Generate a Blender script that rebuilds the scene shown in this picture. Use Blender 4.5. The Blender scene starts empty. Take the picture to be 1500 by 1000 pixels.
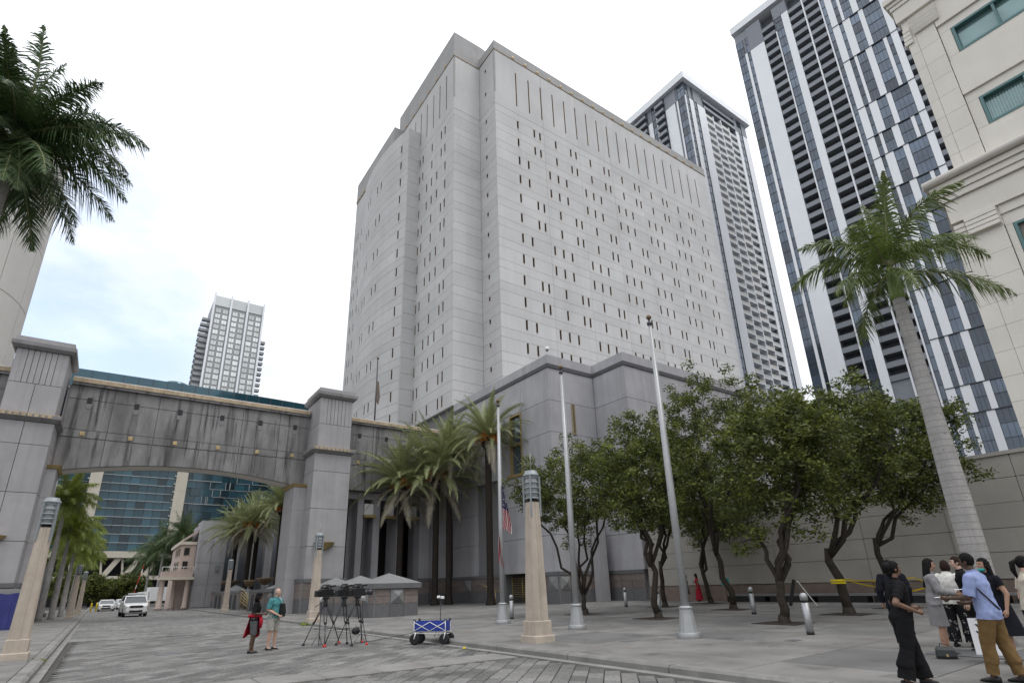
import bpy, bmesh, math, random
import numpy as np
from mathutils import Vector, Matrix
from math import sin, cos, pi, radians, hypot, atan2, sqrt
SC = bpy.context.scene
COL = SC.collection
# ------------------------------------------------------------------ camera
# world: Y runs along the street, X to the right of it, Z up; the eye stands at the origin 1.65 m above the roadway
CAM_POS = Vector((0, 0, 1.65))
YAW, PITCH, ROLL = radians(34.958), radians(19.576), radians(-1.549)
fw = Vector((sin(YAW)*cos(PITCH), cos(YAW)*cos(PITCH), sin(PITCH)))
r0 = Vector((cos(YAW), -sin(YAW), 0)); u0 = r0.cross(fw)
rt = cos(ROLL)*r0 + sin(ROLL)*u0; up = -sin(ROLL)*r0 + cos(ROLL)*u0
cam = bpy.data.cameras.new('camera'); camo = bpy.data.objects.new('camera', cam); COL.objects.link(camo)
camo.matrix_world = Matrix(((rt.x, up.x, -fw.x, CAM_POS.x), (rt.y, up.y, -fw.y, CAM_POS.y), (rt.z, up.z, -fw.z, CAM_POS.z), (0, 0, 0, 1)))
cam.sensor_width = 36; cam.lens = 808/1500*36
cam.shift_x = (750-736.9)/1500; cam.shift_y = (571.9-500)/1500
cam.clip_start = .1; cam.clip_end = 6000
SC.camera = camo
# ------------------------------------------------------------------ sky: Nishita under a bright broken overcast, soft sun from behind the right shoulder
W = bpy.data.worlds.new("World"); SC.world = W; W.use_nodes = True
SUN_EL, SUN_AZ = radians(62), atan2(.55, -.83)      # azimuth measured from +Y towards +X
def _sky():
    nt = W.node_tree; nt.nodes.clear(); N = nt.nodes.new; L = nt.links.new
    out = N('ShaderNodeOutputWorld'); bg = N('ShaderNodeBackground')
    sky = N('ShaderNodeTexSky'); sky.sky_type = 'NISHITA'; sky.sun_disc = False
    sky.sun_elevation = SUN_EL; sky.sun_rotation = SUN_AZ; sky.dust_density = 2.5; sky.air_density = 1.2
    bg.inputs['Strength'].default_value = .10
    tc = N('ShaderNodeTexCoord')
    mp = N('ShaderNodeMapping'); mp.inputs['Scale'].default_value = (1, 1, 2.2)
    L(tc.outputs['Generated'], mp.inputs['Vector'])
    n1 = N('ShaderNodeTexNoise'); n1.inputs['Scale'].default_value = 2.3; n1.inputs['Detail'].default_value = 7; n1.inputs['Roughness'].default_value = .55
    L(mp.outputs[0], n1.inputs['Vector'])
    n2 = N('ShaderNodeTexNoise'); n2.inputs['Scale'].default_value = 5.5; n2.inputs['Detail'].default_value = 6
    L(mp.outputs[0], n2.inputs['Vector'])
    # thin patch of cloud low in the west
    dv = N('ShaderNodeVectorMath'); dv.operation = 'DOT_PRODUCT'; dv.inputs[1].default_value = (-.085, .918, .387)
    L(tc.outputs['Generated'], dv.inputs[0])
    mr = N('ShaderNodeMapRange'); mr.inputs[1].default_value = .955; mr.inputs[2].default_value = 1.0; mr.interpolation_type = 'SMOOTHSTEP'
    L(dv.outputs['Value'], mr.inputs[0])
    r2 = N('ShaderNodeMapRange'); r2.inputs[1].default_value = .40; r2.inputs[2].default_value = .60
    L(n1.outputs['Fac'], r2.inputs[0])
    mu = N('ShaderNodeMath'); mu.operation = 'MULTIPLY'; L(mr.outputs[0], mu.inputs[0]); L(r2.outputs[0], mu.inputs[1])
    mu2 = N('ShaderNodeMath'); mu2.operation = 'MULTIPLY'; mu2.inputs[1].default_value = .62; L(mu.outputs[0], mu2.inputs[0])
    inv = N('ShaderNodeMath'); inv.operation = 'SUBTRACT'; inv.inputs[0].default_value = .97; L(mu2.outputs[0], inv.inputs[1])
    cr = N('ShaderNodeValToRGB'); cr.color_ramp.elements[0].position = .34; cr.color_ramp.elements[1].position = .60
    cr.color_ramp.elements[0].color = (8.9, 9.2, 9.7, 1); cr.color_ramp.elements[1].color = (10.6, 10.8, 11.2, 1)
    L(n2.outputs['Fac'], cr.inputs['Fac'])
    # overcast luminance grows towards the zenith (CIE overcast sky)
    sx = N('ShaderNodeSeparateXYZ'); L(tc.outputs['Generated'], sx.inputs[0])
    ze = N('ShaderNodeMapRange'); ze.inputs[1].default_value = 0; ze.inputs[2].default_value = 1; ze.inputs[3].default_value = .93; ze.inputs[4].default_value = 2.15; L(sx.outputs['Z'], ze.inputs[0])
    cz = N('ShaderNodeVectorMath'); cz.operation = 'SCALE'; L(cr.outputs[0], cz.inputs[0]); L(ze.outputs[0], cz.inputs['Scale'])
    br = N('ShaderNodeVectorMath'); br.operation = 'SCALE'; br.inputs['Scale'].default_value = 3.7; L(sky.outputs[0], br.inputs[0])      # thin bright veil in the gap
    mx = N('ShaderNodeMix'); mx.data_type = 'RGBA'
    L(inv.outputs[0], mx.inputs['Factor']); L(br.outputs[0], mx.inputs['A']); L(cz.outputs[0], mx.inputs['B'])
    L(mx.outputs['Result'], bg.inputs['Color']); L(bg.outputs[0], out.inputs['Surface'])
_sky()
sl = bpy.data.lights.new('sun', 'SUN'); sl.energy = 1.35; sl.angle = radians(26); sl.color = (1, .98, .95)
so = bpy.data.objects.new('sun', sl); COL.objects.link(so)
sd = Vector((sin(SUN_AZ)*cos(SUN_EL), cos(SUN_AZ)*cos(SUN_EL), sin(SUN_EL)))
so.rotation_euler = sd.to_track_quat('Z', 'Y').to_euler(); so.location = (0, -30, 60)
SC.view_settings.view_transform = 'Standard'; SC.view_settings.look = 'None'
SC.view_settings.exposure = -.27; SC.view_settings.gamma = 1; SC.view_settings.use_curve_mapping = False
SC.render.engine = 'CYCLES'
SC.cycles.max_bounces = 6; SC.cycles.diffuse_bounces = 3; SC.cycles.transparent_max_bounces = 6
# ------------------------------------------------------------------ materials
MATS = {}
def mat(name, col, rough=.75, spec=.35, metal=0, var=.12, scale=1.5, fine=.06, fscale=60, streak=0, sscale=1.0, scol=(.05, .05, .05), bump=0, bscale=40, rnd=0, isl=0, trans=0, col2=None, emit=0, stain=0):
    m = bpy.data.materials.new(name); m.use_nodes = True; nt = m.node_tree; nt.nodes.clear(); N = nt.nodes.new; L = nt.links.new
    out = N('ShaderNodeOutputMaterial'); p = N('ShaderNodeBsdfPrincipled')
    p.inputs['Roughness'].default_value = rough; p.inputs['Metallic'].default_value = metal; p.inputs['Specular IOR Level'].default_value = spec
    g = N('ShaderNodeNewGeometry'); pos = g.outputs['Position']
    cur = None
    def rgb(c):
        n = N('ShaderNodeRGB'); n.outputs[0].default_value = (*c, 1); return n.outputs[0]
    def noise(s, d=4, v=None, ro=.55):
        n = N('ShaderNodeTexNoise'); n.inputs['Scale'].default_value = s; n.inputs['Detail'].default_value = d; n.inputs['Roughness'].default_value = ro; L(v or pos, n.inputs['Vector']); return n.outputs['Fac']
    def rng(f, a, b, c, d, sm=False):
        n = N('ShaderNodeMapRange'); n.inputs[1].default_value = a; n.inputs[2].default_value = b; n.inputs[3].default_value = c; n.inputs[4].default_value = d; L(f, n.inputs[0]); return n.outputs[0]
    def mixc(f, a, b, mode='MIX'):
        n = N('ShaderNodeMix'); n.data_type = 'RGBA'; n.blend_type = mode
        if isinstance(f, float): n.inputs['Factor'].default_value = f
        else: L(f, n.inputs['Factor'])
        L(a, n.inputs['A']); L(b, n.inputs['B']); return n.outputs['Result']
    def scalec(c, f):
        n = N('ShaderNodeVectorMath'); n.operation = 'SCALE'; L(c, n.inputs[0]); L(f, n.inputs['Scale']); return n.outputs[0]
    cur = rgb(col)
    if col2: cur = mixc(rng(noise(scale, 5), .38, .62, 0, 1), cur, rgb(col2))
    if isl:
        cur = scalec(cur, rng(g.outputs['Random Per Island'], 0, 1, 1-isl, 1+isl))
    if rnd:
        oi = N('ShaderNodeObjectInfo'); cur = scalec(cur, rng(oi.outputs['Random'], 0, 1, 1-rnd, 1+rnd))
    if var: cur = scalec(cur, rng(noise(scale, 5), .25, .75, 1-var, 1+var))
    if fine: cur = scalec(cur, rng(noise(fscale, 3), .25, .75, 1-fine, 1+fine))
    if streak:
        mp = N('ShaderNodeMapping'); mp.inputs['Scale'].default_value = (2.2*sscale, 2.2*sscale, .13*sscale); L(pos, mp.inputs['Vector'])
        f = rng(noise(1.0, 6, mp.outputs[0], .6), .46, .72, 0, streak)
        cur = mixc(f, cur, rgb(scol))
    if stain:                                       # old spills and gum spots
        cur = mixc(rng(noise(1.1, 6, None, .65), .56, .70, 0, stain), cur, scalec(cur, rng(noise(9, 2), 0, 1, .45, .65)))
        vo = N('ShaderNodeTexVoronoi'); vo.inputs['Scale'].default_value = 1.7; L(pos, vo.inputs['Vector'])
        cur = mixc(rng(vo.outputs['Distance'], .05, .075, stain, 0), cur, scalec(cur, rng(noise(3, 1), 0, 1, .3, .6)))
    L(cur, p.inputs['Base Color'])
    if bump:
        b = N('ShaderNodeBump'); b.inputs['Strength'].default_value = bump; b.inputs['Distance'].default_value = .02; L(noise(bscale, 5), b.inputs['Height']); L(b.outputs[0], p.inputs['Normal'])
    sh = p.outputs[0]
    if trans:
        t = N('ShaderNodeBsdfTranslucent'); L(cur, t.inputs['Color']); a = N('ShaderNodeMixShader'); a.inputs[0].default_value = trans; L(sh, a.inputs[1]); L(t.outputs[0], a.inputs[2]); sh = a.outputs[0]
    L(sh, out.inputs['Surface'])
    MATS[name] = m
    return m
mat('jail', (.525, .52, .512), .85, .2, var=.10, scale=.22, streak=.28, sscale=.42, scol=(.39, .39, .39), fine=.05, fscale=7, bump=.15, rnd=.045)
mat('jail_cap', (.37, .365, .36), .9, .2, var=.1, scale=.5, streak=.25, scol=(.22, .22, .22))
mat('beige_joint', (.30, .275, .24), .95, .1, var=0, fine=0)
mat('joint', (.20, .20, .20), .95, .1, var=0, fine=0)
mat('podium', (.385, .38, .395), .85, .2, var=.13, scale=.5, streak=.42, sscale=.7, scol=(.25, .245, .25), bump=.12, rnd=.03)
mat('pillar', (.34, .33, .335), .88, .2, var=.1, scale=.8, streak=.28, sscale=1.3, scol=(.20, .195, .20), bump=.2, bscale=12, rnd=.04)
def _mat_stained():
    m = mat('stained', (.245, .24, .238), .9, .15, var=.12, scale=1.0, bump=.2, bscale=12); nt = m.node_tree; N = nt.nodes.new; L = nt.links.new
    p = [n for n in nt.nodes if n.type == 'BSDF_PRINCIPLED'][0]; g = [n for n in nt.nodes if n.type == 'NEW_GEOMETRY'][0]
    src = p.inputs['Base Color'].links[0].from_socket
    def streak(sx, sz, lo, hi, seed):
        mp = N('ShaderNodeMapping'); mp.inputs['Scale'].default_value = (sx, sx, sz); mp.inputs['Location'].default_value = (seed, 0, 0); L(g.outputs['Position'], mp.inputs['Vector'])
        n = N('ShaderNodeTexNoise'); n.inputs['Scale'].default_value = 1; n.inputs['Detail'].default_value = 7; n.inputs['Roughness'].default_value = .62; L(mp.outputs[0], n.inputs['Vector'])
        r = N('ShaderNodeMapRange'); r.inputs[1].default_value = lo; r.inputs[2].default_value = hi; L(n.outputs['Fac'], r.inputs[0]); return r.outputs[0]
    def mix(f, a, c):
        x = N('ShaderNodeMix'); x.data_type = 'RGBA'; L(f, x.inputs['Factor']); L(a, x.inputs['A']); x.inputs['B'].default_value = (*c, 1); return x.outputs['Result']
    c = mix(streak(.75, .22, .42, .64, 3), src, (.14, .137, .137))
    c = mix(streak(2.6, .16, .52, .66, 11), c, (.065, .063, .063))
    c = mix(streak(3.2, .05, .62, .74, 29), c, (.36, .352, .345))
    L(c, p.inputs['Base Color'])
_mat_stained()
mat('drum', (.52, .505, .48), .85, .2, var=.06, scale=.5, streak=.12, scol=(.42, .41, .39))
mat('coping', (.42, .34, .24), .9, .2, var=.25, scale=3, streak=.5, sscale=4, scol=(.16, .10, .06))
mat('white_edge', (.62, .60, .57), .8, var=.15)
mat('pillar_cap', (.215, .21, .212), .85, var=.15, streak=.4, scol=(.11, .11, .11))
mat('drip_shade', (.085, .085, .09), .8, var=.2)  # shade line under the podium parapet, put into the mould's colour
mat('gold', (.42, .32, .16), .5, .4, metal=.25, var=.2, scale=6)
mat('gold_rail', (.38, .28, .12), .5, .4, metal=.3, var=.15)
mat('bronze', (.17, .12, .07), .5, .4, metal=.3, var=.15)
mat('granite_grey', (.125, .125, .13), .55, .4, var=.14, scale=5, fine=.25, fscale=150, rnd=.10)
mat('granite_brown', (.175, .145, .13), .55, .4, var=.16, scale=4, fine=.25, fscale=150, rnd=.16)
mat('granite_light', (.205, .205, .205), .6, .3, var=.1, scale=4, fine=.2, fscale=150, rnd=.06)
mat('beige', (.72, .685, .62), .85, .2, var=.05, scale=.5, streak=.12, sscale=.8, scol=(.5, .46, .40), bump=.08, rnd=.02)
mat('beige_wall', (.34, .32, .285), .88, .2, var=.10, scale=.7, streak=.22, sscale=1, scol=(.27, .245, .21), bump=.15, rnd=.03)
mat('brown_base', (.19, .15, .125), .85, .2, var=.15, scale=2)
mat('lamp_stone', (.45, .388, .325), .9, .15, var=.13, scale=2.5, streak=.35, sscale=3, scol=(.27, .22, .18), fine=.12, fscale=90, bump=.3, bscale=70)
mat('lamp_metal', (.26, .285, .295), .5, .4, metal=.2, var=.12, scale=8)
mat('lamp_glass', (.34, .36, .37), .25, .5, var=.08)
mat('paver', (.178, .173, .165), .8, .3, stain=.6, var=.30, scale=.5, isl=.32, rnd=.30, fine=.35, fscale=14, bump=.25, bscale=60)
mat('paver_far', (.17, .166, .158), .8, .3, stain=.6, var=.45, scale=.5, fine=.6, fscale=3.2)
mat('paver_joint', (.085, .08, .075), .95, .1, var=.3, scale=3)
mat('band', (.215, .208, .196), .85, .2, stain=.5, var=.22, scale=1.3, fine=.12, rnd=.07, bump=.2)
mat('slab', (.187, .181, .171), .85, .25, stain=.75, var=.30, scale=.8, fine=.2, fscale=140, rnd=.08, bump=.3, bscale=110)
mat('slab_dark', (.158, .155, .15), .85, .25, stain=.75, var=.28, scale=.6, fine=.2, fscale=140, rnd=.08, bump=.3, bscale=110)
mat('kerb', (.215, .21, .198), .85, .2, stain=.6, var=.25, scale=2, streak=.6, sscale=5, scol=(.20, .19, .18), fine=.12, bump=.25, rnd=.08)
mat('gutter', (.22, .215, .203), .85, .2, stain=.7, var=.28, scale=1.2, fine=.1, fscale=90, bump=.2, rnd=.05)
mat('asphalt', (.10, .10, .10), .9, .2, var=.15, scale=.3)
mat('soil', (.055, .047, .042), .95, .1, var=.3, scale=5, bump=.5)
mat('white_panel', (.80, .815, .84), .45, .4, var=.03, scale=.2, rnd=.02)
mat('tower_grey', (.22, .235, .265), .5, .4, var=.06, rnd=.05)
mat('tower_dark', (.045, .05, .06), .5, .4, var=.3, scale=.4)
mat('rail_grey', (.21, .225, .25), .35, .5, var=.08, rnd=.12)
mat('glass', (.075, .10, .135), .08, .9, metal=.35, var=.3, scale=.25, rnd=.5, fine=0)
mat('glass_teal', (.022, .068, .09), .07, .9, metal=.3, var=.5, scale=.08, rnd=.6, fine=0)
mat('glass_green', (.22, .34, .34), .10, .8, metal=.25, var=.25, scale=.5, rnd=.15, fine=0)
mat('glass_dark', (.018, .017, .016), .35, .4, var=.2)
mat('frame_teal', (.10, .20, .20), .5, .4, var=.05)
mat('frame_dark', (.07, .08, .095), .5, .4, var=.1)
mat('fin', (.48, .50, .50), .5, .4, var=.05)
mat('court_col', (.55, .51, .43), .85, .2, var=.06)
mat('pink', (.52, .425, .375), .9, .15, var=.08, streak=.15, scol=(.4, .27, .22))
mat('cream', (.62, .56, .47), .8, .2, var=.05)
mat('far_grey', (.36, .37, .375), .7, .3, var=.05)
mat('far_win', (.72, .75, .74), .3, .5, var=.05, rnd=.25)
mat('steel', (.38, .385, .39), .45, .5, metal=.65, var=.1, scale=5, rnd=.05)
mat('pole_paint', (.37, .375, .38), .42, .45, metal=.35, var=.08, scale=4)
mat('black', (.014, .014, .015), .5, .4, var=.2, scale=8)
mat('black_rubber', (.022, .022, .023), .8, .3, var=.2, scale=8)
mat('dark_metal', (.05, .05, .055), .4, .5, metal=.4, var=.2, scale=8)
mat('white_paint', (.74, .74, .73), .35, .5, var=.04, rnd=.02)
mat('car_white', (.70, .70, .69), .25, .55, var=.03)
mat('car_glass', (.03, .04, .05), .08, .8, var=.2)
mat('headlight', (.62, .64, .66), .12, .8, metal=.3, var=.1)
mat('red', (.55, .03, .03), .5, .4, var=.08)
mat('orange', (.75, .22, .02), .6, .3, var=.12)
mat('yellow', (.72, .56, .02), .6, .3, var=.08)
mat('blue_cloth', (.035, .06, .30), .8, .2, var=.15, scale=6, bump=.3)
mat('blue_tarp', (.035, .04, .16), .7, .3, var=.2, scale=2)
mat('terracotta', (.5, .36, .27), .8, var=.1)
mat('leaf', (.075, .098, .024), .55, .4, var=.45, scale=1.6, isl=.55, fine=0, trans=.34, col2=(.135, .155, .032))
mat('bark', (.048, .041, .034), .95, .1, var=.3, scale=6, fine=.3, fscale=60, bump=.6, bscale=30)
mat('palm_green', (.125, .165, .04), .5, .4, var=.3, scale=1.2, isl=.2, fine=0, trans=.22, rnd=.25)
mat('palm_dark', (.058, .10, .032), .45, .4, var=.3, scale=1.5, isl=.25, fine=0, trans=.15, rnd=.25)
mat('palm_yellow', (.20, .25, .04), .5, .4, var=.3, scale=1.2, isl=.25, fine=0, trans=.25, rnd=.25)
mat('date_green', (.29, .32, .15), .6, .35, var=.25, scale=1.2, isl=.15, fine=0, trans=.2, rnd=.2)
mat('date_dry', (.36, .33, .25), .8, .2, var=.25, scale=1.2, isl=.2, fine=0, trans=.15, rnd=.15)
mat('rachis', (.20, .21, .10), .6, .3, var=.2)
mat('rachis_dry', (.22, .17, .11), .7, .3, var=.2)
mat('royal_bark', (.36, .345, .33), .85, .2, var=.22, scale=2.2, stain=.7, streak=.5, sscale=2, scol=(.22, .21, .20), fine=.12, fscale=30, bump=.3)
mat('ring_bark', (.25, .24, .23), .9, .2, var=.2, scale=5)
mat('crownshaft', (.155, .235, .055), .4, .5, var=.15, scale=3)
mat('date_bark', (.032, .027, .023), .95, .1, var=.35, scale=9, bump=.5)
mat('fruit', (.55, .20, .025), .6, .3, var=.3, scale=9, isl=.3)
mat('skin_dark', (.085, .048, .032), .5, .4, var=.06)
mat('skin_brown', (.17, .095, .062), .5, .4, var=.06)
mat('skin_tan', (.36, .21, .145), .5, .4, var=.06)
mat('skin_pale', (.50, .325, .25), .5, .4, var=.06)
mat('hair_black', (.007, .006, .006), .75, .15, var=.3, scale=30)
mat('hair_brown', (.022, .012, .009), .75, .15, var=.3, scale=30)
mat('hair_grey', (.30, .28, .26), .7, .3, var=.2, scale=30)
mat('cloth_black', (.009, .009, .010), .9, .15, var=.25, scale=6, bump=.3, bscale=15)
mat('cloth_navy', (.010, .011, .016), .9, .15, var=.2, scale=6, bump=.3, bscale=15)
mat('cloth_suit', (.205, .20, .205), .85, .2, var=.1, scale=6, fine=.1, fscale=200, bump=.2, bscale=15)
mat('cloth_white', (.66, .64, .60), .85, .2, var=.06, scale=6, bump=.3, bscale=12)
mat('cloth_cream', (.50, .45, .37), .85, .2, var=.08, scale=6, bump=.3, bscale=12)
mat('cloth_blue', (.25, .30, .50), .85, .2, var=.1, scale=6, fine=.08, fscale=150, bump=.35, bscale=12)
mat('cloth_khaki', (.155, .095, .038), .85, .2, var=.14, scale=5, bump=.4, bscale=12)
mat('cloth_teal', (.065, .215, .225), .85, .2, var=.12, scale=6, bump=.4, bscale=14)
mat('cloth_shorts', (.36, .35, .315), .85, .2, var=.12, scale=7, bump=.4, bscale=14)
mat('cloth_red', (.34, .015, .03), .85, .2, var=.2, scale=7, bump=.4, bscale=14)
mat('cloth_grey', (.09, .09, .095), .85, .2, var=.2, scale=7)
mat('mask_teal', (.03, .36, .36), .7, .3, var=.05)
mat('paper', (.78, .78, .80), .7, .3, var=.02)
mat('leather', (.018, .022, .021), .45, .5, var=.2, scale=10)
def _mat_floral():
    m = mat('cloth_floral', (.014, .014, .016), .9, .15, var=0, fine=0); nt = m.node_tree; N = nt.nodes.new; L = nt.links.new
    p = [n for n in nt.nodes if n.type == 'BSDF_PRINCIPLED'][0]; g = [n for n in nt.nodes if n.type == 'NEW_GEOMETRY'][0]
    v = N('ShaderNodeTexVoronoi'); v.inputs['Scale'].default_value = 9; L(g.outputs['Position'], v.inputs['Vector'])
    n = N('ShaderNodeTexNoise'); n.inputs['Scale'].default_value = 38; n.inputs['Detail'].default_value = 3; L(g.outputs['Position'], n.inputs['Vector'])
    a = N('ShaderNodeMath'); a.operation = 'LESS_THAN'; a.inputs[1].default_value = .42; L(v.outputs['Distance'], a.inputs[0])
    b = N('ShaderNodeMath'); b.operation = 'GREATER_THAN'; b.inputs[1].default_value = .56; L(n.outputs['Fac'], b.inputs[0])
    c = N('ShaderNodeMath'); c.operation = 'MULTIPLY'; L(a.outputs[0], c.inputs[0]); L(b.outputs[0], c.inputs[1])
    x = N('ShaderNodeMix'); x.data_type = 'RGBA'; x.inputs['A'].default_value = (.014, .014, .016, 1); x.inputs['B'].default_value = (.36, .35, .33, 1); L(c.outputs[0], x.inputs['Factor']); L(x.outputs['Result'], p.inputs['Base Color'])
_mat_floral()
def M_(*names): return [MATS[n] for n in names]
# ------------------------------------------------------------------ mesh helpers
class MB:
    def __init__(s): s.v = []; s.f = []; s.m = []; s.sm = []
    def add(s, vs, fs, mi=0, smooth=False):
        b = len(s.v); s.v.extend([tuple(p) for p in vs]); s.f.extend([tuple(i+b for i in f) for f in fs]); s.m.extend([mi]*len(fs)); s.sm.extend([smooth]*len(fs)); return s
    def box(s, x0, x1, y0, y1, z0, z1, mi=0):
        return s.add([(x0, y0, z0), (x1, y0, z0), (x1, y1, z0), (x0, y1, z0), (x0, y0, z1), (x1, y0, z1), (x1, y1, z1), (x0, y1, z1)],
                     [(0, 3, 2, 1), (4, 5, 6, 7), (0, 1, 5, 4), (1, 2, 6, 5), (2, 3, 7, 6), (3, 0, 4, 7)], mi)
    def cbox(s, x0, x1, y0, y1, z0, z1, c=.01, mi=0):            # box with chamfered top edge
        return s.loft([[(x0, y0, z0), (x1, y0, z0), (x1, y1, z0), (x0, y1, z0)], [(x0, y0, z1-c), (x1, y0, z1-c), (x1, y1, z1-c), (x0, y1, z1-c)],
                       [(x0+c, y0+c, z1), (x1-c, y0+c, z1), (x1-c, y1-c, z1), (x0+c, y1-c, z1)]], mi)
    def loft(s, rings, mi=0, smooth=False, cap=True):
        n = len(rings[0]); vs = [p for r in rings for p in r]; fs = []
        for k in range(len(rings)-1):
            for i in range(n):
                j = (i+1) % n; fs.append((k*n+i, k*n+j, (k+1)*n+j, (k+1)*n+i))
        if cap: fs.append(tuple(range(n-1, -1, -1))); fs.append(tuple((len(rings)-1)*n+i for i in range(n)))
        return s.add(vs, fs, mi, smooth)
    def prism(s, poly, z0, z1, mi=0, smooth=False):
        return s.loft([[(x, y, z0) for x, y in poly], [(x, y, z1) for x, y in poly]], mi, smooth)
    def lathe(s, prof, n=12, c=(0, 0, 0), mi=0, smooth=True, a0=0.0):
        rings = [[(c[0]+r*cos(a0+2*pi*i/n), c[1]+r*sin(a0+2*pi*i/n), c[2]+z) for i in range(n)] for r, z in prof]
        return s.loft(rings, mi, smooth)
    def tube(s, pts, rad, n=6, mi=0, smooth=True, cap=True):
        pts = [Vector(p) for p in pts]
        if not hasattr(rad, '__len__'): rad = [rad]*len(pts)
        rings = []; ref = None
        for i, p in enumerate(pts):
            t = (pts[min(i+1, len(pts)-1)]-pts[max(i-1, 0)])
            t = t.normalized() if t.length > 1e-9 else Vector((0, 0, 1))
            if ref is None: ref = t.orthogonal().normalized()
            ref = (ref-t*ref.dot(t)); ref = ref.normalized() if ref.length > 1e-6 else t.orthogonal().normalized()
            b = t.cross(ref)
            rings.append([p+(ref*cos(2*pi*k/n)+b*sin(2*pi*k/n))*rad[i] for k in range(n)])
        return s.loft(rings, mi, smooth, cap)
    def beam(s, a, b, w, h, mi=0, up=(0, 0, 1)):
        a = Vector(a); b = Vector(b); t = (b-a).normalized(); u = Vector(up); x = t.cross(u)
        if x.length < 1e-4: x = t.cross(Vector((1, 0, 0)))
        x.normalize(); y = x.cross(t).normalized()
        r = lambda p: [p-x*w/2-y*h/2, p+x*w/2-y*h/2, p+x*w/2+y*h/2, p-x*w/2+y*h/2]
        return s.loft([r(a), r(b)], mi)
    def ball(s, c, r, n=12, m=8, mi=0, smooth=True):
        if not hasattr(r, '__len__'): r = (r, r, r)
        rings = [[(c[0]+r[0]*sin(pi*(k+.02)/(m+.04))*cos(2*pi*i/n), c[1]+r[1]*sin(pi*(k+.02)/(m+.04))*sin(2*pi*i/n), c[2]-r[2]*cos(pi*(k+.02)/(m+.04))) for i in range(n)] for k in range(m+1)]
        return s.loft(rings, mi, smooth)
    def merge(s, o, mtx=None, mi=None):
        vs = [mtx @ Vector(v) for v in o.v] if mtx is not None else o.v
        b = len(s.v); s.v.extend([tuple(p) for p in vs]); s.f.extend([tuple(i+b for i in f) for f in o.f]); s.m.extend(o.m if mi is None else [mi]*len(o.f)); s.sm.extend(o.sm); return s
    def mesh(s, name, mats):
        me = bpy.data.meshes.new(name); me.from_pydata(s.v, [], s.f)
        me.polygons.foreach_set('material_index', s.m); me.polygons.foreach_set('use_smooth', s.sm)
        for m in mats: me.materials.append(MATS[m] if isinstance(m, str) else m)
        me.update(); return me
    def build(s, name, mats, parent=None, world=False, loc=None, rz=0):
        if isinstance(mats, str): mats = [mats]
        return place(name, s.mesh(name, mats), parent, world, loc, rz)
def place(name, me, parent=None, world=False, loc=None, rz=0):
    o = bpy.data.objects.new(name, me); COL.objects.link(o)
    if parent: o.parent = parent
    if world and parent: o.location = -Vector(parent.location)
    if loc is not None: o.location = Vector(loc)-(Vector(parent.location) if (world and parent) else Vector((0, 0, 0)))
    o.rotation_euler = (0, 0, rz); return o
def tag(o, label, cat, group=None):
    o['label'] = label; o['category'] = cat
    if group: o['group'] = group
    return o
def thing(name, label, cat, loc=(0, 0, 0), rz=0, group=None):
    o = bpy.data.objects.new(name, None); COL.objects.link(o); o.empty_display_size = .2
    o.location = loc; o.rotation_euler = (0, 0, rz); return tag(o, label, cat, group)
def struct(o): o['kind'] = 'structure'; return o
def stuff(o): o['kind'] = 'stuff'; return o
def copy_tree(o, parent=None):
    c = o.copy(); COL.objects.link(c)
    if parent: c.parent = parent
    for ch in list(o.children):
        if ch.name in KIDS_SKIP: continue
        copy_tree(ch, c)
    return c
KIDS_SKIP = set()
def pieces(name, parent, items, limit=300, world=False, dist=None):
    """items: (mesh, Matrix).  The nearest `limit` become objects, the rest one joined part of kind stuff."""
    pm = Matrix.Translation(parent.location) @ Matrix.Rotation(parent.rotation_euler.z, 4, 'Z') if parent else Matrix()
    def dd(it):
        m = it[1] if world else pm @ it[1]; return (m.translation-CAM_POS).length
    items = sorted(items, key=dd)
    off = Matrix.Translation(-Vector(parent.location)) if (world and parent) else Matrix()
    for me, mx in items[:limit]:
        o = bpy.data.objects.new(name, me); COL.objects.link(o); o.parent = parent; o.matrix_local = off @ mx
    rest = items[limit:]
    if rest:
        mb = MB(); mats = []
        for me, mx in rest:
            mm = off @ mx; rem = []
            for m in me.materials:
                if m not in mats: mats.append(m)
                rem.append(mats.index(m))
            b = len(mb.v); mb.v.extend([tuple(mm @ v.co) for v in me.vertices])
            for p in me.polygons: mb.f.append(tuple(i+b for i in p.vertices)); mb.m.append(rem[p.material_index] if rem else 0); mb.sm.append(p.use_smooth)
        stuff(mb.build(name+'_field', mats, parent))
def T(x, y, z, rz=0): return Matrix.Translation((x, y, z)) @ Matrix.Rotation(rz, 4, 'Z')
def zs(x): return .15+.016*(min(max(x, 9.6), 40)-10.2)
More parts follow.
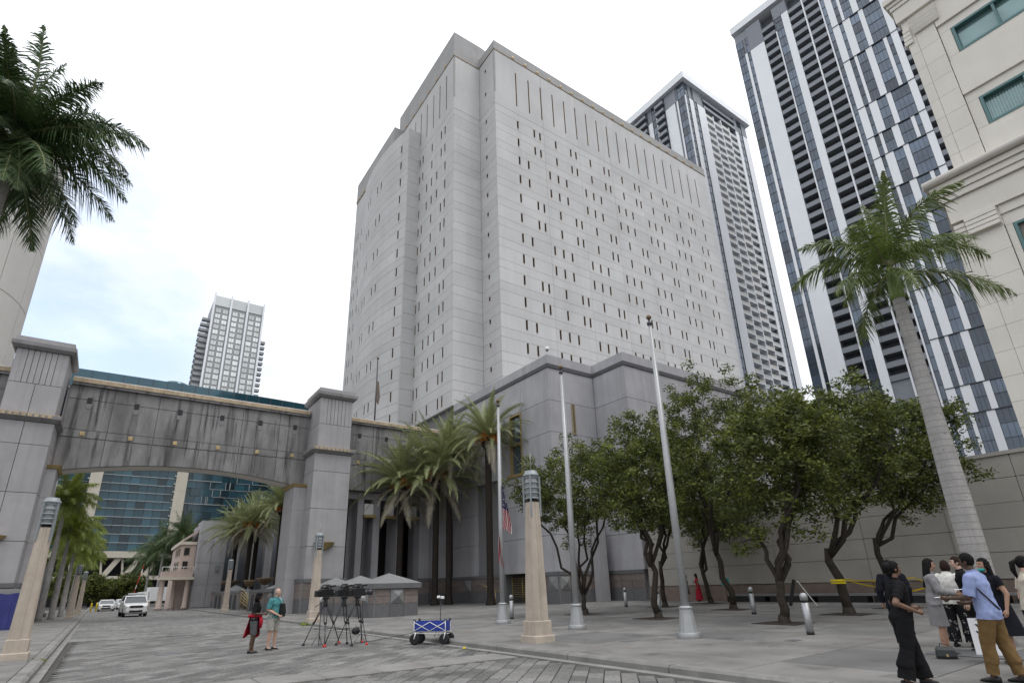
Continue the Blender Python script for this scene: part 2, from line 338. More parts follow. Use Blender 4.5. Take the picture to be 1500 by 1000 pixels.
def panel_mb(w, h, holes=(), th=.35, gap=.016, curve=None, du=None):
    us = {gap, w-gap}; zz = {gap, h-gap}
    for a, b, c, d in holes: us |= {a, b}; zz |= {c, d}
    if du:
        k = max(1, int(w/du))
        us |= {w*i/k for i in range(1, k) if all(abs(w*i/k-q) > .12 for q in us)}
    us = sorted(us); zz = sorted(zz); mb = MB(); n = len(us); V = lambda i, j: j*n+i
    f = curve or (lambda u, y, z: (u, y, z))
    vs = [f(u, 0, z) for z in zz for u in us]
    inh = lambda i, j: any(a-1e-6 <= us[i] and us[i+1] <= b+1e-6 and c-1e-6 <= zz[j] and zz[j+1] <= d+1e-6 for a, b, c, d in holes)
    fs = [(V(i, j), V(i+1, j), V(i+1, j+1), V(i, j+1)) for j in range(len(zz)-1) for i in range(n-1) if not inh(i, j)]
    mb.add(vs, fs)
    def wall(p, q): mb.add([f(*p), f(*q), f(q[0], th, q[2]), f(p[0], th, p[2])], [(3, 2, 1, 0)])
    for i in range(n-1): wall((us[i], 0, zz[0]), (us[i+1], 0, zz[0])); wall((us[i+1], 0, zz[-1]), (us[i], 0, zz[-1]))
    for p, q in (((us[-1], 0, zz[0]), (us[-1], 0, zz[-1])), ((us[0], 0, zz[-1]), (us[0], 0, zz[0]))): wall(p, q)
    for a, b, c, d in holes:
        for p, q in (((b, c), (a, c)), ((a, d), (b, d)), ((a, c), (a, d)), ((b, d), (b, c))): wall((p[0], 0, p[1]), (q[0], 0, q[1]))
    return mb
# ------------------------------------------------------------------ ground, road, pavements
RND = random.Random(7)
g = MB(); g.add([(-2500, -300, -.35), (2500, -300, -.35), (2500, 4000, -.35), (-2500, 4000, -.35)], [(0, 1, 2, 3)]); struct(g.build('ground', 'asphalt'))
# roadway bed (dark joint colour under the stones), stones near the camera, plain paving surface further off
road = MB(); road.box(-.75, 9.05, -12, 30.0, -.3, -.035); road = struct(road.build('road', 'paver_joint'))
far = MB(); far.box(-.75, 9.05, 30.0, 175, -.3, -.004); struct(far.build('road_surface', 'paver_far', road))
cross = MB(); cross.box(-90, 90, 175, 190, -.3, -.01); struct(cross.build('street', 'asphalt'))
def paver_field():
    L_, B_ = .64, .315; gap = .02
    shapes = []
    for k in range(4):
        m = MB(); m.cbox(0, L_-gap, 0, B_-gap, -.05, 0, .007); shapes.append(m.mesh('paver', ['paver']))
    items = []; c, s = cos(pi/4), sin(pi/4)
    bx = []                                       # light band of long flags across the street
    R = random.Random(3)
    for i in range(-60, 90):
        for j in range(-90, 110):
            u = i*L_+(.32 if j % 2 else 0); v = j*B_
            # rows run along the 45 degree joints seen in the road
            x = (u*c-v*s)+4; y = (u*s+v*c)+8
            cx = x+(L_*c-B_*s)/2; cy = y+(L_*s+B_*c)/2
            if not (-.6 < cx < 8.88 and -3 < cy < 29.8): continue
            # the band: a strip about 1 m wide running across the street
            by = 12.95+.0*cx
            if abs(cy-by) < .62: continue
            # keep only what the lens can take in, plus a margin
            d = Vector((cx, cy, 0))-CAM_POS; zc = d.dot(fw)
            if zc < .8: continue
            px = 737+808*d.dot(rt)/zc; py = 572-808*d.dot(up)/zc
            if px < -500 or px > 2000 or py > 1500: continue
            items.append((shapes[R.randrange(4)], T(x, y, R.uniform(-.003, .003), pi/4)))
    pieces('paver', road, items, 300, dist=True)
    fl = MB(); fl.cbox(0, 1.18, 0, 1.14, -.05, .002, .01); fl = fl.mesh('flagstone', ['band'])
    pieces('flagstone', road, [(fl, T(-.7+1.2*k, 12.38, 0)) for k in range(8)])
paver_field()
# right pavement: kerb stones, gutter strip, gently rising plaza of big slabs
XK = 9.45
gut = MB(); gut.box(9.05, XK-.14, -10, 172, -.3, .002); struct(gut.build('gutter', 'gutter'))
kr = struct(MB().build('kerb', 'kerb')); km = MB(); km.loft([[(-.14, 0, -.2), (.14, 0, -.2), (.14, 2.98, -.2), (-.14, 2.98, -.2)], [(-.13, 0, .10), (.14, 0, .10), (.14, 2.98, .10), (-.13, 2.98, .10)], [(-.08, .01, .147), (.14, .01, .147), (.14, 2.97, .147), (-.08, 2.97, .147)]])
km = km.mesh('kerb_stone', ['kerb'])
pieces('kerb_stone', kr, [(km, T(XK, -10+3*k, 0)) for k in range(58)]+[(km, T(-1.05, -10+3*k, 0, 0) @ Matrix.Scale(-1, 4, (1, 0, 0)) @ Matrix.Translation((0, 0, 0))) for k in range(0)])
pl = MB()
xs = [XK+.14, 12, 20, 30, 40, 75]; ys = [-14, 172]
for a, b in zip(xs[:-1], xs[1:]):
    pl.add([(a, ys[0], zs(a)-.03), (b, ys[0], zs(b)-.03), (b, ys[1], zs(b)-.03), (a, ys[1], zs(a)-.03)], [(0, 1, 2, 3)])
plaza = struct(pl.build('plaza', 'paver_joint'))
def slabs():
    items = []; W_ = 2.62; cache = {}
    slope = math.atan(.016)
    x = XK+.15; col = 0
    while x < 40:
        w = 1.45 if col == 0 else W_
        for k in range(int(62/W_)):
            y = -9+k*W_
            dark = (col+k) % 3 == 0 if col else False
            key = (w, dark)
            if key not in cache:
                m = MB(); m.cbox(0.014, w-.014, .014, W_-.014, -.03, 0, .006); cache[key] = m.mesh('paving_slab', ['slab_dark' if dark else 'slab'])
            items.append((cache[key], Matrix.Translation((x, y, zs(x)+.001)) @ Matrix.Rotation(-slope, 4, 'Y')))
        x += w; col += 1
    pieces('paving_slab', plaza, items, 300)
    m = MB(); far = []
    m.add([(XK+.15, 52, zs(XK)+.002), (40, 52, zs(40)), (40, 172, zs(40)), (XK+.15, 172, zs(XK)+.002)], [(0, 1, 2, 3)])
    struct(m.build('pavement_surface', 'slab', plaza))
slabs()
# left pavement
lp = MB(); lp.box(-14, -1.2, -10, 172, -.3, .12); lp = struct(lp.build('sidewalk', 'paver_joint'))
items = []; m1 = MB(); m1.cbox(.01, 2.28, .01, 1.78, -.03, 0, .006); m1 = m1.mesh('paving_slab', ['slab'])
for k in range(55):
    for j in range(2): items.append((m1, T(-3.5-2.3*j, 4+k*1.8, .152)))
pieces('paving_slab', lp, items, 300)
lk = MB(); lk.loft([[(-.14, 0, -.2), (.14, 0, -.2), (.14, 2.98, -.2), (-.14, 2.98, -.2)], [(-.14, 0, .10), (.13, 0, .10), (.13, 2.98, .10), (-.14, 2.98, .10)], [(-.14, .01, .152), (.07, .01, .152), (.07, 2.97, .152), (-.14, 2.97, .152)]])
lk = lk.mesh('kerb_stone', ['kerb'])
pieces('kerb_stone', lp, [(lk, T(-1.06, 2+3*k, 0)) for k in range(54)])
lg = MB(); lg.box(-.93, -.75, 0, 172, -.3, .003); struct(lg.build('gutter', 'gutter'))
# tree pits, covers
def flat(name, x, y, w, d, label, cat, m, group=None, h=.012, rz=0):
    t = MB(); t.cbox(-w/2, w/2, -d/2, d/2, -.03, h, .004); o = t.build(name, m, None, loc=(x, y, zs(x) if x > 9.6 else 0), rz=rz); return tag(o, label, cat, group)
# ------------------------------------------------------------------ detention tower
def window_mesh(name, w, h, sill=True):
    m = MB()
    m.box(0, w, .26, .30, 0, h, 0)                                   # dark glass at the back of the slot
    m.box(0, .035, .02, .255, 0.03, h-.03, 1); m.box(w-.035, w, .02, .255, .03, h-.03, 1)
    m.box(.036, w-.036, .02, .255, h-.05, h-.005, 1)
    if sill: m.box(-.03, w+.03, -.03, .255, -.035, .03, 2)
    return m.mesh(name, ['glass_dark', 'bronze', 'white_edge'])
def jail():
    t = thing('tower_block', 'tall pale concrete tower with rows of narrow slit windows behind the low entrance block', 'building', (32, 46, 0))
    FL, Z0 = 2.99, 60.96
    core = MB()
    core.prism([(32.5, 46.36), (78.5, 46.36), (78.5, 92), (28.5, 83.4), (28.5, 50.12), (32.5, 50.12)], 0, 71.9)
    core.build('core', 'joint', t, True)
    cap = MB()
    # parapets: right wing, taller left wing, far left wing
    for (poly, z0, z1) in (([(32.13, 46), (78.8, 46), (78.8, 60), (32.13, 60)], 71.95, 73.5),
                           ([(28, 49.76), (32.5, 49.76), (36, 50.2), (36, 68), (28, 68)], 71.75, 76.15),
                           ([(26.72, 66.95), (36, 66.95), (36, 83.5), (26.72, 83.5)], 68.5, 72.65),
                           ([(28.5, 68), (36, 68), (36, 70.05), (28.5, 70.05)], 72.66, 73.0)):
        cap.prism(poly, z0, z1)
    cap.build('parapet', 'jail_cap', t, True)
    st = MB()
    st.box(32.05, 78.8, 45.93, 45.995, 71.80, 71.94); st.box(32.06, 32.125, 45.93, 49.7, 71.80, 71.94); st.box(27.93, 27.995, 49.7, 68, 71.6, 71.74); st.box(27.93, 32.1, 49.69, 49.755, 71.6, 71.74); st.box(26.66, 26.715, 76.5, 83.5, 68.36, 68.49)
    st.build('cornice_line', 'bronze', t, True)
    for x, y in ((28, 49.76), (32.13, 46)):                          # darker corner strips under the parapets
        q = MB(); q.box(x-.012, x+.2, y-.012, y+.2, 64.2, 76.13 if x < 30 else 73.48); q.build('corner_strip', 'stained' if 0 else 'jail_cap', t, True)
    orn = MB(); orn.loft([[(-.33, 0, 0), (.33, 0, 0), (.33, .1, 0), (-.33, .1, 0)], [(-.2, -.06, .18), (.2, -.06, .18), (.2, .1, .18), (-.2, .1, .18)], [(-.06, -.03, .42), (.06, -.03, .42), (.06, .1, .42), (-.06, .1, .42)]]); orn = orn.mesh('ornament', ['gold'])
    for k in range(19): place('ornament', orn, t, True, (35.74+2.2*k-.4, 45.94, 72.05))
    for k in range(7): place('ornament', orn, t, True, (26.66, 83.2-1.1*k, 68.6), -pi/2)
    for k in range(6): place('ornament', orn, t, True, (27.94, 52.2+2.6*k, 71.85), -pi/2)
    fwm = MB(); fwm.box(0, .24, -.02, .1, 0, 1.3, 0); fwm.box(-.03, .27, -.04, .1, -.04, -.001, 1); fwm = fwm.mesh('window', ['glass_dark', 'white_edge'])
    wm = window_mesh('window', .3, 1.36); sm = window_mesh('slit', .2, 6.1, False); tm = window_mesh('window', .34, .62)
    cache = {}
    def pan(key, w, h, holes):
        if key not in cache: cache[key] = panel_mb(w, h, holes).mesh('panel', ['jail'])
        return cache[key]
    P = [2.10, 4.90, 5.90]; Q = [.66, 2.14, 3.64]
    bays = []
    for k in range(7):
        x0 = 33.68+6.63*k; x1 = x0+6.63
        ox = 0
        if k == 0: x0 = 32.13; ox = 33.68-32.13
        if k == 6: x1 = 78.8
        p = P if k < 6 else [2.10]; q = Q if 0 < k < 6 else (Q[1:] if k == 0 else Q[:2])
        bays.append((x0, x1, [a+ox for a in p], [a+ox for a in q]))
    wins = []
    def face(run, place_fn, w, hp, hq, key, hh=1.36, ww=.3, wmesh=None, ks=range(14)):
        for k in ks:
            zt = Z0-FL*k; hs = hp if (k//2) % 2 == 0 else hq
            holes = [(a-ww/2, a+ww/2, 1.83-hh-.06, 1.83-.06) for a in hs]
            me = pan((key, tuple(hs), ww), w, 1.83, holes)
            o = place('panel', me, t); o.matrix_local = Matrix.Translation(-Vector(t.location)) @ place_fn(0, zt-1.77)
            me = pan((key, 'plain'), w, 1.16, ())
            o = place('panel', me, t); o.matrix_local = Matrix.Translation(-Vector(t.location)) @ place_fn(0, zt+.06)
            for a in hs: wins.append((wmesh or wm, place_fn(a-ww/2, zt-hh)))
    for i, (x0, x1, hp, hq) in enumerate(bays):
        face(None, lambda u, z, x0=x0: T(x0+u, 46, z), x1-x0, hp, hq, ('R', round(x1-x0, 2)))
        # top zone with tall slits
        hs = [35.74+2.2*k-x0 for k in range(19) if x0 < 35.74+2.2*k-.15 and 35.74+2.2*k+.15 < x1]
        me = panel_mb(x1-x0, 9.6, [(a-.1, a+.1, 1.33, 7.43) for a in hs]).mesh('slit_panel', ['jail'])
        o = place('slit_panel', me, t, True, (x0, 46, 62.2))
        for a in hs: place('slit', sm, t, True, (x0+a-.1, 46, 63.53))
    L = lambda u, z: T(28, 60.9-u, z, -pi/2)
    face(None, L, 60.9-49.76, [60.9-v for v in (52.14, 53.17, 55.91, 58.71, 59.68)], [60.9-v for v in (52.06, 54.35, 55.87, 57.34, 59.65)], 'L')
    hs = [68-v for v in (51.87, 53.8, 55.7, 57.75, 59.74, 61.7, 63.65)]
    place('slit_panel', panel_mb(18.24, 9.5, [(a-.1, a+.1, 1.5, 7.6) for a in hs]).mesh('slit_panel', ['jail']), t, True, (28, 68, 62.2), -pi/2)
    for a in hs: place('slit', sm, t, True, (28, 68-a+.1, 63.72), -pi/2)
    # recess: face towards the street corner and the return with small windows
    face(None, lambda u, z: T(28, 49.76, z) @ Matrix.Translation((u, 0, 0)), 4.13, [], [], 'B')
    place('slit_panel', panel_mb(4.13, 9.5).mesh('slit_panel', ['jail']), t, True, (28, 49.76, 62.2))
    face(None, lambda u, z: T(32.13, 49.76-u, z, -pi/2), 3.76, [1.55], [1.55], 'C', .62, .34, tm)
    place('slit_panel', panel_mb(3.76, 9.6, [(1.38, 1.72, 3.0, 3.62), (1.38, 1.72, 7.2, 7.82)]).mesh('slit_panel', ['jail']), t, True, (32.13, 49.76, 62.2), -pi/2)
    wins += [(tm, T(32.13, 49.76-1.38, 65.2, -pi/2)), (tm, T(32.13, 49.76-1.38, 69.4, -pi/2))]
    # projecting bowed bay on the street side
    ya, yb, xa, sag = 60.0, 77.9, 26.2, 1.2
    ch = yb-ya; R = (ch*ch/4+sag*sag)/(2*sag); yc = (ya+yb)/2; xc = xa-sag+R
    half = math.asin(ch/2/R); arc = 2*R*half
    def cur(u, y, z):                                                # u runs from the far end to the near end
        a = half-2*half*u/arc; rr = R-y; return (xc-rr*cos(a), yc+rr*sin(a), z)
    bc = MB(); pts = [cur(arc*i/24, .36, 0)[:2] for i in range(25)]
    bc.prism([(p[0], p[1]) for p in pts]+[(29, ya+.05), (29, yb)], 0, 64.3); bc.build('bay_core', 'joint', t, True)
    cc = MB(); pts2 = [cur(arc*i/24, 0, 0)[:2] for i in range(25)]; cc.prism([(p[0], p[1]) for p in pts2]+[(29, ya), (29, yb)], 64.03, 66.3); cc.build('bay_parapet', 'jail', t, True)
    for k in range(15):
        zt = Z0-FL*(k-1)
        hs = [arc-1.6]
        if k % 2 == 1: hs += [arc-7.2, arc-8.5, arc-11.6, arc-12.8]
        if k % 4 == 3: hs += [arc-15.2]
        if zt < 64:
            holes = [(a-.15, a+.15, 1.83-1.42, 1.83-.06) for a in hs]
            me = panel_mb(arc, 1.83, holes, .3, .016, lambda u, y, z, zz=zt-1.77: cur(u, y, z+zz), 1.1).mesh('curved_panel', ['jail']); place('curved_panel', me, t, True)
            for a in hs:
                p = cur(a+.15, 0, 0); an = half-2*half*a/arc
                wins.append((wm, Matrix.Translation(Vector(cur(a-.15, 0, zt-1.36))) @ Matrix.Rotation(-pi/2-an, 4, 'Z')))
        me = panel_mb(arc, 1.16, (), .3, .022, lambda u, y, z, zz=zt+.06: cur(u, y, z+zz), 1.1).mesh('curved_panel', ['jail']); 
        if zt+1.2 < 64.4: place('curved_panel', me, t, True)
    s = MB()
    for k in range(30):
        z0 = 2+2.1*k
        s.box(26.2, 28.0, 59.86, 59.99, z0+.02, z0+2.08)
    s.build('bay_side', 'jail', t, True)
    # far wing beyond the bay
    fwg = MB(); fwg.box(26.75, 29, 77.9, 83.5, 0, 68.49); fwg.box(26.75, 29, 66.95, 77.89, 63, 68.49); fwg.build('far_wing', 'jail', t, True)
    for k in range(14):
        zt = Z0-FL*k
        for y in ((79.2, 80.9, 82.4) if (k//2) % 2 else (79.9, 81.6, 82.6)): wins.append((fwm, T(26.75, y, zt-1.36, -pi/2)))
    # windows: nearest 300 as parts, the small far ones joined
    pieces('window', t, wins, 300, world=True)
    roof = MB(); roof.box(33, 78, 47, 91, 71.95, 72.1); roof.build('roof', 'jail_cap', t, True)
    for x, y, z in ((28.3, 50.1, 76.15), (32.5, 46.4, 73.5), (50, 46.4, 73.5), (66, 46.4, 73.5), (28.4, 67.5, 76.15), (27.2, 80, 72.65)):
        a = MB(); a.tube([(x, y, z), (x, y, z+1.7)], [.03, .015], 5); a.box(x-.08, x+.08, y-.08, y+.08, z, z+.12); a.build('lightning_rod', 'steel', t, True)
    return t
jail()
# ------------------------------------------------------------------ entrance block (podium)
def granite_run(t, p0, p1, zb, zt=2.35, diamonds=(), cap=True, out=.09, tile=1.08):
    """granite facing along a wall from p0 to p1 (outside on the right of travel): grey course, two brown courses, grey cap."""
    p0 = Vector((*p0, 0)); p1 = Vector((*p1, 0)); L = (p1-p0).length; d = (p1-p0).normalized(); rz = atan2(d.y, d.x)
    n = max(1, round(L/tile)); w = L/n; items = []
    hg = (zt-zb)*.47; hb = (zt-zb-hg)/2
    def tl(h, m, ww):
        b = MB(); b.loft([[(0.012, 0, .012), (ww-.012, 0, .012), (ww-.012, 0, h-.012), (.012, 0, h-.012)], [(.012, -out+.012, .012), (ww-.012, -out+.012, .012), (ww-.012, -out+.012, h-.012), (.012, -out+.012, h-.012)], [(.022, -out, .022), (ww-.022, -out, .022), (ww-.022, -out, h-.022), (.022, -out, h-.022)]])
        b.f = [tuple(reversed(f)) for f in b.f]; return b.mesh('granite_slab' if m == 'granite_grey' else 'granite_tile', [m])
    g_ = tl(hg, 'granite_grey', w*2 if n % 2 == 0 else w); br = tl(hb, 'granite_brown', w)
    dm = MB(); h2 = hb*2; 
    dm.add([(.02, -out, .02), (w-.02, -out, .02), (w-.02, -out, h2-.02), (.02, -out, h2-.02), (w/2, -out-.2, h2/2)], [(0, 1, 4), (1, 2, 4), (2, 3, 4), (3, 0, 4)]); dm = dm.mesh('diamond_block', ['granite_light'])
    M = lambda u, z: Matrix.Translation(p0+d*u+Vector((0, 0, z))) @ Matrix.Rotation(rz, 4, 'Z')
    off = Matrix.Translation(-Vector(t.location))
    step = 2 if n % 2 == 0 else 1
    def add(nm, me, mx): o = place(nm, me, t); o.matrix_local = off @ mx
    for i in range(0, n, step): add('granite_slab', g_, M(i*w, zb))
    for i in range(n):
        if i in diamonds: add('diamond_block', dm, M(i*w, zb+hg)); continue
        for j in range(2): add('granite_tile', br, M(i*w, zb+hg+hb*j))
    bk = MB(); nrm = Vector((d.y, -d.x, 0))
    a, b = p0-nrm*.02, p1-nrm*.02; c_, e_ = p1+nrm*(out-.035), p0+nrm*(out-.035)
    bk.prism([(e_.x, e_.y), (c_.x, c_.y), (b.x, b.y), (a.x, a.y)], zb-.3, zt); bk.build('mortar_bed', 'granite_light', t, True)
    if cap:
        cp = MB(); c_, e_ = p1+nrm*(out+.06), p0+nrm*(out+.06)
        cp.prism([(e_.x, e_.y), (c_.x, c_.y), (b.x, b.y), (a.x, a.y)], zt, zt+.26); cp.build('base_cap', 'granite_grey', t, True)
def podium():
    t = thing('entrance_block', 'grey concrete entrance block with stepped corners and granite base in front of the tall tower', 'building', (26.9, 32.1, .4))
    c = MB(); c.prism([(27.25, 32.45), (32.25, 32.45), (32.25, 28.85), (75, 28.85), (75, 45.6), (34, 45.6), (27.25, 46.5)], 10.4, 18.45)
    c.prism([(27.25, 32.45), (32.25, 32.45), (32.25, 28.85), (75, 28.85), (75, 45.6), (34, 45.6), (30.5, 39), (30.5, 35.6), (27.25, 35.6)], 0, 10.4)
    c.prism([(27.25, 39.3), (30.6, 39.3), (34, 45.6), (27.25, 46.5)], 0, 10.4)
    c.build('core', 'joint', t, True)
    pr = MB()
    P = [(26.9, 32.1), (31.88, 32.1), (31.88, 28.5), (75, 28.5), (75, 45.5), (31, 45.5), (31, 47.5), (26.9, 47.5)]
    pr.prism(P, 18.75, 19.55); pr.build('parapet', 'podium', t, True)
    dl = MB(); Q = [(26.82, 32.02), (31.8, 32.02), (31.8, 28.42), (75, 28.42), (75, 45.5), (31, 45.5), (31, 47.5), (26.82, 47.5)]
    dl.prism(Q, 18.42, 18.75); dl.build('drip_shade_mould', 'drip_shade', t, True)  # dark strip painted for the shadow gap below the parapet
    zc = [2.6, 5.2, 7.8, 10.42, 13.04, 15.66, 18.42]
    def run(p0, p1, cuts, holes={}):
        p0 = Vector((*p0, 0)); p1 = Vector((*p1, 0)); d = (p1-p0).normalized(); L = (p1-p0).length; rz = atan2(d.y, d.x)
        us = [0]+list(cuts)+[L]
        for i in range(len(us)-1):
            for j in range(len(zc)-1):
                hs = holes.get((i, j), ())
                if hs == 'none': continue
                m = panel_mb(us[i+1]-us[i], zc[j+1]-zc[j], hs).mesh('panel', ['podium'])
                place('panel', m, t, True, tuple(p0+d*us[i]+Vector((0, 0, zc[j]))), rz)
    # street side (faces -X): runs from far to near
    no = {(1, 0): 'none', (1, 1): 'none', (1, 2): 'none'}
    no[(2, 3)] = [(1.5, 3.5, .05, 2.57)]; no[(2, 4)] = [(1.5, 3.5, .05, 2.5)]
    run((26.9, 47.5), (26.9, 32.1), [4.1, 8.2, 11.6], {(1, 0): 'none', (1, 1): 'none', (1, 2): 'none', (2, 3): [(1.7, 3.38, .06, 2.56)], (2, 4): [(1.7, 3.38, .06, 2.5)], (3, 3): [], (3, 4): []})
    run((26.9, 32.1), (31.88, 32.1), [], {(0, 4): [(2.35, 2.55, .1, 2.56)]})
    run((31.88, 32.1), (31.88, 28.5), [])
    run((31.88, 28.5), (60, 28.5), [4.0, 10, 16, 22])
    for x, y in ((26.9, 32.1), (31.88, 28.5)): pass
    w = MB(); w.box(29.2, 29.5, 32.0, 32.09, 13.06, 13.13); w.box(29.2, 29.245, 32.0, 32.38, 13.13, 15.62); w.box(29.46, 29.5, 32.0, 32.38, 13.13, 15.62); w.box(29.246, 29.459, 32.3, 32.36, 13.13, 15.62, 1); w.build('slit_window', ['gold', 'glass_dark'], t, True)
    w = MB(); y0, y1 = 35.95, 37.6
    w.box(26.84, 27.2, y0-.02, y0+.1, 10.4, 15.6); w.box(26.84, 27.2, y1-.1, y1+.02, 10.4, 15.6); w.box(26.84, 27.2, y0+.1, y1-.1, 15.45, 15.6); w.box(26.84, 27.2, y0+.1, y1-.1, 12.9, 13.05); w.box(26.7, 27.2, y0-.5, y1+.4, 10.2, 10.4); w.box(27.1, 27.16, y0+.1, y1-.1, 10.4, 12.9, 1); w.box(27.1, 27.16, y0+.1, y1-.1, 13.05, 15.45, 1); w.build('tall_window', ['gold_rail', 'glass'], t, True)
    # entrance recess
    e = MB(); e.box(27.3, 30.5, 35.65, 39.3, 9.9, 10.35); e.box(30.3, 30.45, 35.65, 39.3, .3, 9.9, 1); e.build('entrance_recess', ['podium', 'glass_dark'], t, True)
    r = MB()
    for k in range(9): r.tube([(27.6, 36.0, .9+.17*k), (27.6, 38.9, .9+.17*k)], .03, 5)
    for y in (36.1, 37.5, 38.9): r.tube([(27.6, y, .4), (27.6, y, 2.45)], .04, 5)
    r.build('gold_railing', 'gold_rail', t, True)
    granite_run(t, (26.9, 47.5), (26.9, 39.4), .42, diamonds=(2,)); granite_run(t, (26.9, 35.5), (26.9, 32.1), .40, diamonds=(2,)); granite_run(t, (26.9, 32.1), (31.88, 32.1), .40, diamonds=(0,)); granite_run(t, (31.88, 32.1), (31.88, 28.5), .48)
    pil = MB(); pil.box(30.2, 31.1, 31.35, 31.98, .3, 5.6); pil.build('pilaster', 'pillar', t, True); pb = MB(); pb.box(30.1, 31.2, 31.2, 31.345, .3, 1.9); 
    # colonnade under the bridge end: piers, lintel, dark glass doors behind
    for x0, x1 in ((15.9, 16.5), (17.6, 18.15), (19.1, 19.72), (21.42, 21.98), (23.7, 24.75)):
        p = MB(); zz = [2.55, 5.0, 7.6, 10.0]
        for a, b in zip(zz[:-1], zz[1:]): p.box(x0, x1, 48.2, 50.6, a+.012, b-.012)
        p.box(x0+.02, x1-.02, 48.22, 50.58, .2, 10); p.build('pier', 'podium', t, True)
        granite_run(t, (x0, 48.2), (x1, 48.2), .3, out=.1)
    p = MB()
    for a, b in zip([2.55, 5.0, 7.6], [5.0, 7.6, 10.0]): p.box(24.75, 26.88, 48.5, 50.6, a+.012, b-.012)
    p.box(24.77, 26.86, 48.52, 50.6, .2, 10); p.build('pier', 'podium', t, True); granite_run(t, (24.75, 48.5), (26.9, 48.5), .3)
    b = MB(); b.box(15.6, 26.88, 53.2, 53.5, .2, 10.2); b.build('lobby_glass', 'glass_dark', t, True)
    for x in (18.6, 20.55, 22.85):
        s = MB(); s.box(x-.42, x+.42, 48.05, 48.25, 8.0, 9.0); s.box(x-.52, x+.52, 47.6, 48.25, 7.75, 7.98, 1); s.build('sign_box', ['white_paint', 'gold_rail'], t, True)
    ln = MB(); ln.box(15.6, 26.88, 48.3, 53.4, 9.4, 10.0); ln.build('lintel', 'podium', t, True)
    for x, y, z in ((27.2, 32.4, 19.55),):
        cam_ = MB(); cam_.tube([(x, y, z), (x, y, z+.55)], .04, 6); cam_.ball((x-.05, y-.1, z+.62), .2, 10, 6, 0); cam_.ball((x-.05, y-.1, z+.55), .15, 10, 6, 1); cam_.build('dome_camera', ['white_paint', 'black'], t, True)
    return t
podium()
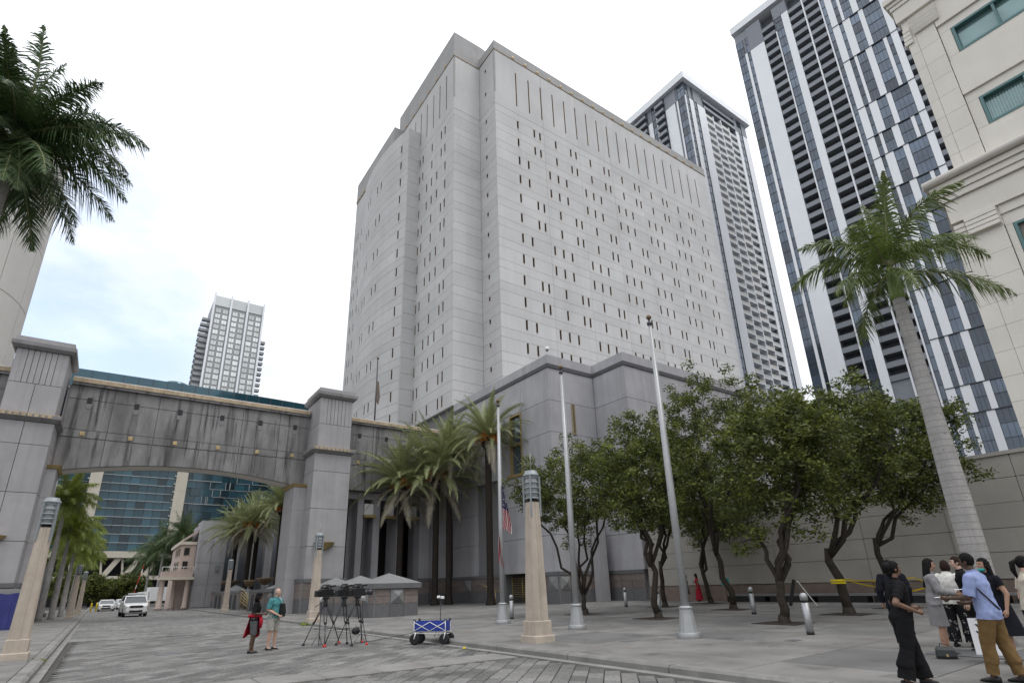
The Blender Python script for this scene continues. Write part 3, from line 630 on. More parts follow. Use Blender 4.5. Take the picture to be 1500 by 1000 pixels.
# ------------------------------------------------------------------ bridge across the street
def bridge():
    t = thing('footbridge', 'grey stained concrete footbridge with shallow arch spanning the street between two square pillars', 'bridge', (4, 47.5, 0))
    Y0, Y1 = 47.5, 49.6
    # beam panels between the pillars: top 16.3, arched underside
    def zb(x): return 9.85+.95*max(0, 1-((x-4.3)/8.3)**2)
    xs = [-4.2, -1.55, 1.3, 4.2, 7.2, 10.1, 12.5]
    def panelx(a, b, lo, z1, out=0):
        m = MB(); n = 6; g = .02; f = lambda u: lo(u) if callable(lo) else lo
        for i in range(n):
            u0 = a+g+(b-a-2*g)*i/n; u1 = a+g+(b-a-2*g)*(i+1)/n
            y = Y0-out
            m.add([(u0, y, f(u0)), (u1, y, f(u1)), (u1, y, z1), (u0, y, z1)], [(0, 1, 2, 3)])
            m.add([(u0, y, z1), (u1, y, z1), (u1, y+.3, z1), (u0, y+.3, z1)], [(0, 1, 2, 3)])
        for u in (a+g, b-g):
            y = Y0-out; q = [(u, y, f(u)), (u, y, z1), (u, y+.3, z1), (u, y+.3, f(u))]; m.add(q, [(0, 1, 2, 3) if u > a+.1 else (3, 2, 1, 0)])
        m.build('panel', 'stained', t, True)
    for a, b in zip(xs[:-1], xs[1:]):
        panelx(a, b, zb, 12.22); panelx(a, b, 12.26, 12.78, .03); panelx(a, b, 12.82, 15.0); panelx(a, b, 15.04, 16.0)
    for a, b in zip([15.4, 18.4, 21.2, 24.0], [18.4, 21.2, 24.0, 27.8]):
        panelx(a, b, 10.05, 12.22); panelx(a, b, 12.26, 12.78, .03); panelx(a, b, 12.82, 15.0); panelx(a, b, 15.04, 16.0)
    for a, b in zip([-16, -13, -10], [-13, -10, -7.2]):
        panelx(a, b, 9.9, 12.22); panelx(a, b, 12.26, 12.78, .03); panelx(a, b, 12.82, 15.0); panelx(a, b, 15.04, 16.0)
    core = MB(); n = 24
    for i in range(n):
        u0 = -4.3+17*i/n; u1 = -4.3+17*(i+1)/n
        core.loft([[(u0, Y0+.1, zb(u0)+.004), (u0, Y1, zb(u0)+.004), (u0, Y1, 16.0), (u0, Y0+.1, 16.0)], [(u1, Y0+.1, zb(u1)+.004), (u1, Y1, zb(u1)+.004), (u1, Y1, 16.0), (u1, Y0+.1, 16.0)]], 0, False, i in (0, n-1))
    core.box(15.3, 27.8, Y0+.1, Y1, 10.06, 16.0); core.box(-16, -7.1, Y0+.1, Y1, 9.92, 16.0)
    core.build('beam_core', 'pillar', t, True)
    sof = MB()
    for i in range(n):
        u0 = -3.9+16.2*i/n; u1 = -3.9+16.2*(i+1)/n
        sof.loft([[(u0, Y0+.35, zb(u0)-.03), (u0, Y1-.3, zb(u0)-.03), (u0, Y1-.3, zb(u0)+.003), (u0, Y0+.35, zb(u0)+.003)], [(u1, Y0+.35, zb(u1)-.03), (u1, Y1-.3, zb(u1)-.03), (u1, Y1-.3, zb(u1)+.003), (u1, Y0+.35, zb(u1)+.003)]], 0, False, i in (0, n-1))
    sof.build('soffit', 'beige', t, True)
    for a, b in ((-4.15, 12.45), (15.5, 27.9), (-16, -7.25)):
        c = MB(); c.box(a, b, Y0-.22, Y1+.1, 16.02, 16.2); c.build('coping_band', 'stained', t, True)
        c = MB(); c.box(a, b, Y0-.30, Y1+.1, 16.2, 16.5); c.build('coping', 'coping', t, True)
        c = MB(); c.box(a, b, Y0-.1, Y1+.0, 16.5, 16.62); c.build('roof_flashing', 'white_edge', t, True)
    dr = MB(); dr.box(-.14, .14, -.05, .001, -.2, .2, 0); dr.loft([[(-.2, -.02, -.22), (.2, -.02, -.22), (.2, .01, -.22), (-.2, .01, -.22)], [(-.13, -.02, -.6), (.13, -.02, -.6), (.13, .01, -.6), (-.13, .01, -.6)]], 1); dr = dr.mesh('drain_hole', ['black', 'granite_light'])
    gd = MB(); gd.cbox(-.15, .15, -.15, .15, 0, .05, .03); gd2 = MB(); gd2.merge(gd, Matrix.Rotation(pi/2, 4, 'X')); gd2 = gd2.mesh('gold_square', ['gold'])
    for x in (-2.95, -.1, 2.74, 5.69, 8.58, 11.36, 17.1, 19.7, 22.5, 25.3, -9, -12):
        place('drain_hole', dr, t, True, (x, Y0-.005, 14.97)); place('gold_square', gd2, t, True, (x, Y0-.035, 12.52))
    # pillars
    def pillar(x0, x1, side):
        y0, y1 = 44.8, 48.6
        zc = [2.6, 5.0, 7.9, 10.9, 12.35]
        c = MB(); c.box(x0+.3, x1-.3, y0+.3, y1, 0, 17.4); c.build('pillar_core', 'joint', t, True)
        def rect(z0, z1, ins, cuts=1, m='pillar', nm='pillar_panel'):
            A, B, Cc, D = x0+ins, x1-ins, y0+ins, y1
            def runp(p, q, k):
                p = Vector((*p, 0)); q = Vector((*q, 0)); d = (q-p).normalized(); L = (q-p).length
                for i in range(k):
                    place(nm, panel_mb(L/k, z1-z0).mesh(nm, [m]), t, True, tuple(p+d*(L/k*i)+Vector((0, 0, z0))), atan2(d.y, d.x))
            runp((A, Cc), (B, Cc), cuts); runp((B, Cc), (B, D), cuts); runp((A, D), (A, Cc), cuts)
        for a, b in zip(zc[:-1], zc[1:]): rect(a, b, 0, 2 if side == 'l' else 1)
        rect(12.85, 14.9, .12, 2 if side == 'l' else 1)
        # grooved top zone
        n = 9
        A, B, Cc, D = x0+.12, x1-.12, y0+.12, y1
        rect(14.9, 17.2, .12, 9, 'pillar', 'rib_panel')
        lg = MB(); lg.loft([[(x0-.02, y0-.02, 12.37), (x1+.02, y0-.02, 12.37), (x1+.02, y1, 12.37), (x0-.02, y1, 12.37)], [(x0-.28, y0-.28, 12.6), (x1+.28, y0-.28, 12.6), (x1+.28, y1+.1, 12.6), (x0-.28, y1+.1, 12.6)], [(x0-.28, y0-.28, 12.8), (x1+.28, y0-.28, 12.8), (x1+.28, y1+.1, 12.8), (x0-.28, y1+.1, 12.8)]]); lg.build('ledge', 'pillar_cap', t, True)
        lt = MB(); lt.box(x0-.25, x1+.25, y0-.25, y1+.1, 12.81, 12.86); lt.build('ledge_top', 'coping', t, True)
        dm = MB(); dm.box(-.11, .11, -.05, .05, 0, .16); dm = dm.mesh('dentil', ['coping'])
        for k in range(int((x1-x0)/.33)): place('dentil', dm, t, True, (x0+.05+.33*k, y0-.28, 12.62))
        cp = MB(); cp.loft([[(x0-.02, y0-.02, 17.2), (x1+.02, y0-.02, 17.2), (x1+.02, y1+.1, 17.2), (x0-.02, y1+.1, 17.2)], [(x0-.2, y0-.2, 17.4), (x1+.2, y0-.2, 17.4), (x1+.2, y1+.2, 17.4), (x0-.2, y1+.2, 17.4)], [(x0-.2, y0-.2, 17.65), (x1+.2, y0-.2, 17.65), (x1+.2, y1+.2, 17.65), (x0-.2, y1+.2, 17.65)]]); cp.build('cap', 'pillar_cap', t, True)
        cp = MB(); cp.box(x0-.05, x1+.05, y0-.05, y1+.05, 17.65, 18.0); cp.build('cap_block', 'pillar', t, True)
        # uplight bowl
        xc = (x0+x1)/2-.2
        bw = MB(); prof = [(0.05, -.55), (.35, -.42), (.62, -.2), (.78, 0), (.82, .04)]
        N = 14; rings = [[(xc+r*cos(pi+pi*i/(N-1))*1.0, y0-.02+r*sin(pi+pi*i/(N-1)), 5.25+z) for i in range(N)] for r, z in prof]
        bw.loft(rings, 0, True); bw.build('uplight_bowl', 'gold_rail', t, True)
        # flared plinth in granite
        granite_run(t, (x0-.1, y0-.12), (x1+.1, y0-.12), .1, diamonds=(1,)); granite_run(t, (x1+.12, y0-.1), (x1+.12, y1), .1); granite_run(t, (x0-.12, y1), (x0-.12, y0-.1), .1)
        # inner springer pier under the arch
        xa, xb = (x1, x1+.55) if side == 'l' else (x0-1.0, x0)
        for a, b in zip([2.6, 5.0, 7.9], [5.0, 7.9, 9.75]):
            s = MB(); s.box(xa+.01, xb-.01, 46.4, 49.4, a+.012, b-.012); s.build('springer', 'pillar', t, True)
        s = MB(); s.box(xa+.02, xb-.02, 46.42, 49.38, 0, 9.75); s.build('springer_core', 'pillar', t, True)
        s = MB(); s.loft([[(xa-.02, 46.35, 9.76), (xb+.02, 46.35, 9.76), (xb+.02, 49.45, 9.76), (xa-.02, 49.45, 9.76)], [(xa-.2 if side == 'r' else xa, 46.2, 9.98), (xb+(.2 if side == 'l' else 0), 46.2, 9.98), (xb+(.2 if side == 'l' else 0), 49.5, 9.98), (xa-.2 if side == 'r' else xa, 49.5, 9.98)]]); s.build('springer_cap', 'gold_rail', t, True)
    pillar(12.5, 15.5, 'r'); pillar(-7.3, -4.3, 'l')
    return t
bridge()
# ------------------------------------------------------------------ low granite wall with pyramid-capped pedestals along the pavement
def pedestal(x0, x1, y0, y1, label):
    zb = zs((x0+x1)/2)-.03
    t = thing('pedestal', label, 'pedestal', ((x0+x1)/2, (y0+y1)/2, zb), 0, 'granite pedestals with pyramid caps')
    c = MB(); c.box(x0+.02, x1-.02, y0+.02, y1-.02, zb-.2, 1.95); c.build('core', 'granite_light', t, True)
    granite_run(t, (x0, y0), (x1, y0), zb, 1.75, (1,), False, .09, .95); granite_run(t, (x0, y1), (x0, y0), zb, 1.75, (1,), False, .09, .95); granite_run(t, (x1, y0), (x1, y1), zb, 1.75, (1,), False, .09, .95)
    e = .2; b = MB(); b.box(x0-e, x1+e, y0-e, y1+e, 1.75, 2.03); b.build('cap_band', 'granite_grey', t, True)
    p = MB(); cx, cy = (x0+x1)/2, (y0+y1)/2; p.add([(x0-e, y0-e, 2.03), (x1+e, y0-e, 2.03), (x1+e, y1+e, 2.03), (x0-e, y1+e, 2.03), (cx, cy, 2.62)], [(0, 1, 4), (1, 2, 4), (2, 3, 4), (3, 0, 4), (3, 2, 1, 0)]); p.build('pyramid_cap', 'granite_light', t, True)
    return t
pedestal(12.95, 15.55, 31.75, 34.2, 'granite pedestal with pyramid cap, nearest one, behind the cameras on tripods')
pedestal(12.95, 15.4, 36.4, 38.6, 'granite pedestal with pyramid cap, second one from the plaza')
pedestal(12.95, 15.0, 40.8, 43.0, 'granite pedestal with pyramid cap in front of the right bridge pillar')
pedestal(11.7, 13.9, 50.3, 52.6, 'granite pedestal with pyramid cap just behind the right bridge pillar')
pedestal(11.7, 13.4, 70.5, 72.5, 'granite pedestal with pyramid cap before the flat grey annex, farthest one')
LWX = 11.7
lw = thing('low_wall', 'long low granite wall with grey cap running along the right pavement', 'wall', (12.9, 60, .2))
for a, b, xw in ((36.2, 34.4, 12.95), (40.6, 38.8, 12.95), (70.3, 64.0, LWX), (59.5, 52.8, LWX), (82, 72.7, LWX)):
    granite_run(lw, (xw, a), (xw, b), .17, 1.75, (), True, .09, 1.3)
for y in (66, 68, 57.5, 55.5, 75, 77.5):
    b = MB(); b.box(LWX-.35, LWX-.11, y-.3, y+.3, .1, 1.6); b.build('buttress', 'granite_grey', lw, True)
hr = thing('handrail', 'gold pipe handrail on the steps through the low granite wall', 'handrail', (12.9, 61.7, .2))
for k in range(5):
    m = MB(); m.tube([(11.7, 60.1, .5+.22*k), (11.7, 62.0, .75+.28*k), (11.7, 63.6, 1.0+.28*k)], .035, 5); m.build('rail', 'gold_rail', hr, True)
for y in (60.2, 62, 63.5):
    m = MB(); m.tube([(11.7, y, .15), (11.7, y, 1.4+.5*(y-60.2)/3.3)], .045, 5); m.build('post', 'gold_rail', hr, True)
hr2 = thing('handrail', 'gold pipe handrail standing beside the date palm trunks near the entrance', 'handrail', (25.6, 38.3, .4))
for a, b in (((25.2, 39.8, 1.9), (25.6, 38.4, 1.35)), ((25.6, 38.4, 1.35), (25.75, 37.6, 1.35))):
    m = MB(); m.tube([a, b], .04, 6); m.build('rail', 'gold_rail', hr2, True)
m = MB(); m.tube([(25.6, 38.4, .35), (25.6, 38.4, 1.35)], .04, 6); m.build('post', 'gold_rail', hr2, True)
# gold planters on stems, left of the right pillar
for i, (x, y, r, z, lb) in enumerate(((11.5, 74.5, 1.2, 3.1, 'leftmost of the three wide gold bowl planters by the low wall'), (11.6, 64.4, .62, 2.95, 'smaller middle gold bowl planter by the low wall'), (11.75, 58.2, .85, 3.0, 'rightmost of the three wide gold bowl planters by the low wall'))):
    t = thing('bowl_planter', lb, 'planter', (x+.9, y, .2), 0, 'gold bowl planters')
    m = MB(); m.lathe([(.15, z-.6), (.4, z-.5), (.8*r, z-.18), (.98*r, z+.02), (.94*r, z+.04)], 18, (0, 0, -.2)); m.build('bowl', 'bronze', t)
    m = MB(); m.lathe([(.28, 0), (.22, z-1.0)], 10); m.build('stem', 'granite_light', t)
# ------------------------------------------------------------------ annex and pink gatehouse
an = thing('annex_block', 'flat grey concrete annex behind the date palms left of the bridge pillar', 'building', (13, 84, 0))
for k in range(4):
    for x0, x1 in ((9.6, 11.2), (11.2, 12.9)):
        m = panel_mb(x1-x0, 2.7).mesh('panel', ['podium']); place('panel', m, an, True, (x0, 84, .2+2.7*k))
    m = panel_mb(4, 2.7).mesh('panel', ['podium']); place('panel', m, an, True, (9.6, 88, .2+2.7*k), -pi/2)
m = MB(); m.box(9.9, 12.88, 84.3, 95, 0, 10.9); m.box(12.88, 30, 88, 95, 0, 10.9); m.build('core', 'podium', an, True)
m = MB(); m.box(12.9, 30, 87.7, 87.98, .2, 10.9); m.build('recess', 'tower_grey', an, True)
for k in range(7):
    m = MB(); m.box(13.8+2.1*k, 14.7+2.1*k, 84.6, 86.2, .2, 10.5); m.build('pier', 'podium', an, True)
m = MB(); m.cbox(11.9, 12.3, 83.75, 83.97, 4.6, 5.4, .05); m.build('wall_light', 'lamp_metal', an, True)
pk = thing('gatehouse', 'pink stucco gatehouse with small windows and a columned porch behind the annex', 'building', (8.6, 88, 0))
m = MB(); m.box(7.9, 9.55, 86, 98, 0, 8.4); m.loft([[(7.9, 86, 8.4), (9.55, 86, 9.6), (9.55, 98, 9.6), (7.9, 98, 8.4)], [(7.9, 86, 8.7), (9.55, 86, 10.0), (9.55, 98, 10.0), (7.9, 98, 8.7)]]); m.build('wall', 'pink', pk, True)
m = MB(); m.box(7.6, 9.57, 85.8, 98, 8.0, 8.35); m.build('cornice', 'cream', pk, True)
for z in (5.0, 6.7):
    for y in (87.3, 89.5, 91.7):
        w = MB(); w.box(7.82, 7.89, y-.45, y+.45, z-.1, z+1.0); w.build('window_frame', 'cream', pk, True)
        w = MB(); w.box(7.78, 7.815, y-.33, y+.33, z, z+.9); w.build('window', 'glass_dark', pk, True)
    for x in (8.5,):
        w = MB(); w.box(x-.3, x+.3, 85.9, 85.98, z, z+.9); w.build('window', 'glass_dark', pk, True)
m = MB(); m.box(5.9, 9.3, 83.4, 85.75, 3.9, 4.55); m.build('porch_beam', 'pink', pk, True)
m = MB(); m.box(5.7, 9.5, 83.2, 85.78, 3.55, 3.88); m.build('porch_cornice', 'cream', pk, True)
for x, y in ((6.2, 83.8), (8.9, 83.8), (6.2, 85.3), (7.6, 85.3)):
    c = MB(); c.lathe([(.36, 0), (.36, .2), (.27, .3), (.24, 3.3), (.34, 3.5)], 10, (x, y, .1)); c.build('column', 'pink', pk, True)
rl = MB()
for x in (5.9, 7.0, 8.2, 9.3): rl.tube([(x, 83.5, 4.55), (x, 83.5, 5.1)], .03, 5)
rl.tube([(5.9, 83.5, 5.1), (9.3, 83.5, 5.1)], .04, 5); rl.build('balcony_rail', 'white_paint', pk, True)
bush = None
# ------------------------------------------------------------------ tall beige boundary wall at the back of the plaza
bw = thing('boundary_wall', 'tall beige concrete boundary wall of large panels behind the plaza trees', 'wall', (32, 10, .5))
c = MB(); c.box(32.3, 32.75, -14, 28.3, -.2, 6.75); c.build('core', 'beige_joint', bw, True)
ye = [28.3, 23.4, 18.6, 13.7, 9.9, 7.0, 3.2, -.6, -4.4, -8.2, -14]
zl = [1.44, 2.53, 3.52, 4.58, 5.63, 6.62]
for i in range(len(ye)-1):
    for j in range(len(zl)-1):
        w = ye[i]-ye[i+1]
        place('panel', panel_mb(w, zl[j+1]-zl[j], (), .3, .011).mesh('panel', ['beige_wall']), bw, True, (32.0-(.07 if (i % 3 == 1 and j in (0, 1, 2)) else 0), ye[i], zl[j]), -pi/2)
m = MB(); m.box(31.93, 32.8, -14, 28.35, 6.62, 6.78); m.build('coping', 'beige_wall', bw, True)
for i in range(len(ye)-1):
    place('base_panel', panel_mb(ye[i]-ye[i+1], 1.15, (), .3, .02).mesh('base_panel', ['brown_base']), bw, True, (31.96, ye[i], .28), -pi/2)
bn = thing('bench', 'long low black bench with pale edge along the foot of the beige wall', 'bench', (31.2, 10, .47))
m = MB(); m.box(30.95, 31.6, -8, 21.5, .80, .90); m.build('seat', 'granite_light', bn, True)
for k in range(11):
    m = MB(); m.box(31.0, 31.55, -7.9+2.7*k, -5.5+2.7*k, .40, .80); m.build('leg', 'black', bn, True)
# ------------------------------------------------------------------ beige office building on the right
bg = thing('office_building', 'beige panelled office building with teal framed windows at the right edge', 'building', (34, -4, .5))
ZC = [8+0*0, ]
def ty(y): return y
YE = 5.75
c = MB(); c.box(34.45, 60, -34, YE-.02, 21.5, 36); c.box(34.3, 60, -34, 6.75, 0, 21.4); c.build('core', 'beige_joint', bg, True)
def bwall(X, yfar, ynear, z0, z1, holes=(), nm='panel', mt='beige'):
    hs = [(yfar-b, yfar-a, c_-z0, d-z0) for a, b, c_, d in holes]
    place(nm, panel_mb(yfar-ynear, z1-z0, hs, .4, .007).mesh(nm, [mt]), bg, True, (X, yfar, z0), -pi/2)
def teal_window(X, yfar, ynear, z0, z1, blinds):
    w = MB(); f = .13
    w.box(X-.03, X+.35, ynear, ynear+f, z0, z1); w.box(X-.03, X+.35, yfar-f, yfar, z0, z1); w.box(X-.03, X+.35, ynear+f, yfar-f, z0, z0+f); w.box(X-.03, X+.35, ynear+f, yfar-f, z1-f, z1)
    n = max(1, round((yfar-ynear)/1.85))
    for k in range(1, n):
        y = yfar-(yfar-ynear)*k/n; w.box(X, X+.3, y-.06, y+.06, z0+f, z1-f)
    o = w.build('window_frame', 'frame_teal', bg, True)
    p = MB(); p.box(X+.3, X+.33, ynear+f, yfar-f, z0+f, z1-f, 0)
    p.build('window', 'glass_green', bg, True)
    if blinds:
        b = MB()
        k = ynear+f+.05
        while k < yfar-f: b.add([(X+.27, k, z0+f+.02), (X+.25, k+.07, z0+f+.02), (X+.25, k+.07, z1-f-.02), (X+.27, k, z1-f-.02)], [(3, 2, 1, 0)]); k += .12
        b.build('blinds', 'glass_green', bg, True)
X = 34.0
# upper block: floors with window bands between piers of square tiles
for (za, zb_, wz0, wz1, bl) in ((21.75, 26.75, 23.75, 25.55, True), (26.75, 31.6, 28.85, 30.62, False)):
    # spandrels
    bwall(X, 4.35, -30, za, wz0-.35); bwall(X+.1, 4.35, -30, wz0-.35, wz0)
    bwall(X+.1, 4.35, 3.85, wz0, wz1); bwall(X+.1, 4.35, -30, wz1, wz1+.55); bwall(X-.03, 4.35, -30, wz1+.55, zb_)
    y = 3.83
    for k in range(4):
        teal_window(X+.1, y, y-5.4, wz0, wz1, bl); bwall(X+.1, y-5.42, y-6.6, wz0, wz1); y -= 6.62
    n = 4; h = (zb_-za)/n
    for k in range(n):
        for (a, b) in ((YE, 5.3), (5.3, 4.37)):
            bwall(X, a, b, za+h*k, za+h*(k+1), (), 'tile')
# top zone: ribbed capital and cornice
for k in range(4):
    m = MB(); m.loft([[(33.86, 4.1, 31.62+.3*k), (33.86, YE-.45, 31.62+.3*k), (34.4, YE-.45, 31.62+.3*k), (34.4, 4.1, 31.62+.3*k)], [(33.78, 4.05, 31.62+.3*k+.22), (33.78, YE-.4, 31.62+.3*k+.22), (34.4, YE-.4, 31.62+.3*k+.22), (34.4, 4.05, 31.62+.3*k+.22)], [(33.86, 4.1, 31.9+.3*k), (33.86, YE-.45, 31.9+.3*k), (34.4, YE-.45, 31.9+.3*k), (34.4, 4.1, 31.9+.3*k)]]); m.build('capital_rib', 'beige', bg, True)
    m = MB(); m.box(33.9, 34.4, YE-.3, YE+.12-.03*k, 31.2+.3*k, 31.45+.3*k); m.build('capital_rib', 'beige', bg, True)
bwall(34.0, YE, -30, 31.6, 33.0); bwall(33.8, YE+.15, -30, 33.0, 34.0)
for k, (x, z0, z1) in enumerate(((33.72, 34.0, 34.25), (33.64, 34.27, 34.5), (33.5, 34.52, 34.9))):
    m = MB(); m.box(x, 60, -34, YE+.2+.1*k, z0, z1); m.build('cornice', 'beige', bg, True)
# lower block: cornice roll, bands, capital, tiled pier and window
m = MB(); m.tube([(33.35, 7.1, 21.62), (33.35, -34, 21.62)], .2, 10); m.box(33.35, 36, -34, 7.15, 21.44, 21.8); m.build('cornice', 'beige', bg, True)
for k, (x, z0, z1) in enumerate(((33.5, 21.1, 21.4), (33.62, 20.75, 21.08), (33.7, 20.4, 20.73))):
    m = MB(); m.box(x, 34.4, -34, 6.95-.1*k, z0, z1); m.build('cornice_band', 'beige', bg, True)
bwall(33.85, 6.6, -30, 19.1, 20.38)
for k in range(4):
    m = MB(); m.box(33.72+.0*k, 34.3, 4.75, 6.05, 18.1+.25*k, 18.3+.25*k); m.build('capital_rib', 'beige', bg, True)
    m = MB(); m.box(33.9, 34.3, 6.1, 6.62-.02*k, 17.9+.28*k, 18.12+.28*k); m.build('capital_rib', 'beige', bg, True)
bwall(34.0, 6.1, 4.7, 18.0, 19.1)
for k in range(14):
    z = 18.0-1.25*(k+1)
    for a, b in ((6.72, 5.95), (5.95, 4.72)): bwall(34.0, a, b, z, z+1.25, (), 'tile')
bwall(34.1, 4.7, -30, 17.95, 18.6); bwall(34.0, 4.7, -30, 18.6, 19.1); bwall(34.1, 4.7, 4.42, 13.9, 17.95); bwall(34.05, 4.7, -30, 8, 13.9); bwall(34.05, 4.7, -30, .5, 8)
teal_window(34.1, 4.4, -1.0, 13.9, 17.95, True); bwall(34.1, -1.02, -30, 13.9, 17.95)
# ------------------------------------------------------------------ high-rise beyond the plaza: white fins, balconies, staggered white panels
def glazing(w, h, mullions=1, name='window', rail=.1, m='glass'):
    b = MB(); f = .07
    b.box(f, w-f, .12, .16, rail, h, 0)
    b.box(0, w, .02, .14, 0, rail, 1)
    b.box(0, f, .0, .14, rail, h, 1); b.box(w-f, w, 0, .14, rail, h, 1)
    for k in range(1, mullions+1):
        x = w*k/(mullions+1); b.box(x-.025, x+.025, .05, .118, rail+.01, h, 1)
    return b.mesh(name, [m, 'frame_dark'])
def balcony_mesh(w, d, name='balcony', rail='rail_grey', slab='rail_grey'):
    b = MB(); b.box(0, w, -.12, d, 0, .22, 1); b.box(.02, w-.02, -.10, -.04, .222, 1.22, 0); b.box(0, w, -.13, -.02, 1.222, 1.28, 1)
    return b.mesh(name, [rail, slab])
def tower_b():
    t = thing('high_rise', 'tallest high-rise on the right with white vertical fins, black balconies and staggered white panels', 'building', (127.6, 57.6, 0), radians(-84))
    ZT, H = 145.0, 3.0; NF = 46
    c = MB(); c.box(0, 7.5, .2, 30, 0, 153.8); c.box(11, 14.8, .2, 1.9, 0, 153.8); c.box(22.1, 34.7, .2, 1.9, 0, 153.8)
    c.build('core', 'tower_grey', t)
    c = MB(); c.box(7.5, 40, 1.9, 30, 0, 153.8); c.build('balcony_back_wall', 'tower_dark', t)
    c = MB(); c.box(-.5, 41, -.5, 31, 155.0, 157.4); c.build('roof_slab', 'white_panel', t)
    c = MB(); c.box(3.4, 7.5, .0, .19, 145, 153.8); c.box(11, 14.7, 0, .19, 149.5, 153.8); c.build('crown_panel', 'tower_grey', t)
    for u0, u1, z0, z1 in ((2.03, 2.68, 20, 145), (10.93, 11.22, 20, 145), (18.35, 18.68, 20, 151), (22.0, 22.3, 20, 150)):
        m = MB(); m.box(u0, u1, -.25, .18, z0, z1); m.build('fin', 'white_panel', t)
    # broad white panels: one piece a storey
    wp = {}
    def wpan(u0, u1, z0, z1, nm='white_panel'):
        k = (round(u1-u0, 2), round(z1-z0, 2))
        if k not in wp: m = MB(); m.cbox(0, k[0], 0, .2, 0, k[1]-.015, .0); wp[k] = m.mesh(nm, ['white_panel'])
        place(nm, wp[k], t, loc=(u0, -.1, z0))
    for k in range(14):
        wpan(3.55, 7.5, ZT-9*(k+1), ZT-9*k)
        wpan(13.1, 14.8, ZT+4.5-9*(k+1), ZT+4.5-9*k)
    strips = [(0, 2.03, 1), (2.68, 3.55, 0), (11.22, 13.1, 1), (22.3, 23.2, 0)]
    ms = [(u0, glazing(u1-u0, H-.01, n)) for u0, u1, n in strips]
    items = []
    for k in range(-2, NF-4):
        for u0, me in ms: items.append((me, T(u0, 0, ZT-H*(k+1))))
    pieces('window', t, items, 300)
    bal = []
    for (u0, u1) in ((7.5, 10.93), (14.8, 18.35), (18.68, 22.0), (34.75, 38)):
        me = balcony_mesh(u1-u0-.02, 1.9); 
        for k in range(-2, 35): bal.append((me, T(u0+.01, 0, ZT-H*(k+1))))
    pieces('balcony', t, bal, 300)
    lo = MB(); 
    for u0, u1 in ((7.5, 10.93), (14.8, 18.35), (18.68, 22.0)): lo.box(u0, u1, .3, 1.88, 10, 40); 
    lo.build('louver_band', 'rail_grey', t)
    # staggered curtain wall
    seams = [153.8, 145, 134, 122, 107, 98, 92, 83, 74, 68, 58, 46.6, 36, 30.4, 22, 10]
    T1 = [(23.2, 24.6), (25.6, 26.2), (28.1, 29.4), (31.8, 32.5), (33.4, 34.7)]; T2 = [(23.2, 24.7), (25.5, 27.1), (29.0, 30.0), (33.4, 34.7)]
    cw = []; gm = {}
    for i in range(len(seams)-1):
        z1, z0 = seams[i], seams[i+1]; P = T1 if i % 2 else T2
        if z1 < 70: P = P[:-1]+[(32.3, 32.9)] if i % 2 == 0 else P[:3]+[(34.0, 34.7)]
        m = MB(); m.box(23.15, 34.72, -.22, .1, z1-.16, z1); m.build('seam', 'frame_dark', t)
        e = 23.2
        for a, b in P+[(34.72, 34.72)]:
            if b > a: wpan(a, b, z0+.02, z1-.18)
            if a-e > .3:
                n = max(1, round((z1-z0-.2)/3.0)); h = (z1-z0-.2)/n; key = (round(a-e, 2), round(h, 2))
                if key not in gm: gm[key] = glazing(a-e, h-.01, max(0, int((a-e)/.95)-0))
                for k in range(n): cw.append((gm[key], T(e, 0, z0+.02+h*k)))
            e = b
    pieces('curtain_window', t, cw, 300)
    return t
tower_b()
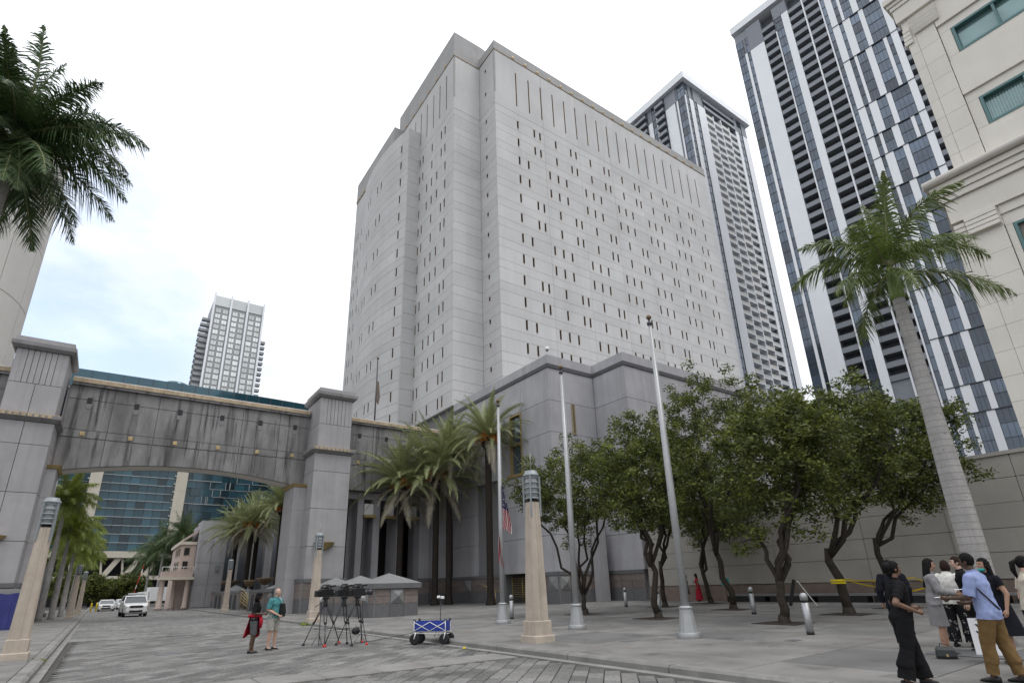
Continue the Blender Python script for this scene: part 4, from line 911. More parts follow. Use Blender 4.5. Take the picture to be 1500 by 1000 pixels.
def tower_a():
    t = thing('high_rise', 'second high-rise right behind the concrete tower with a grid of white framed balconies', 'building', (135.5, 81, 0))
    H = 3.2; ZT = 158.0
    c = MB(); c.box(.2, 10.4, .2, 40, 0, 164.2); c.box(10.4, 28.8, 2.4, 40, 0, 164.2); c.box(28.8, 36.6, .2, 40, 0, 164.2); c.build('core', 'tower_grey', t)
    c = MB(); c.box(-1.3, 38, -1.3, 41, 164.2, 167.0); c.build('roof_slab', 'white_panel', t)
    for u0, u1, z1 in ((2.2, 4.3, 157.8), (6.5, 8.8, 157.8), (8.8, 10.4, 157.8), (28.9, 30.6, 157.8), (33.4, 36.7, 157.8), (.0, .5, 158)):
        for k in range(9):
            m = MB(); m.box(u0, u1-.01, -.1, .19, z1-13*(k+1)+.015, z1-13*k); m.build('white_panel', 'white_panel', t)
    items = []
    ms = [(.5, glazing(1.7, H-.01, 1)), (4.3, glazing(2.2, H-.01, 1)), (30.6, glazing(2.8, H-.01, 1))]
    for k in range(-2, 38):
        for u, me in ms: items.append((me, T(u, 0, ZT-H*(k+1))))
    # balconies: four columns of framed boxes
    cell = MB(); w = 4.6; d = 2.1
    cell.box(0, .35, -.1, d, .3, H, 0); cell.box(0, w, -.1, d, 0, .3, 0); cell.box(.36, w-.01, -.06, .0, .31, 1.35, 1); cell.box(.36, w, d-.06, d, .31, H, 2); cell.box(w-2.0, w-.3, d-.1, d-.06, .31, H-.5, 3)
    cell2 = MB(); cell2.v = list(cell.v); cell2.f = list(cell.f); cell2.m = list(cell.m); cell2.sm = list(cell.sm)
    cell = cell.mesh('balcony', ['white_panel', 'white_edge', 'fin', 'tower_dark']); cell2 = cell2.mesh('balcony', ['white_panel', 'fin', 'far_grey', 'tower_dark'])
    bl = []
    for k in range(37):
        for j in range(4): bl.append((cell2 if j % 2 else cell, T(10.4+4.6*j, 0, ZT-.2-H*(k+1)-(.9 if j % 2 else 0))))
    pieces('balcony', t, bl, 300)
    tb = balcony_mesh(4.6, 2.1)
    for k in range(2):
        for j in range(4): place('crown_balcony', tb, t, loc=(10.4+4.6*j, 0, ZT+.2+3.0*k))
    m = MB(); m.box(5, 8.8, 0, .19, 158, 164.2); m.box(28.9, 30.5, 0, .19, 158, 164.2); m.box(33.5, 36.6, 0, .19, 158, 164.2); m.build('crown_panel', 'tower_grey', t)
    # left face (looks towards the street)
    F = lambda y, z: Matrix.Translation((0, y, z)) @ Matrix.Rotation(-pi/2, 4, 'Z')
    def lp(y0, y1, z0, z1):
        m = MB(); m.box(-.1, .19, y0, y1, z0, z1); m.build('white_panel', 'white_panel', t)
    for y0, y1 in ((2.9, 3.5), (4.2, 8.2), (14.2, 16.0)): lp(y0, y1, 60, 157.9)
    for y0, y1 in ((12.0, 12.35),): lp(y0, y1, 60, 158)
    g1 = glazing(2.8, H-.01, 1); g2 = glazing(1.7, H-.01, 1)
    for k in range(-2, 20):
        items.append((g1, F(2.85, ZT-H*(k+1)))); items.append((g2, F(14.1, ZT-H*(k+1))))
    c = MB(); c.box(-.05, .19, 3.6, 8.2, 158, 164.2); c.build('crown_panel', 'tower_grey', t)
    b1 = balcony_mesh(3.7, 1.9)
    c = MB(); c.box(-.02, .195, 8.25, 12, 60, 164.1); c.box(-.02, .195, 16.1, 22, 60, 164.1); c.build('balcony_back_wall', 'tower_dark', t)
    b2 = balcony_mesh(5.6, 1.9); m = []
    for k in range(-2, 20): m.append((b1, F(12.0, ZT-H*(k+1)) @ Matrix.Translation((0, -1.0, 0)))); m.append((b2, F(21.8, ZT-H*(k+1)) @ Matrix.Translation((0, -1.0, 0))))
    pieces('side_balcony', t, m, 300)
    pieces('window', t, items, 300)
    return t
tower_a()
def far_tower():
    t = thing('apartment_tower', 'distant grey apartment tower with white ribs and paired windows above the footbridge', 'building', (23.9, 300, 0))
    c = MB(); c.box(0, 24.9, .6, 26, 0, 152); c.build('core', 'far_grey', t)
    for x in (0, 8.2, 16.5, 24.6):
        m = MB(); m.box(x-.45, x+.45, -.6, .59, 0, 153.9); m.build('rib', 'white_panel', t)
    for x in (.5, 8.7, 17):
        m = MB(); m.box(x, x+7.2, .2, .55, 147, 152.6); m.build('crown_glass', 'far_win', t)
    wm = glazing(2.7, 2.3, 1, 'window', .05, 'far_win'); it = []
    for k in range(28):
        for x in (1.2, 4.6, 9.4, 12.8, 17.7, 21.1): it.append((wm, T(x, .42, 143-3.1*k)))
    pieces('window', t, it, 300)
    bm = MB(); bm.box(-4.2, -.1, 0, 3, 0, .35); bm.box(-4.2, -.1, -.05, 0, .36, 1.3); bm = bm.mesh('balcony', ['far_grey'])
    bl = []
    for k in range(32):
        for y in (2, 9, 16): bl.append((bm, T(0, y, 138-3.1*k)))
        bl.append((bm, T(28.3, 4, 132-3.1*k)) if k else (bm, T(28.3, 4, 132)))
    pieces('balcony', t, bl, 300)
far_tower()
def courthouse():
    t = thing('glass_courthouse', 'blue green glass courthouse with pale vertical columns behind the footbridge', 'building', (5, 150, 0))
    def yy(x): return 150+((x-3)/60)**2*3
    # panes: 1.83 m courses between horizontal fins
    items = []; meshes = {}
    def bay(x0, x1, n, z0, rows, ph=1.83, stag=False):
        w = (x1-x0)/n
        if w not in meshes:
            m = MB(); m.box(.05, w-.05, 0, .05, .05, ph-.05, 0); m.box(0, w, .05, .08, 0, ph, 1); meshes[w] = m.mesh('glass_pane', ['glass_teal', 'frame_dark'])
        for j in range(rows):
            for i in range(n): items.append((meshes[w], T(x0+w*i+(w*.5 if stag and j % 2 else 0), yy(x0+w*i), z0+ph*j)))
    bay(-3.9, 10.2, 8, 11.1, 11); bay(-20.5, -6.1, 7, 11.1, 11); bay(12.5, 40, 13, 11.1, 11, 1.83, True)
    pieces('glass_pane', t, items, 300, world=True)
    c = MB(); xs = [-30+10*i for i in range(15)]
    for a, b in zip(xs[:-1], xs[1:]): c.prism([(a, yy(a)+.2), (b, yy(b)+.2), (b, yy(b)+20), (a, yy(a)+20)], 11, 46.5)
    c.build('glass_wall', 'glass_teal', t, True)
    for k in range(12):
        f = MB()
        for a, b in ((-3.9, 10.2), (-20.5, -6.1)) + (((12.5, 20),) if k % 3 == 0 else ()): f.box(a, b, yy(a)-.35, yy(a)+.1, 11.0+1.83*k*1.0, 11.10+1.83*k)
        f.build('fin', 'fin', t, True)
    for k in range(46):
        f = MB(); R = random.Random(k); x = 12.8+R.random()*20; z = 11.1+1.83*R.randrange(11)
        f.box(x, x+3+R.random()*4, yy(x)-.12, yy(x)+.1, z-.03, z+.03); f.box(x, x+.06, yy(x)-.3, yy(x)+.1, z, z+1.83); f.build('fin', 'fin', t, True)
    for x0, x1 in ((-6.1, -3.9), (10.2, 12.5)):
        for k in range(8):
            m = MB(); m.box(x0, x1, 148.9, 151, 10.9+4.6*k, 10.9+4.6*k+4.57); m.build('column', 'court_col', t, True)
        for k in range(20):
            m = MB(); m.box(x0-.35, x0-.02, 149.0, 149.9, 11.5+1.83*k, 11.75+1.83*k); m.build('bracket', 'fin', t, True)
    m = MB()
    for a, b in zip(xs[:-1], xs[1:]): m.prism([(a, yy(a)-.1), (b, yy(b)-.1), (b, yy(b)+3), (a, yy(a)+3)], 46.6, 51.0)
    m.build('roof_band', 'glass_teal', t, True)
    for k in range(44):
        x = -28+3*k; f = MB(); f.box(x-.06, x+.06, yy(x)-.2, yy(x)-.1, 46.6, 51.0); f.build('mullion', 'frame_dark', t, True)
    m = MB()
    for a, b in zip(xs[:-1], xs[1:]): m.prism([(a, yy(a)-.3), (b, yy(b)-.3), (b, yy(b)+.3), (a, yy(a)+.3)], 46.2, 46.55)
    m.build('roof_rail', 'fin', t, True)
    m = MB(); m.lathe([(2.8, 50), (2.8, 52.4), (2.5, 52.7)], 20, (7, 156, 0)); m.build('roof_drum', 'glass_teal', t, True)
    m = MB(); m.box(-20, 34, 148.5, 160, 9.7, 11); m.build('transfer_beam', 'court_col', t, True)
    for xb in (-.2, 3.6, 7.2, -5.5, 11, 15):
        m = MB(); m.beam((xb-.3, 149.5, 5.4), (xb+2.3, 149.5, 9.7), 1.0, 1.0); m.build('strut', 'court_col', t, True)
        m = MB(); m.beam((xb-.3, 149.5, 5.4), (xb-.9, 149.5, 9.7), .4, .4); m.build('strut', 'court_col', t, True)
    m = MB(); m.box(-20, 34, 149.2, 150.5, 5.2, 6.0); m.box(-20, 34, 152, 158, 5.2, 5.9); m.build('lower_beam', 'court_col', t, True)
    m = MB(); m.box(-20, 34, 158, 159, 0, 9.7); m.build('undercroft_wall', 'tower_dark', t, True)
courthouse()
def drum():
    t = thing('round_tower', 'curved pale beige concrete tower rising behind the left pillar and palm fronds', 'building', (-18.6, 58.6, 0))
    R = 9.1
    c = MB(); c.lathe([(R-.25, 0), (R-.25, 43)], 48); c.build('core', 'joint', t)
    n = 18; zl = [0, 7.9, 13.6, 19.3, 25.0, 30.75, 36.5, 42.3]
    for j in range(len(zl)-1):
        for k in range(n):
            a0 = -pi*.75+2*pi*k/n+.07; w = 2*pi/n*R
            if not (-2.9 < a0 < 1.2): continue
            me = panel_mb(w, zl[j+1]-zl[j], (), .24, .03, lambda u, y, z: ((R-y)*cos(a0+u/R), (R-y)*sin(a0+u/R), z), .5).mesh('curved_panel', ['drum']) if j == 0 or j == 1 and 0 else None
            if me is None: me = panel_mb(w, zl[j+1]-zl[j], (), .24, .03, lambda u, y, z: ((R-y)*cos(a0+u/R), (R-y)*sin(a0+u/R), z), .5).mesh('curved_panel', ['drum'])
            place('curved_panel', me, t, loc=(0, 0, zl[j]))
    m = MB(); m.lathe([(R, 42.3), (R, 43)], 48); m.build('parapet', 'drum', t)
drum()
# ------------------------------------------------------------------ vegetation
def np_mesh(name, V, F, mats, mi=None, smooth=None):
    V = np.asarray(V, np.float32); F = np.asarray(F, np.int32); k = F.shape[1]
    me = bpy.data.meshes.new(name); me.vertices.add(len(V)); me.vertices.foreach_set('co', V.ravel())
    me.loops.add(F.size); me.loops.foreach_set('vertex_index', F.ravel())
    me.polygons.add(len(F)); me.polygons.foreach_set('loop_start', np.arange(len(F), dtype=np.int32)*k); me.polygons.foreach_set('loop_total', np.full(len(F), k, np.int32))
    if mi is not None: me.polygons.foreach_set('material_index', np.asarray(mi, np.int32))
    for m in mats: me.materials.append(MATS[m])
    me.update(calc_edges=True); return me
def leaf_cloud(C, n, spread, size, rs):
    """n rhombic leaves round each centre."""
    C = np.asarray(C); N = len(C)*n
    d = rs.normal(size=(N, 3)); d /= np.linalg.norm(d, axis=1)[:, None]; r = rs.random(N)**.5
    P = np.repeat(C, n, 0)+d*r[:, None]*spread*np.array([1, 1, .75])
    a = rs.normal(size=(N, 3)); a[:, 2] *= .6; a /= np.linalg.norm(a, axis=1)[:, None]
    b = rs.normal(size=(N, 3)); b -= a*(a*b).sum(1)[:, None]; b /= np.linalg.norm(b, axis=1)[:, None]
    s = size*(.6+.8*rs.random(N))[:, None]
    V = np.stack([P-a*s, P+b*s*.45-a*s*.1, P+a*s, P-b*s*.45-a*s*.1], 1).reshape(-1, 3)
    return V, np.arange(N*4).reshape(-1, 4)
def oak(x, y, crowns, fork, seed, label, lean=(0, 0), r0=.17, k2=60, k3=260, nl=74, size=.074, spread=.40, stems=2):
    """crowns: list of (cx,cy,cz, rx,ry,rz) in world coordinates, weights by volume."""
    rs = np.random.RandomState(seed); z0 = zs(x)
    t = thing('oak_tree', label, 'tree', (x, y, z0), 0, 'plaza trees')
    nodes = []; tb = MB()
    def seg(p, q, ra, rb, bend=.12, n=5):
        p = np.array(p, float); q = np.array(q, float); L = np.linalg.norm(q-p); off = rs.normal(size=3)*L*bend; off[2] = abs(off[2])*.4
        ps = [p*(1-u)+q*u+off*np.sin(pi*u)*.5+ (rs.normal(size=3)*L*.03 if 0 < u < 1 else 0) for u in np.linspace(0, 1, n)]
        rr = [ra*(1-u)+rb*u for u in np.linspace(0, 1, n)]
        tb.tube([tuple(v) for v in ps], rr, 7 if ra > .05 else 4)
        for v, r in zip(ps[1:], rr[1:]): nodes.append((v, r))
        return ps
    base = np.array([0, 0, 0.])
    fk = np.array([lean[0]*fork, lean[1]*fork, fork])
    tb.lathe([(r0*2.0, -.25), (r0*1.5, .03), (r0*1.15, .25)], 9, (0, 0, 0))
    seg(base+np.array([0, 0, .1]), fk, r0*1.15, r0*.85, .015)
    cr = [np.array(c, float)-np.array([x, y, z0, 0, 0, 0]) for c in crowns]
    for c in cr: c[3:5] *= 1.08
    wts = np.array([c[3]*c[4]*c[5] for c in cr]); wts = wts/wts.sum()
    def samp(n, lo, hi):
        o = []
        for _ in range(n):
            c = cr[rs.choice(len(cr), p=wts)]; d = rs.normal(size=3); d /= np.linalg.norm(d); o.append(c[:3]+d*c[3:]*(lo+(hi-lo)*rs.random()))
        return o
    nodes.append((fk, r0*.9))
    for i, c in enumerate(cr):
        for s in range(stems if i == 0 else 1):
            q = c[:3]+rs.normal(size=3)*c[3:]*.3; q[2] = c[2]-c[5]*.25+rs.normal()*.3
            seg(fk-np.array([lean[0]*.3, lean[1]*.3, .3]), q, r0*.72, r0*.32, .045, 8)
    def near(q, kmin=0):
        P = np.array([n[0] for n in nodes]); d = np.linalg.norm(P-q, axis=1)+.35*np.maximum(0, P[:, 2]-q[2]); i = int(d.argmin()); return nodes[i]
    for q in samp(k2, .35, .8):
        p, r = near(q); seg(p, q, min(r*.7, .06), .018, .15, 4)
    tips = samp(int(k3*.86), .55, 1.02)+samp(int(k3*.14), 1.02, 1.28)
    tips = [q for q in tips if rs.random() < .97]
    for q in tips:
        p, r = near(q); L = np.linalg.norm(q-p)
        if L > .15: seg(p, q, .016, .006, .12, 3)
    tb.build('trunk', 'bark', t)
    V, F = leaf_cloud(np.array(tips), nl, spread, size, rs)
    place('crown', np_mesh('crown', V, F, ['leaf']), t)
    pit = flat('tree_grate', x, y, 1.5, 1.5, label.replace('plaza tree', 'square soil pit of the plaza tree'), 'tree pit', 'soil', 'square tree pits')
    return t
def crown(px, py, pz, rx, rz, ry=None): return (px, py, pz, rx, ry or rx, rz)
oak(19.72, 21.68, [crown(19.6, 21.8, 6.4, 2.45, 2.4), crown(18.2, 23.2, 6.7, 1.3, 1.1), crown(20.6, 20.7, 8.0, 1.2, 1.0)], 1.1, 11, 'plaza tree with slim stems behind the middle flagpole', (.0, .1), .11, 60, 300, stems=4)
oak(18.97, 16.48, [crown(18.9, 16.6, 6.0, 1.95, 2.2), crown(18.7, 16.9, 8.6, .9, .8)], 2.3, 12, 'plaza tree just left of the nearest flagpole', (-.05, .02), .125, 60, 260, stems=3)
oak(25.9, 21.95, [crown(26.6, 21.2, 7.2, 2.3, 2.9)], 2.4, 13, 'plaza tree mostly hidden behind others', (0, 0), .12, 50, 230, stems=3)
oak(24.76, 16.92, [crown(24.9, 16.7, 8.2, 2.7, 3.9), crown(23.7, 18.0, 8.4, 1.4, 2.2)], 2.8, 14, 'tallest plaza tree, right of the nearest flagpole', (-.12, .12), .14, 80, 360, stems=3)
oak(29.4, 21.5, [crown(29.6, 21.2, 6.4, 2.7, 2.6)], 2.0, 15, 'plaza tree beside the woman in red', (-.1, .1), .125, 60, 260, stems=3)
oak(18.89, 11.07, [crown(19.4, 10.4, 5.9, 1.95, 2.4), crown(20.0, 9.6, 6.2, 1.2, 1.6), crown(18.5, 11.7, 3.0, .8, .55)], 1.5, 16, 'plaza tree with a pale forked trunk mid row', (.0, -.03), .14, 75, 340, stems=3)
oak(23.35, 11.07, [crown(23.8, 10.2, 6.7, 2.1, 2.5)], 2.4, 17, 'plaza tree with yellow tape on it', (.0, .12), .16, 65, 300, stems=3)
oak(27.24, 10.9, [crown(27.9, 9.4, 6.8, 2.05, 2.5)], 2.8, 18, 'plaza tree rightmost, behind the people', (.0, .1), .125, 65, 300, stems=3)
# ---- palms
def frond_mesh(name, L, e0, bend, npair, ll, mats, seed, vee=.5, droop=.6, width=.035, plume=0, pw=.03, ragged=.1):
    """one feather leaf: leaves the crown along +X at elevation e0 (rad), bends down by `bend` along its length."""
    rs = random.Random(seed); n = 14; pts = [Vector((0, 0, 0))]; dirs = []
    for i in range(n):
        u = (i+.5)/n; e = e0-bend*(u**1.4); d = Vector((cos(e), 0, sin(e))); dirs.append(d); pts.append(pts[-1]+d*L/n)
    mb = MB(); mb.tube(pts, [pw*(1-.85*i/n) for i in range(n+1)], 4, 1)
    side = Vector((0, 1, 0))
    for k in range(npair):
        u = .10+.90*(k+.5)/npair; f = u*n; i = min(n-1, int(f)); p = pts[i].lerp(pts[i+1], f-i); d = dirs[i]; upv = Vector((-d.z, 0, d.x))
        l = ll*(sin(pi*min(1, (u*.92+.08)))**.55)*(1-.35*u)*(1+rs.uniform(-ragged, ragged))
        if u > .9: l *= .8
        for s in (1, -1):
            v = vee+rs.uniform(-.15, .15)+(plume*rs.choice((-1.1, 0, .7)) if plume else 0)
            fwd = .55+.7*u+rs.uniform(-.1, .1)
            a = (side*s*cos(v)+upv*sin(v))*cos(fwd*.75)+d*sin(fwd*.75); a.normalize()
            w = width*(1+rs.uniform(-.2, .2)); wd = d*w*.5
            dr = droop*(1+rs.uniform(-.4, .4))
            m = p+a*l*.5; m.z -= dr*l*.12; q = p+a*l; q.z -= dr*l*.5
            mb.add([p-wd, p+wd, m+wd*1.1, q, m-wd*1.1], [(0, 1, 2, 4), (4, 2, 3)] if s > 0 else [(4, 2, 1, 0), (3, 2, 4)])
    return mb.mesh(name, mats)
def make_palm(label, x, y, z0, crown_z, fronds, trunk, cat='palm tree', name='palm_tree', group=None, lean=(0, 0), seed=1, bits=None, size=1):
    """fronds: list of (mesh, count, jitter): spread round the crown by the golden angle."""
    t = thing(name, label, cat, (x, y, z0), 0, group)
    trunk(t, crown_z-z0, lean)
    rs = random.Random(seed); a = rs.random()*6.28
    top = Vector((lean[0], lean[1], crown_z-z0))
    for me, n in fronds:
        for i in range(n):
            a += 2.39996+rs.uniform(-.25, .25)
            o = place('frond', me, t); s = size*rs.uniform(.86, 1.08)
            o.matrix_local = Matrix.Translation(top+Vector((0, 0, rs.uniform(-.12, .12)))) @ Matrix.Rotation(a, 4, 'Z') @ Matrix.Rotation(rs.uniform(-.12, .12), 4, 'Y') @ Matrix.Rotation(rs.uniform(-.25, .25), 4, 'X') @ Matrix.Scale(s, 4)
    if bits: bits(t, top, rs)
    return t
DATE = [(frond_mesh('frond', 4.8, e, b, 135, .62, ['date_green', 'rachis'], i, .55, .25, .024, .25, .04), n) for i, (e, b, n) in enumerate(((1.42, .6, 10), (1.12, .95, 15), (.78, 1.2, 16), (.42, 1.25, 15), (.05, 1.05, 12)))]+\
       [(frond_mesh('frond', 4.3, e, b, 100, .54, ['date_dry', 'rachis_dry'], 20+i, .3, .6, .020, .2, .03, .3), n) for i, (e, b, n) in enumerate(((-.3, .9, 7), (-.72, .6, 6)))]
def date_trunk(t, h, lean):
    rs = random.Random(4); prof = []; k = 0; z = -.2
    while z < h-.6:
        r = .27+.16*max(0, 1-z/1.0)**2+(.03 if z > .2 else .05)*((k % 2)*2-1)*.6; prof.append((r, z)); z += .11; k += 1
    prof += [(.36, h-.75), (.55, h-.45), (.5, h-.15), (.2, h+.25)]
    m = MB(); m.lathe(prof, 11, (0, 0, 0)); m.build('trunk', 'date_bark', t)
def date_bits(t, top, rs):
    for k in range(7):
        a = rs.random()*6.28; m = MB()
        d = Vector((cos(a), sin(a), 0)); p0 = top+Vector((0, 0, .35)); p1 = top+d*.45+Vector((0, 0, .65)); p2 = top+d*.8+Vector((0, 0, .30))
        m.tube([p0, p1, p2], .018, 4)
        for i in range(30):
            q = p2+Vector((rs.uniform(-.28, .28), rs.uniform(-.28, .28), rs.uniform(-.6, .2))); m.tube([p2, q], .012, 3); m.ball(q, .055, 5, 4)
        m.build('fruit_cluster', 'fruit', t)
DG = 'date palms by the entrance'
make_palm('date palm with the fullest fruiting crown, front one of the entrance palms', 23.2, 44.0, zs(23), 11.0, DATE, date_trunk, group=DG, seed=1, bits=date_bits, size=1.32)
make_palm('date palm whose thinner crown stands up behind the front entrance palm', 24.3, 43.6, zs(24), 12.9, DATE, date_trunk, group=DG, seed=2, bits=date_bits)
make_palm('date palm with the highest crown, nearest to the flag', 24.6, 37.6, zs(24.6), 13.3, DATE, date_trunk, group=DG, seed=3, bits=date_bits, size=.92)
make_palm('date palm leftmost of the entrance palms, beside the bridge pillar', 20.6, 45.6, zs(20.6), 10.4, DATE, date_trunk, group=DG, seed=4, bits=date_bits, size=1.08)
for i, (x, y, cz, lb) in enumerate(((13.8, 73.4, 9.35, 'date palm with orange fruit, frontmost of the group left of the bridge pillar'), (15.6, 66.7, 10.7, 'date palm with the higher crown, partly behind the right bridge pillar'), (15.2, 77, 9.8, 'date palm at the back of the group left of the bridge pillar'), (13.1, 78.5, 9.0, 'date palm with a low crown against the flat grey annex'))):
    make_palm(lb, x, y, .2, cz, DATE, date_trunk, group='date palms left of the pillar', seed=10+i, bits=date_bits, size=.98)
ROYAL = lambda L, g, pw, ll, seeds: [(frond_mesh('frond', L, e, b, 100, ll, [g, 'rachis'], seeds+i, .15, 1.25, .034, .7, pw, .28), n) for i, (e, b, n) in enumerate(((1.45, .35, 2), (1.1, 1.5, 4), (.62, 1.5, 5), (.1, 1.1, 4), (-.35, .7, 4)))]
def royal_trunk(r, prof=None):
    def f(t, h, lean):
        hs = h-1.15*max(.6, r/.3); m = MB(); n = 26; rr = []; pts = []
        for i in range(n+1):
            u = i/n; z = hs*u-.2*(i == 0); b = 1.0-.42*u+.18*sin(pi*min(1, u*1.35))
            pts.append((lean[0]*u, lean[1]*u, z)); rr.append(r*b*(1.25 if i == 0 else 1))
        m.tube(pts, rr, 18); m.build('trunk', 'royal_bark', t)
        for i in range(2, n*2):
            u = i/(n*2); b = 1.0-.42*u+.18*sin(pi*min(1, u*1.35)); z = hs*u
            if r < .235: break
            k = MB(); k.lathe([(r*b-.005, -.012), (r*b+.006, 0), (r*b-.005, .014)], 18, (lean[0]*u, lean[1]*u, z)); k.build('ring', 'ring_bark', t)
        c = MB(); c.lathe([(r*.60, 0), (r*.72, .12), (r*.62, (h-hs)*.5), (r*.42, (h-hs)*.95), (r*.2, h-hs+.1)], 14, (lean[0], lean[1], hs)); c.build('crownshaft', 'crownshaft', t)
    return f
make_palm('tall royal palm with swollen pale grey trunk behind the group of people', 15.74, 4.55, zs(15.7), 9.3, [(m, max(2, n-1)) for m, n in ROYAL(2.75, 'palm_green', .04, .72, 40)], royal_trunk(.236), group='royal palms', seed=6, size=.93)
make_palm('royal palm at the left edge, its dark crown hanging into view', -2.75, 11.7, .15, 9.75, [(m, n+4) for m, n in ROYAL(3.1, 'palm_dark', .04, .75, 60)]+[(frond_mesh('frond', 2.7, -.8, .5, 80, .7, ['palm_dark', 'rachis'], 71, .1, 1.0, .042, .6, .04, .2), 7), (frond_mesh('frond', 2.6, .3, 1.5, 80, .7, ['date_dry', 'rachis_dry'], 72, .1, 1.2, .035, .6, .04, .3), 2)], royal_trunk(.25), group='royal palms', seed=13, size=.74)
YG = 'street palms on the left pavement'
ST = [(m, n+2) for m, n in ROYAL(2.9, 'palm_yellow', .035, .75, 80)]
for i, (x, y, cz, lb) in enumerate(((-3.4, 55, 8.9, 'street palm with the tallest crown just behind the left lamp'), (-2.9, 59, 7.0, 'street palm, second behind the left lamp'), (-2.6, 66, 6.4, 'street palm, third along the left pavement'), (-2.4, 76, 6.3, 'street palm, fourth along the left pavement'), (-2.6, 88, 6.6, 'street palm, farthest along the left pavement'))):
    make_palm(lb, x, y, .15, cz, ST, royal_trunk(.2), group=YG, seed=30+i)
FD = [(m, n+3) for m, n in ROYAL(4.9, 'palm_dark', .06, 1.2, 90)]
for i, (x, y, cz, lb) in enumerate(((8.3, 122, 10.0, 'dark green palm leftmost of the far ones before the courthouse'), (10.6, 118, 12.0, 'dark green palm with the tallest crown beside the pink gatehouse'), (6.9, 128, 8.0, 'dark green low palm behind the white box truck'), (12.5, 126, 11.5, 'dark green palm half hidden behind the pink gatehouse'))):
    make_palm(lb, x, y, 0, cz, FD, royal_trunk(.22), group='far palms before the courthouse', seed=50+i)
def bushy(x, y, z0, r, h, label, seed, m='leaf', name='broadleaf_tree', nl=40, k=150, size=.22):
    rs = np.random.RandomState(seed); t = thing(name, label, 'tree', (x, y, z0), 0)
    tb = MB(); tb.tube([(0, 0, -.2), (.1, 0, h*.3), (0, .1, h*.55)], [.22, .16, .1], 7)
    d = rs.normal(size=(k, 3)); d /= np.linalg.norm(d, axis=1)[:, None]; C = d*(rs.random(k)**.4)[:, None]*np.array([r, r, h*.42])+np.array([0, 0, h*.58])
    for c in C[:14]: tb.tube([(0, 0, h*.4), tuple(c*.8+np.array([0, 0, .3]))], [.07, .03], 5)
    tb.build('trunk', 'bark', t)
    V, F = leaf_cloud(C, nl, r*.25, size, rs); place('crown', np_mesh('crown', V, F, [m]), t)
for i, (x, y, r, h, lb) in enumerate(((-1.5, 132, 3.2, 6.0, 'dark round tree at the far end of the street, left of the cars'), (2.0, 138, 3.0, 5.2, 'dark round tree behind the white pickup at the street end'), (4.6, 136, 3.2, 6.5, 'dark round tree right of the striped barrier arm'), (-5, 126, 3, 6.5, 'dark leafy tree behind the left street palms'))):
    bushy(x, y, -.2, r, h, lb, 60+i)
bushy(8.6, 90+0*1, .1, .8, 1.9, 'small round green bush in a pot beside the gatehouse porch', 77, 'palm_green', 'bush', 40, 40, .12)
# ------------------------------------------------------------------ street lamps, flagpoles, bollards
def build_lamp():
    t = thing('street_lamp', 'x', 'street lamp', (0, 0, 0), 0, 'stone pillar street lamps')
    p = MB(); p.cbox(-.35, .35, -.35, .35, -.2, .20, .03); p.build('plinth', 'lamp_stone', t)
    p = MB(); p.cbox(-.29, .29, -.29, .29, .20, .58, .025); p.build('plinth_block', 'lamp_stone', t)
    s = MB()
    def ring(w, z, c=.04, g=.025): # square with chamfered corners and a raised arris in the middle of each face
        q = []
        for k in range(4):
            a = k*pi/2; R = lambda x, y: (x*cos(a)-y*sin(a), x*sin(a)+y*cos(a), z)
            q += [R(-w+c, -w), R(-.035, -w), R(-.02, -w-g), R(.02, -w-g), R(.035, -w), R(w-c, -w)]
        return q
    s.loft([ring(.255, .58), ring(.24, 1.2), ring(.17, 3.93)]); s.build('shaft', 'lamp_stone', t)
    s = MB(); s.lathe([(.15, 3.93), (.15, 4.02)], 8); s.build('neck', 'black', t)
    l = MB(); l.lathe([(.20, 4.02), (.205, 4.7), (.2, 4.72)], 8); l.build('lens', 'lamp_glass', t)
    for z in (4.02, 4.18, 4.34, 4.50, 4.66):
        r = MB(); r.lathe([(.205, z), (.24, z+.005), (.24, z+.035), (.21, z+.05)], 12); r.build('louver', 'lamp_metal', t)
    for k in range(4):
        a = pi/4+k*pi/2; x, y = cos(a), sin(a); b = MB(); b.beam((x*.255, y*.255, 3.5), (x*.255, y*.255, 4.72), .045, .05, 0, (x, y, 0)); b.build('strap', 'lamp_metal', t)
    c = MB(); c.lathe([(.25, 4.72), (.265, 4.75), (.24, 4.80), (.20, 4.84), (.19, 4.9), (0.02, 4.92)], 12); c.build('lamp_cap', 'lamp_metal', t)
    a = MB(); a.tube([(0, 0, 4.9), (0, 0, 5.5)], [.012, .006], 5); a.build('finial', 'steel', t)
    return t
LAMP = build_lamp()
for i, (x, y, z, lb, sc) in enumerate((
    (10.5, 13.62, .15, 'stone pillar street lamp, largest one, at the kerb between two flagpoles', 1),
    (9.74, 32.49, .15, 'stone pillar street lamp left of the cameras on tripods', .95),
    (10.0, 61.3, .15, 'stone pillar street lamp nearest beyond the bridge on the right pavement', .96),
    (10.5, 88, .15, 'stone pillar street lamp in front of the flat grey annex corner', .98),
    (9.8, 99, .15, 'stone pillar street lamp before the pink porch columns', .9),
    (-1.62, 21.02, .15, 'stone pillar street lamp, large leaning one at the left edge of the street', .88),
    (-1.75, 60, .15, 'stone pillar street lamp second along the left kerb', .85),
    (-1.5, 71.1, .15, 'stone pillar street lamp third along the left kerb, partly hidden', .82))):
    o = LAMP if i == 0 else copy_tree(LAMP)
    o.location = (x, y, z); o.scale = (sc, sc, sc); o['label'] = lb; o.rotation_euler.z = 0
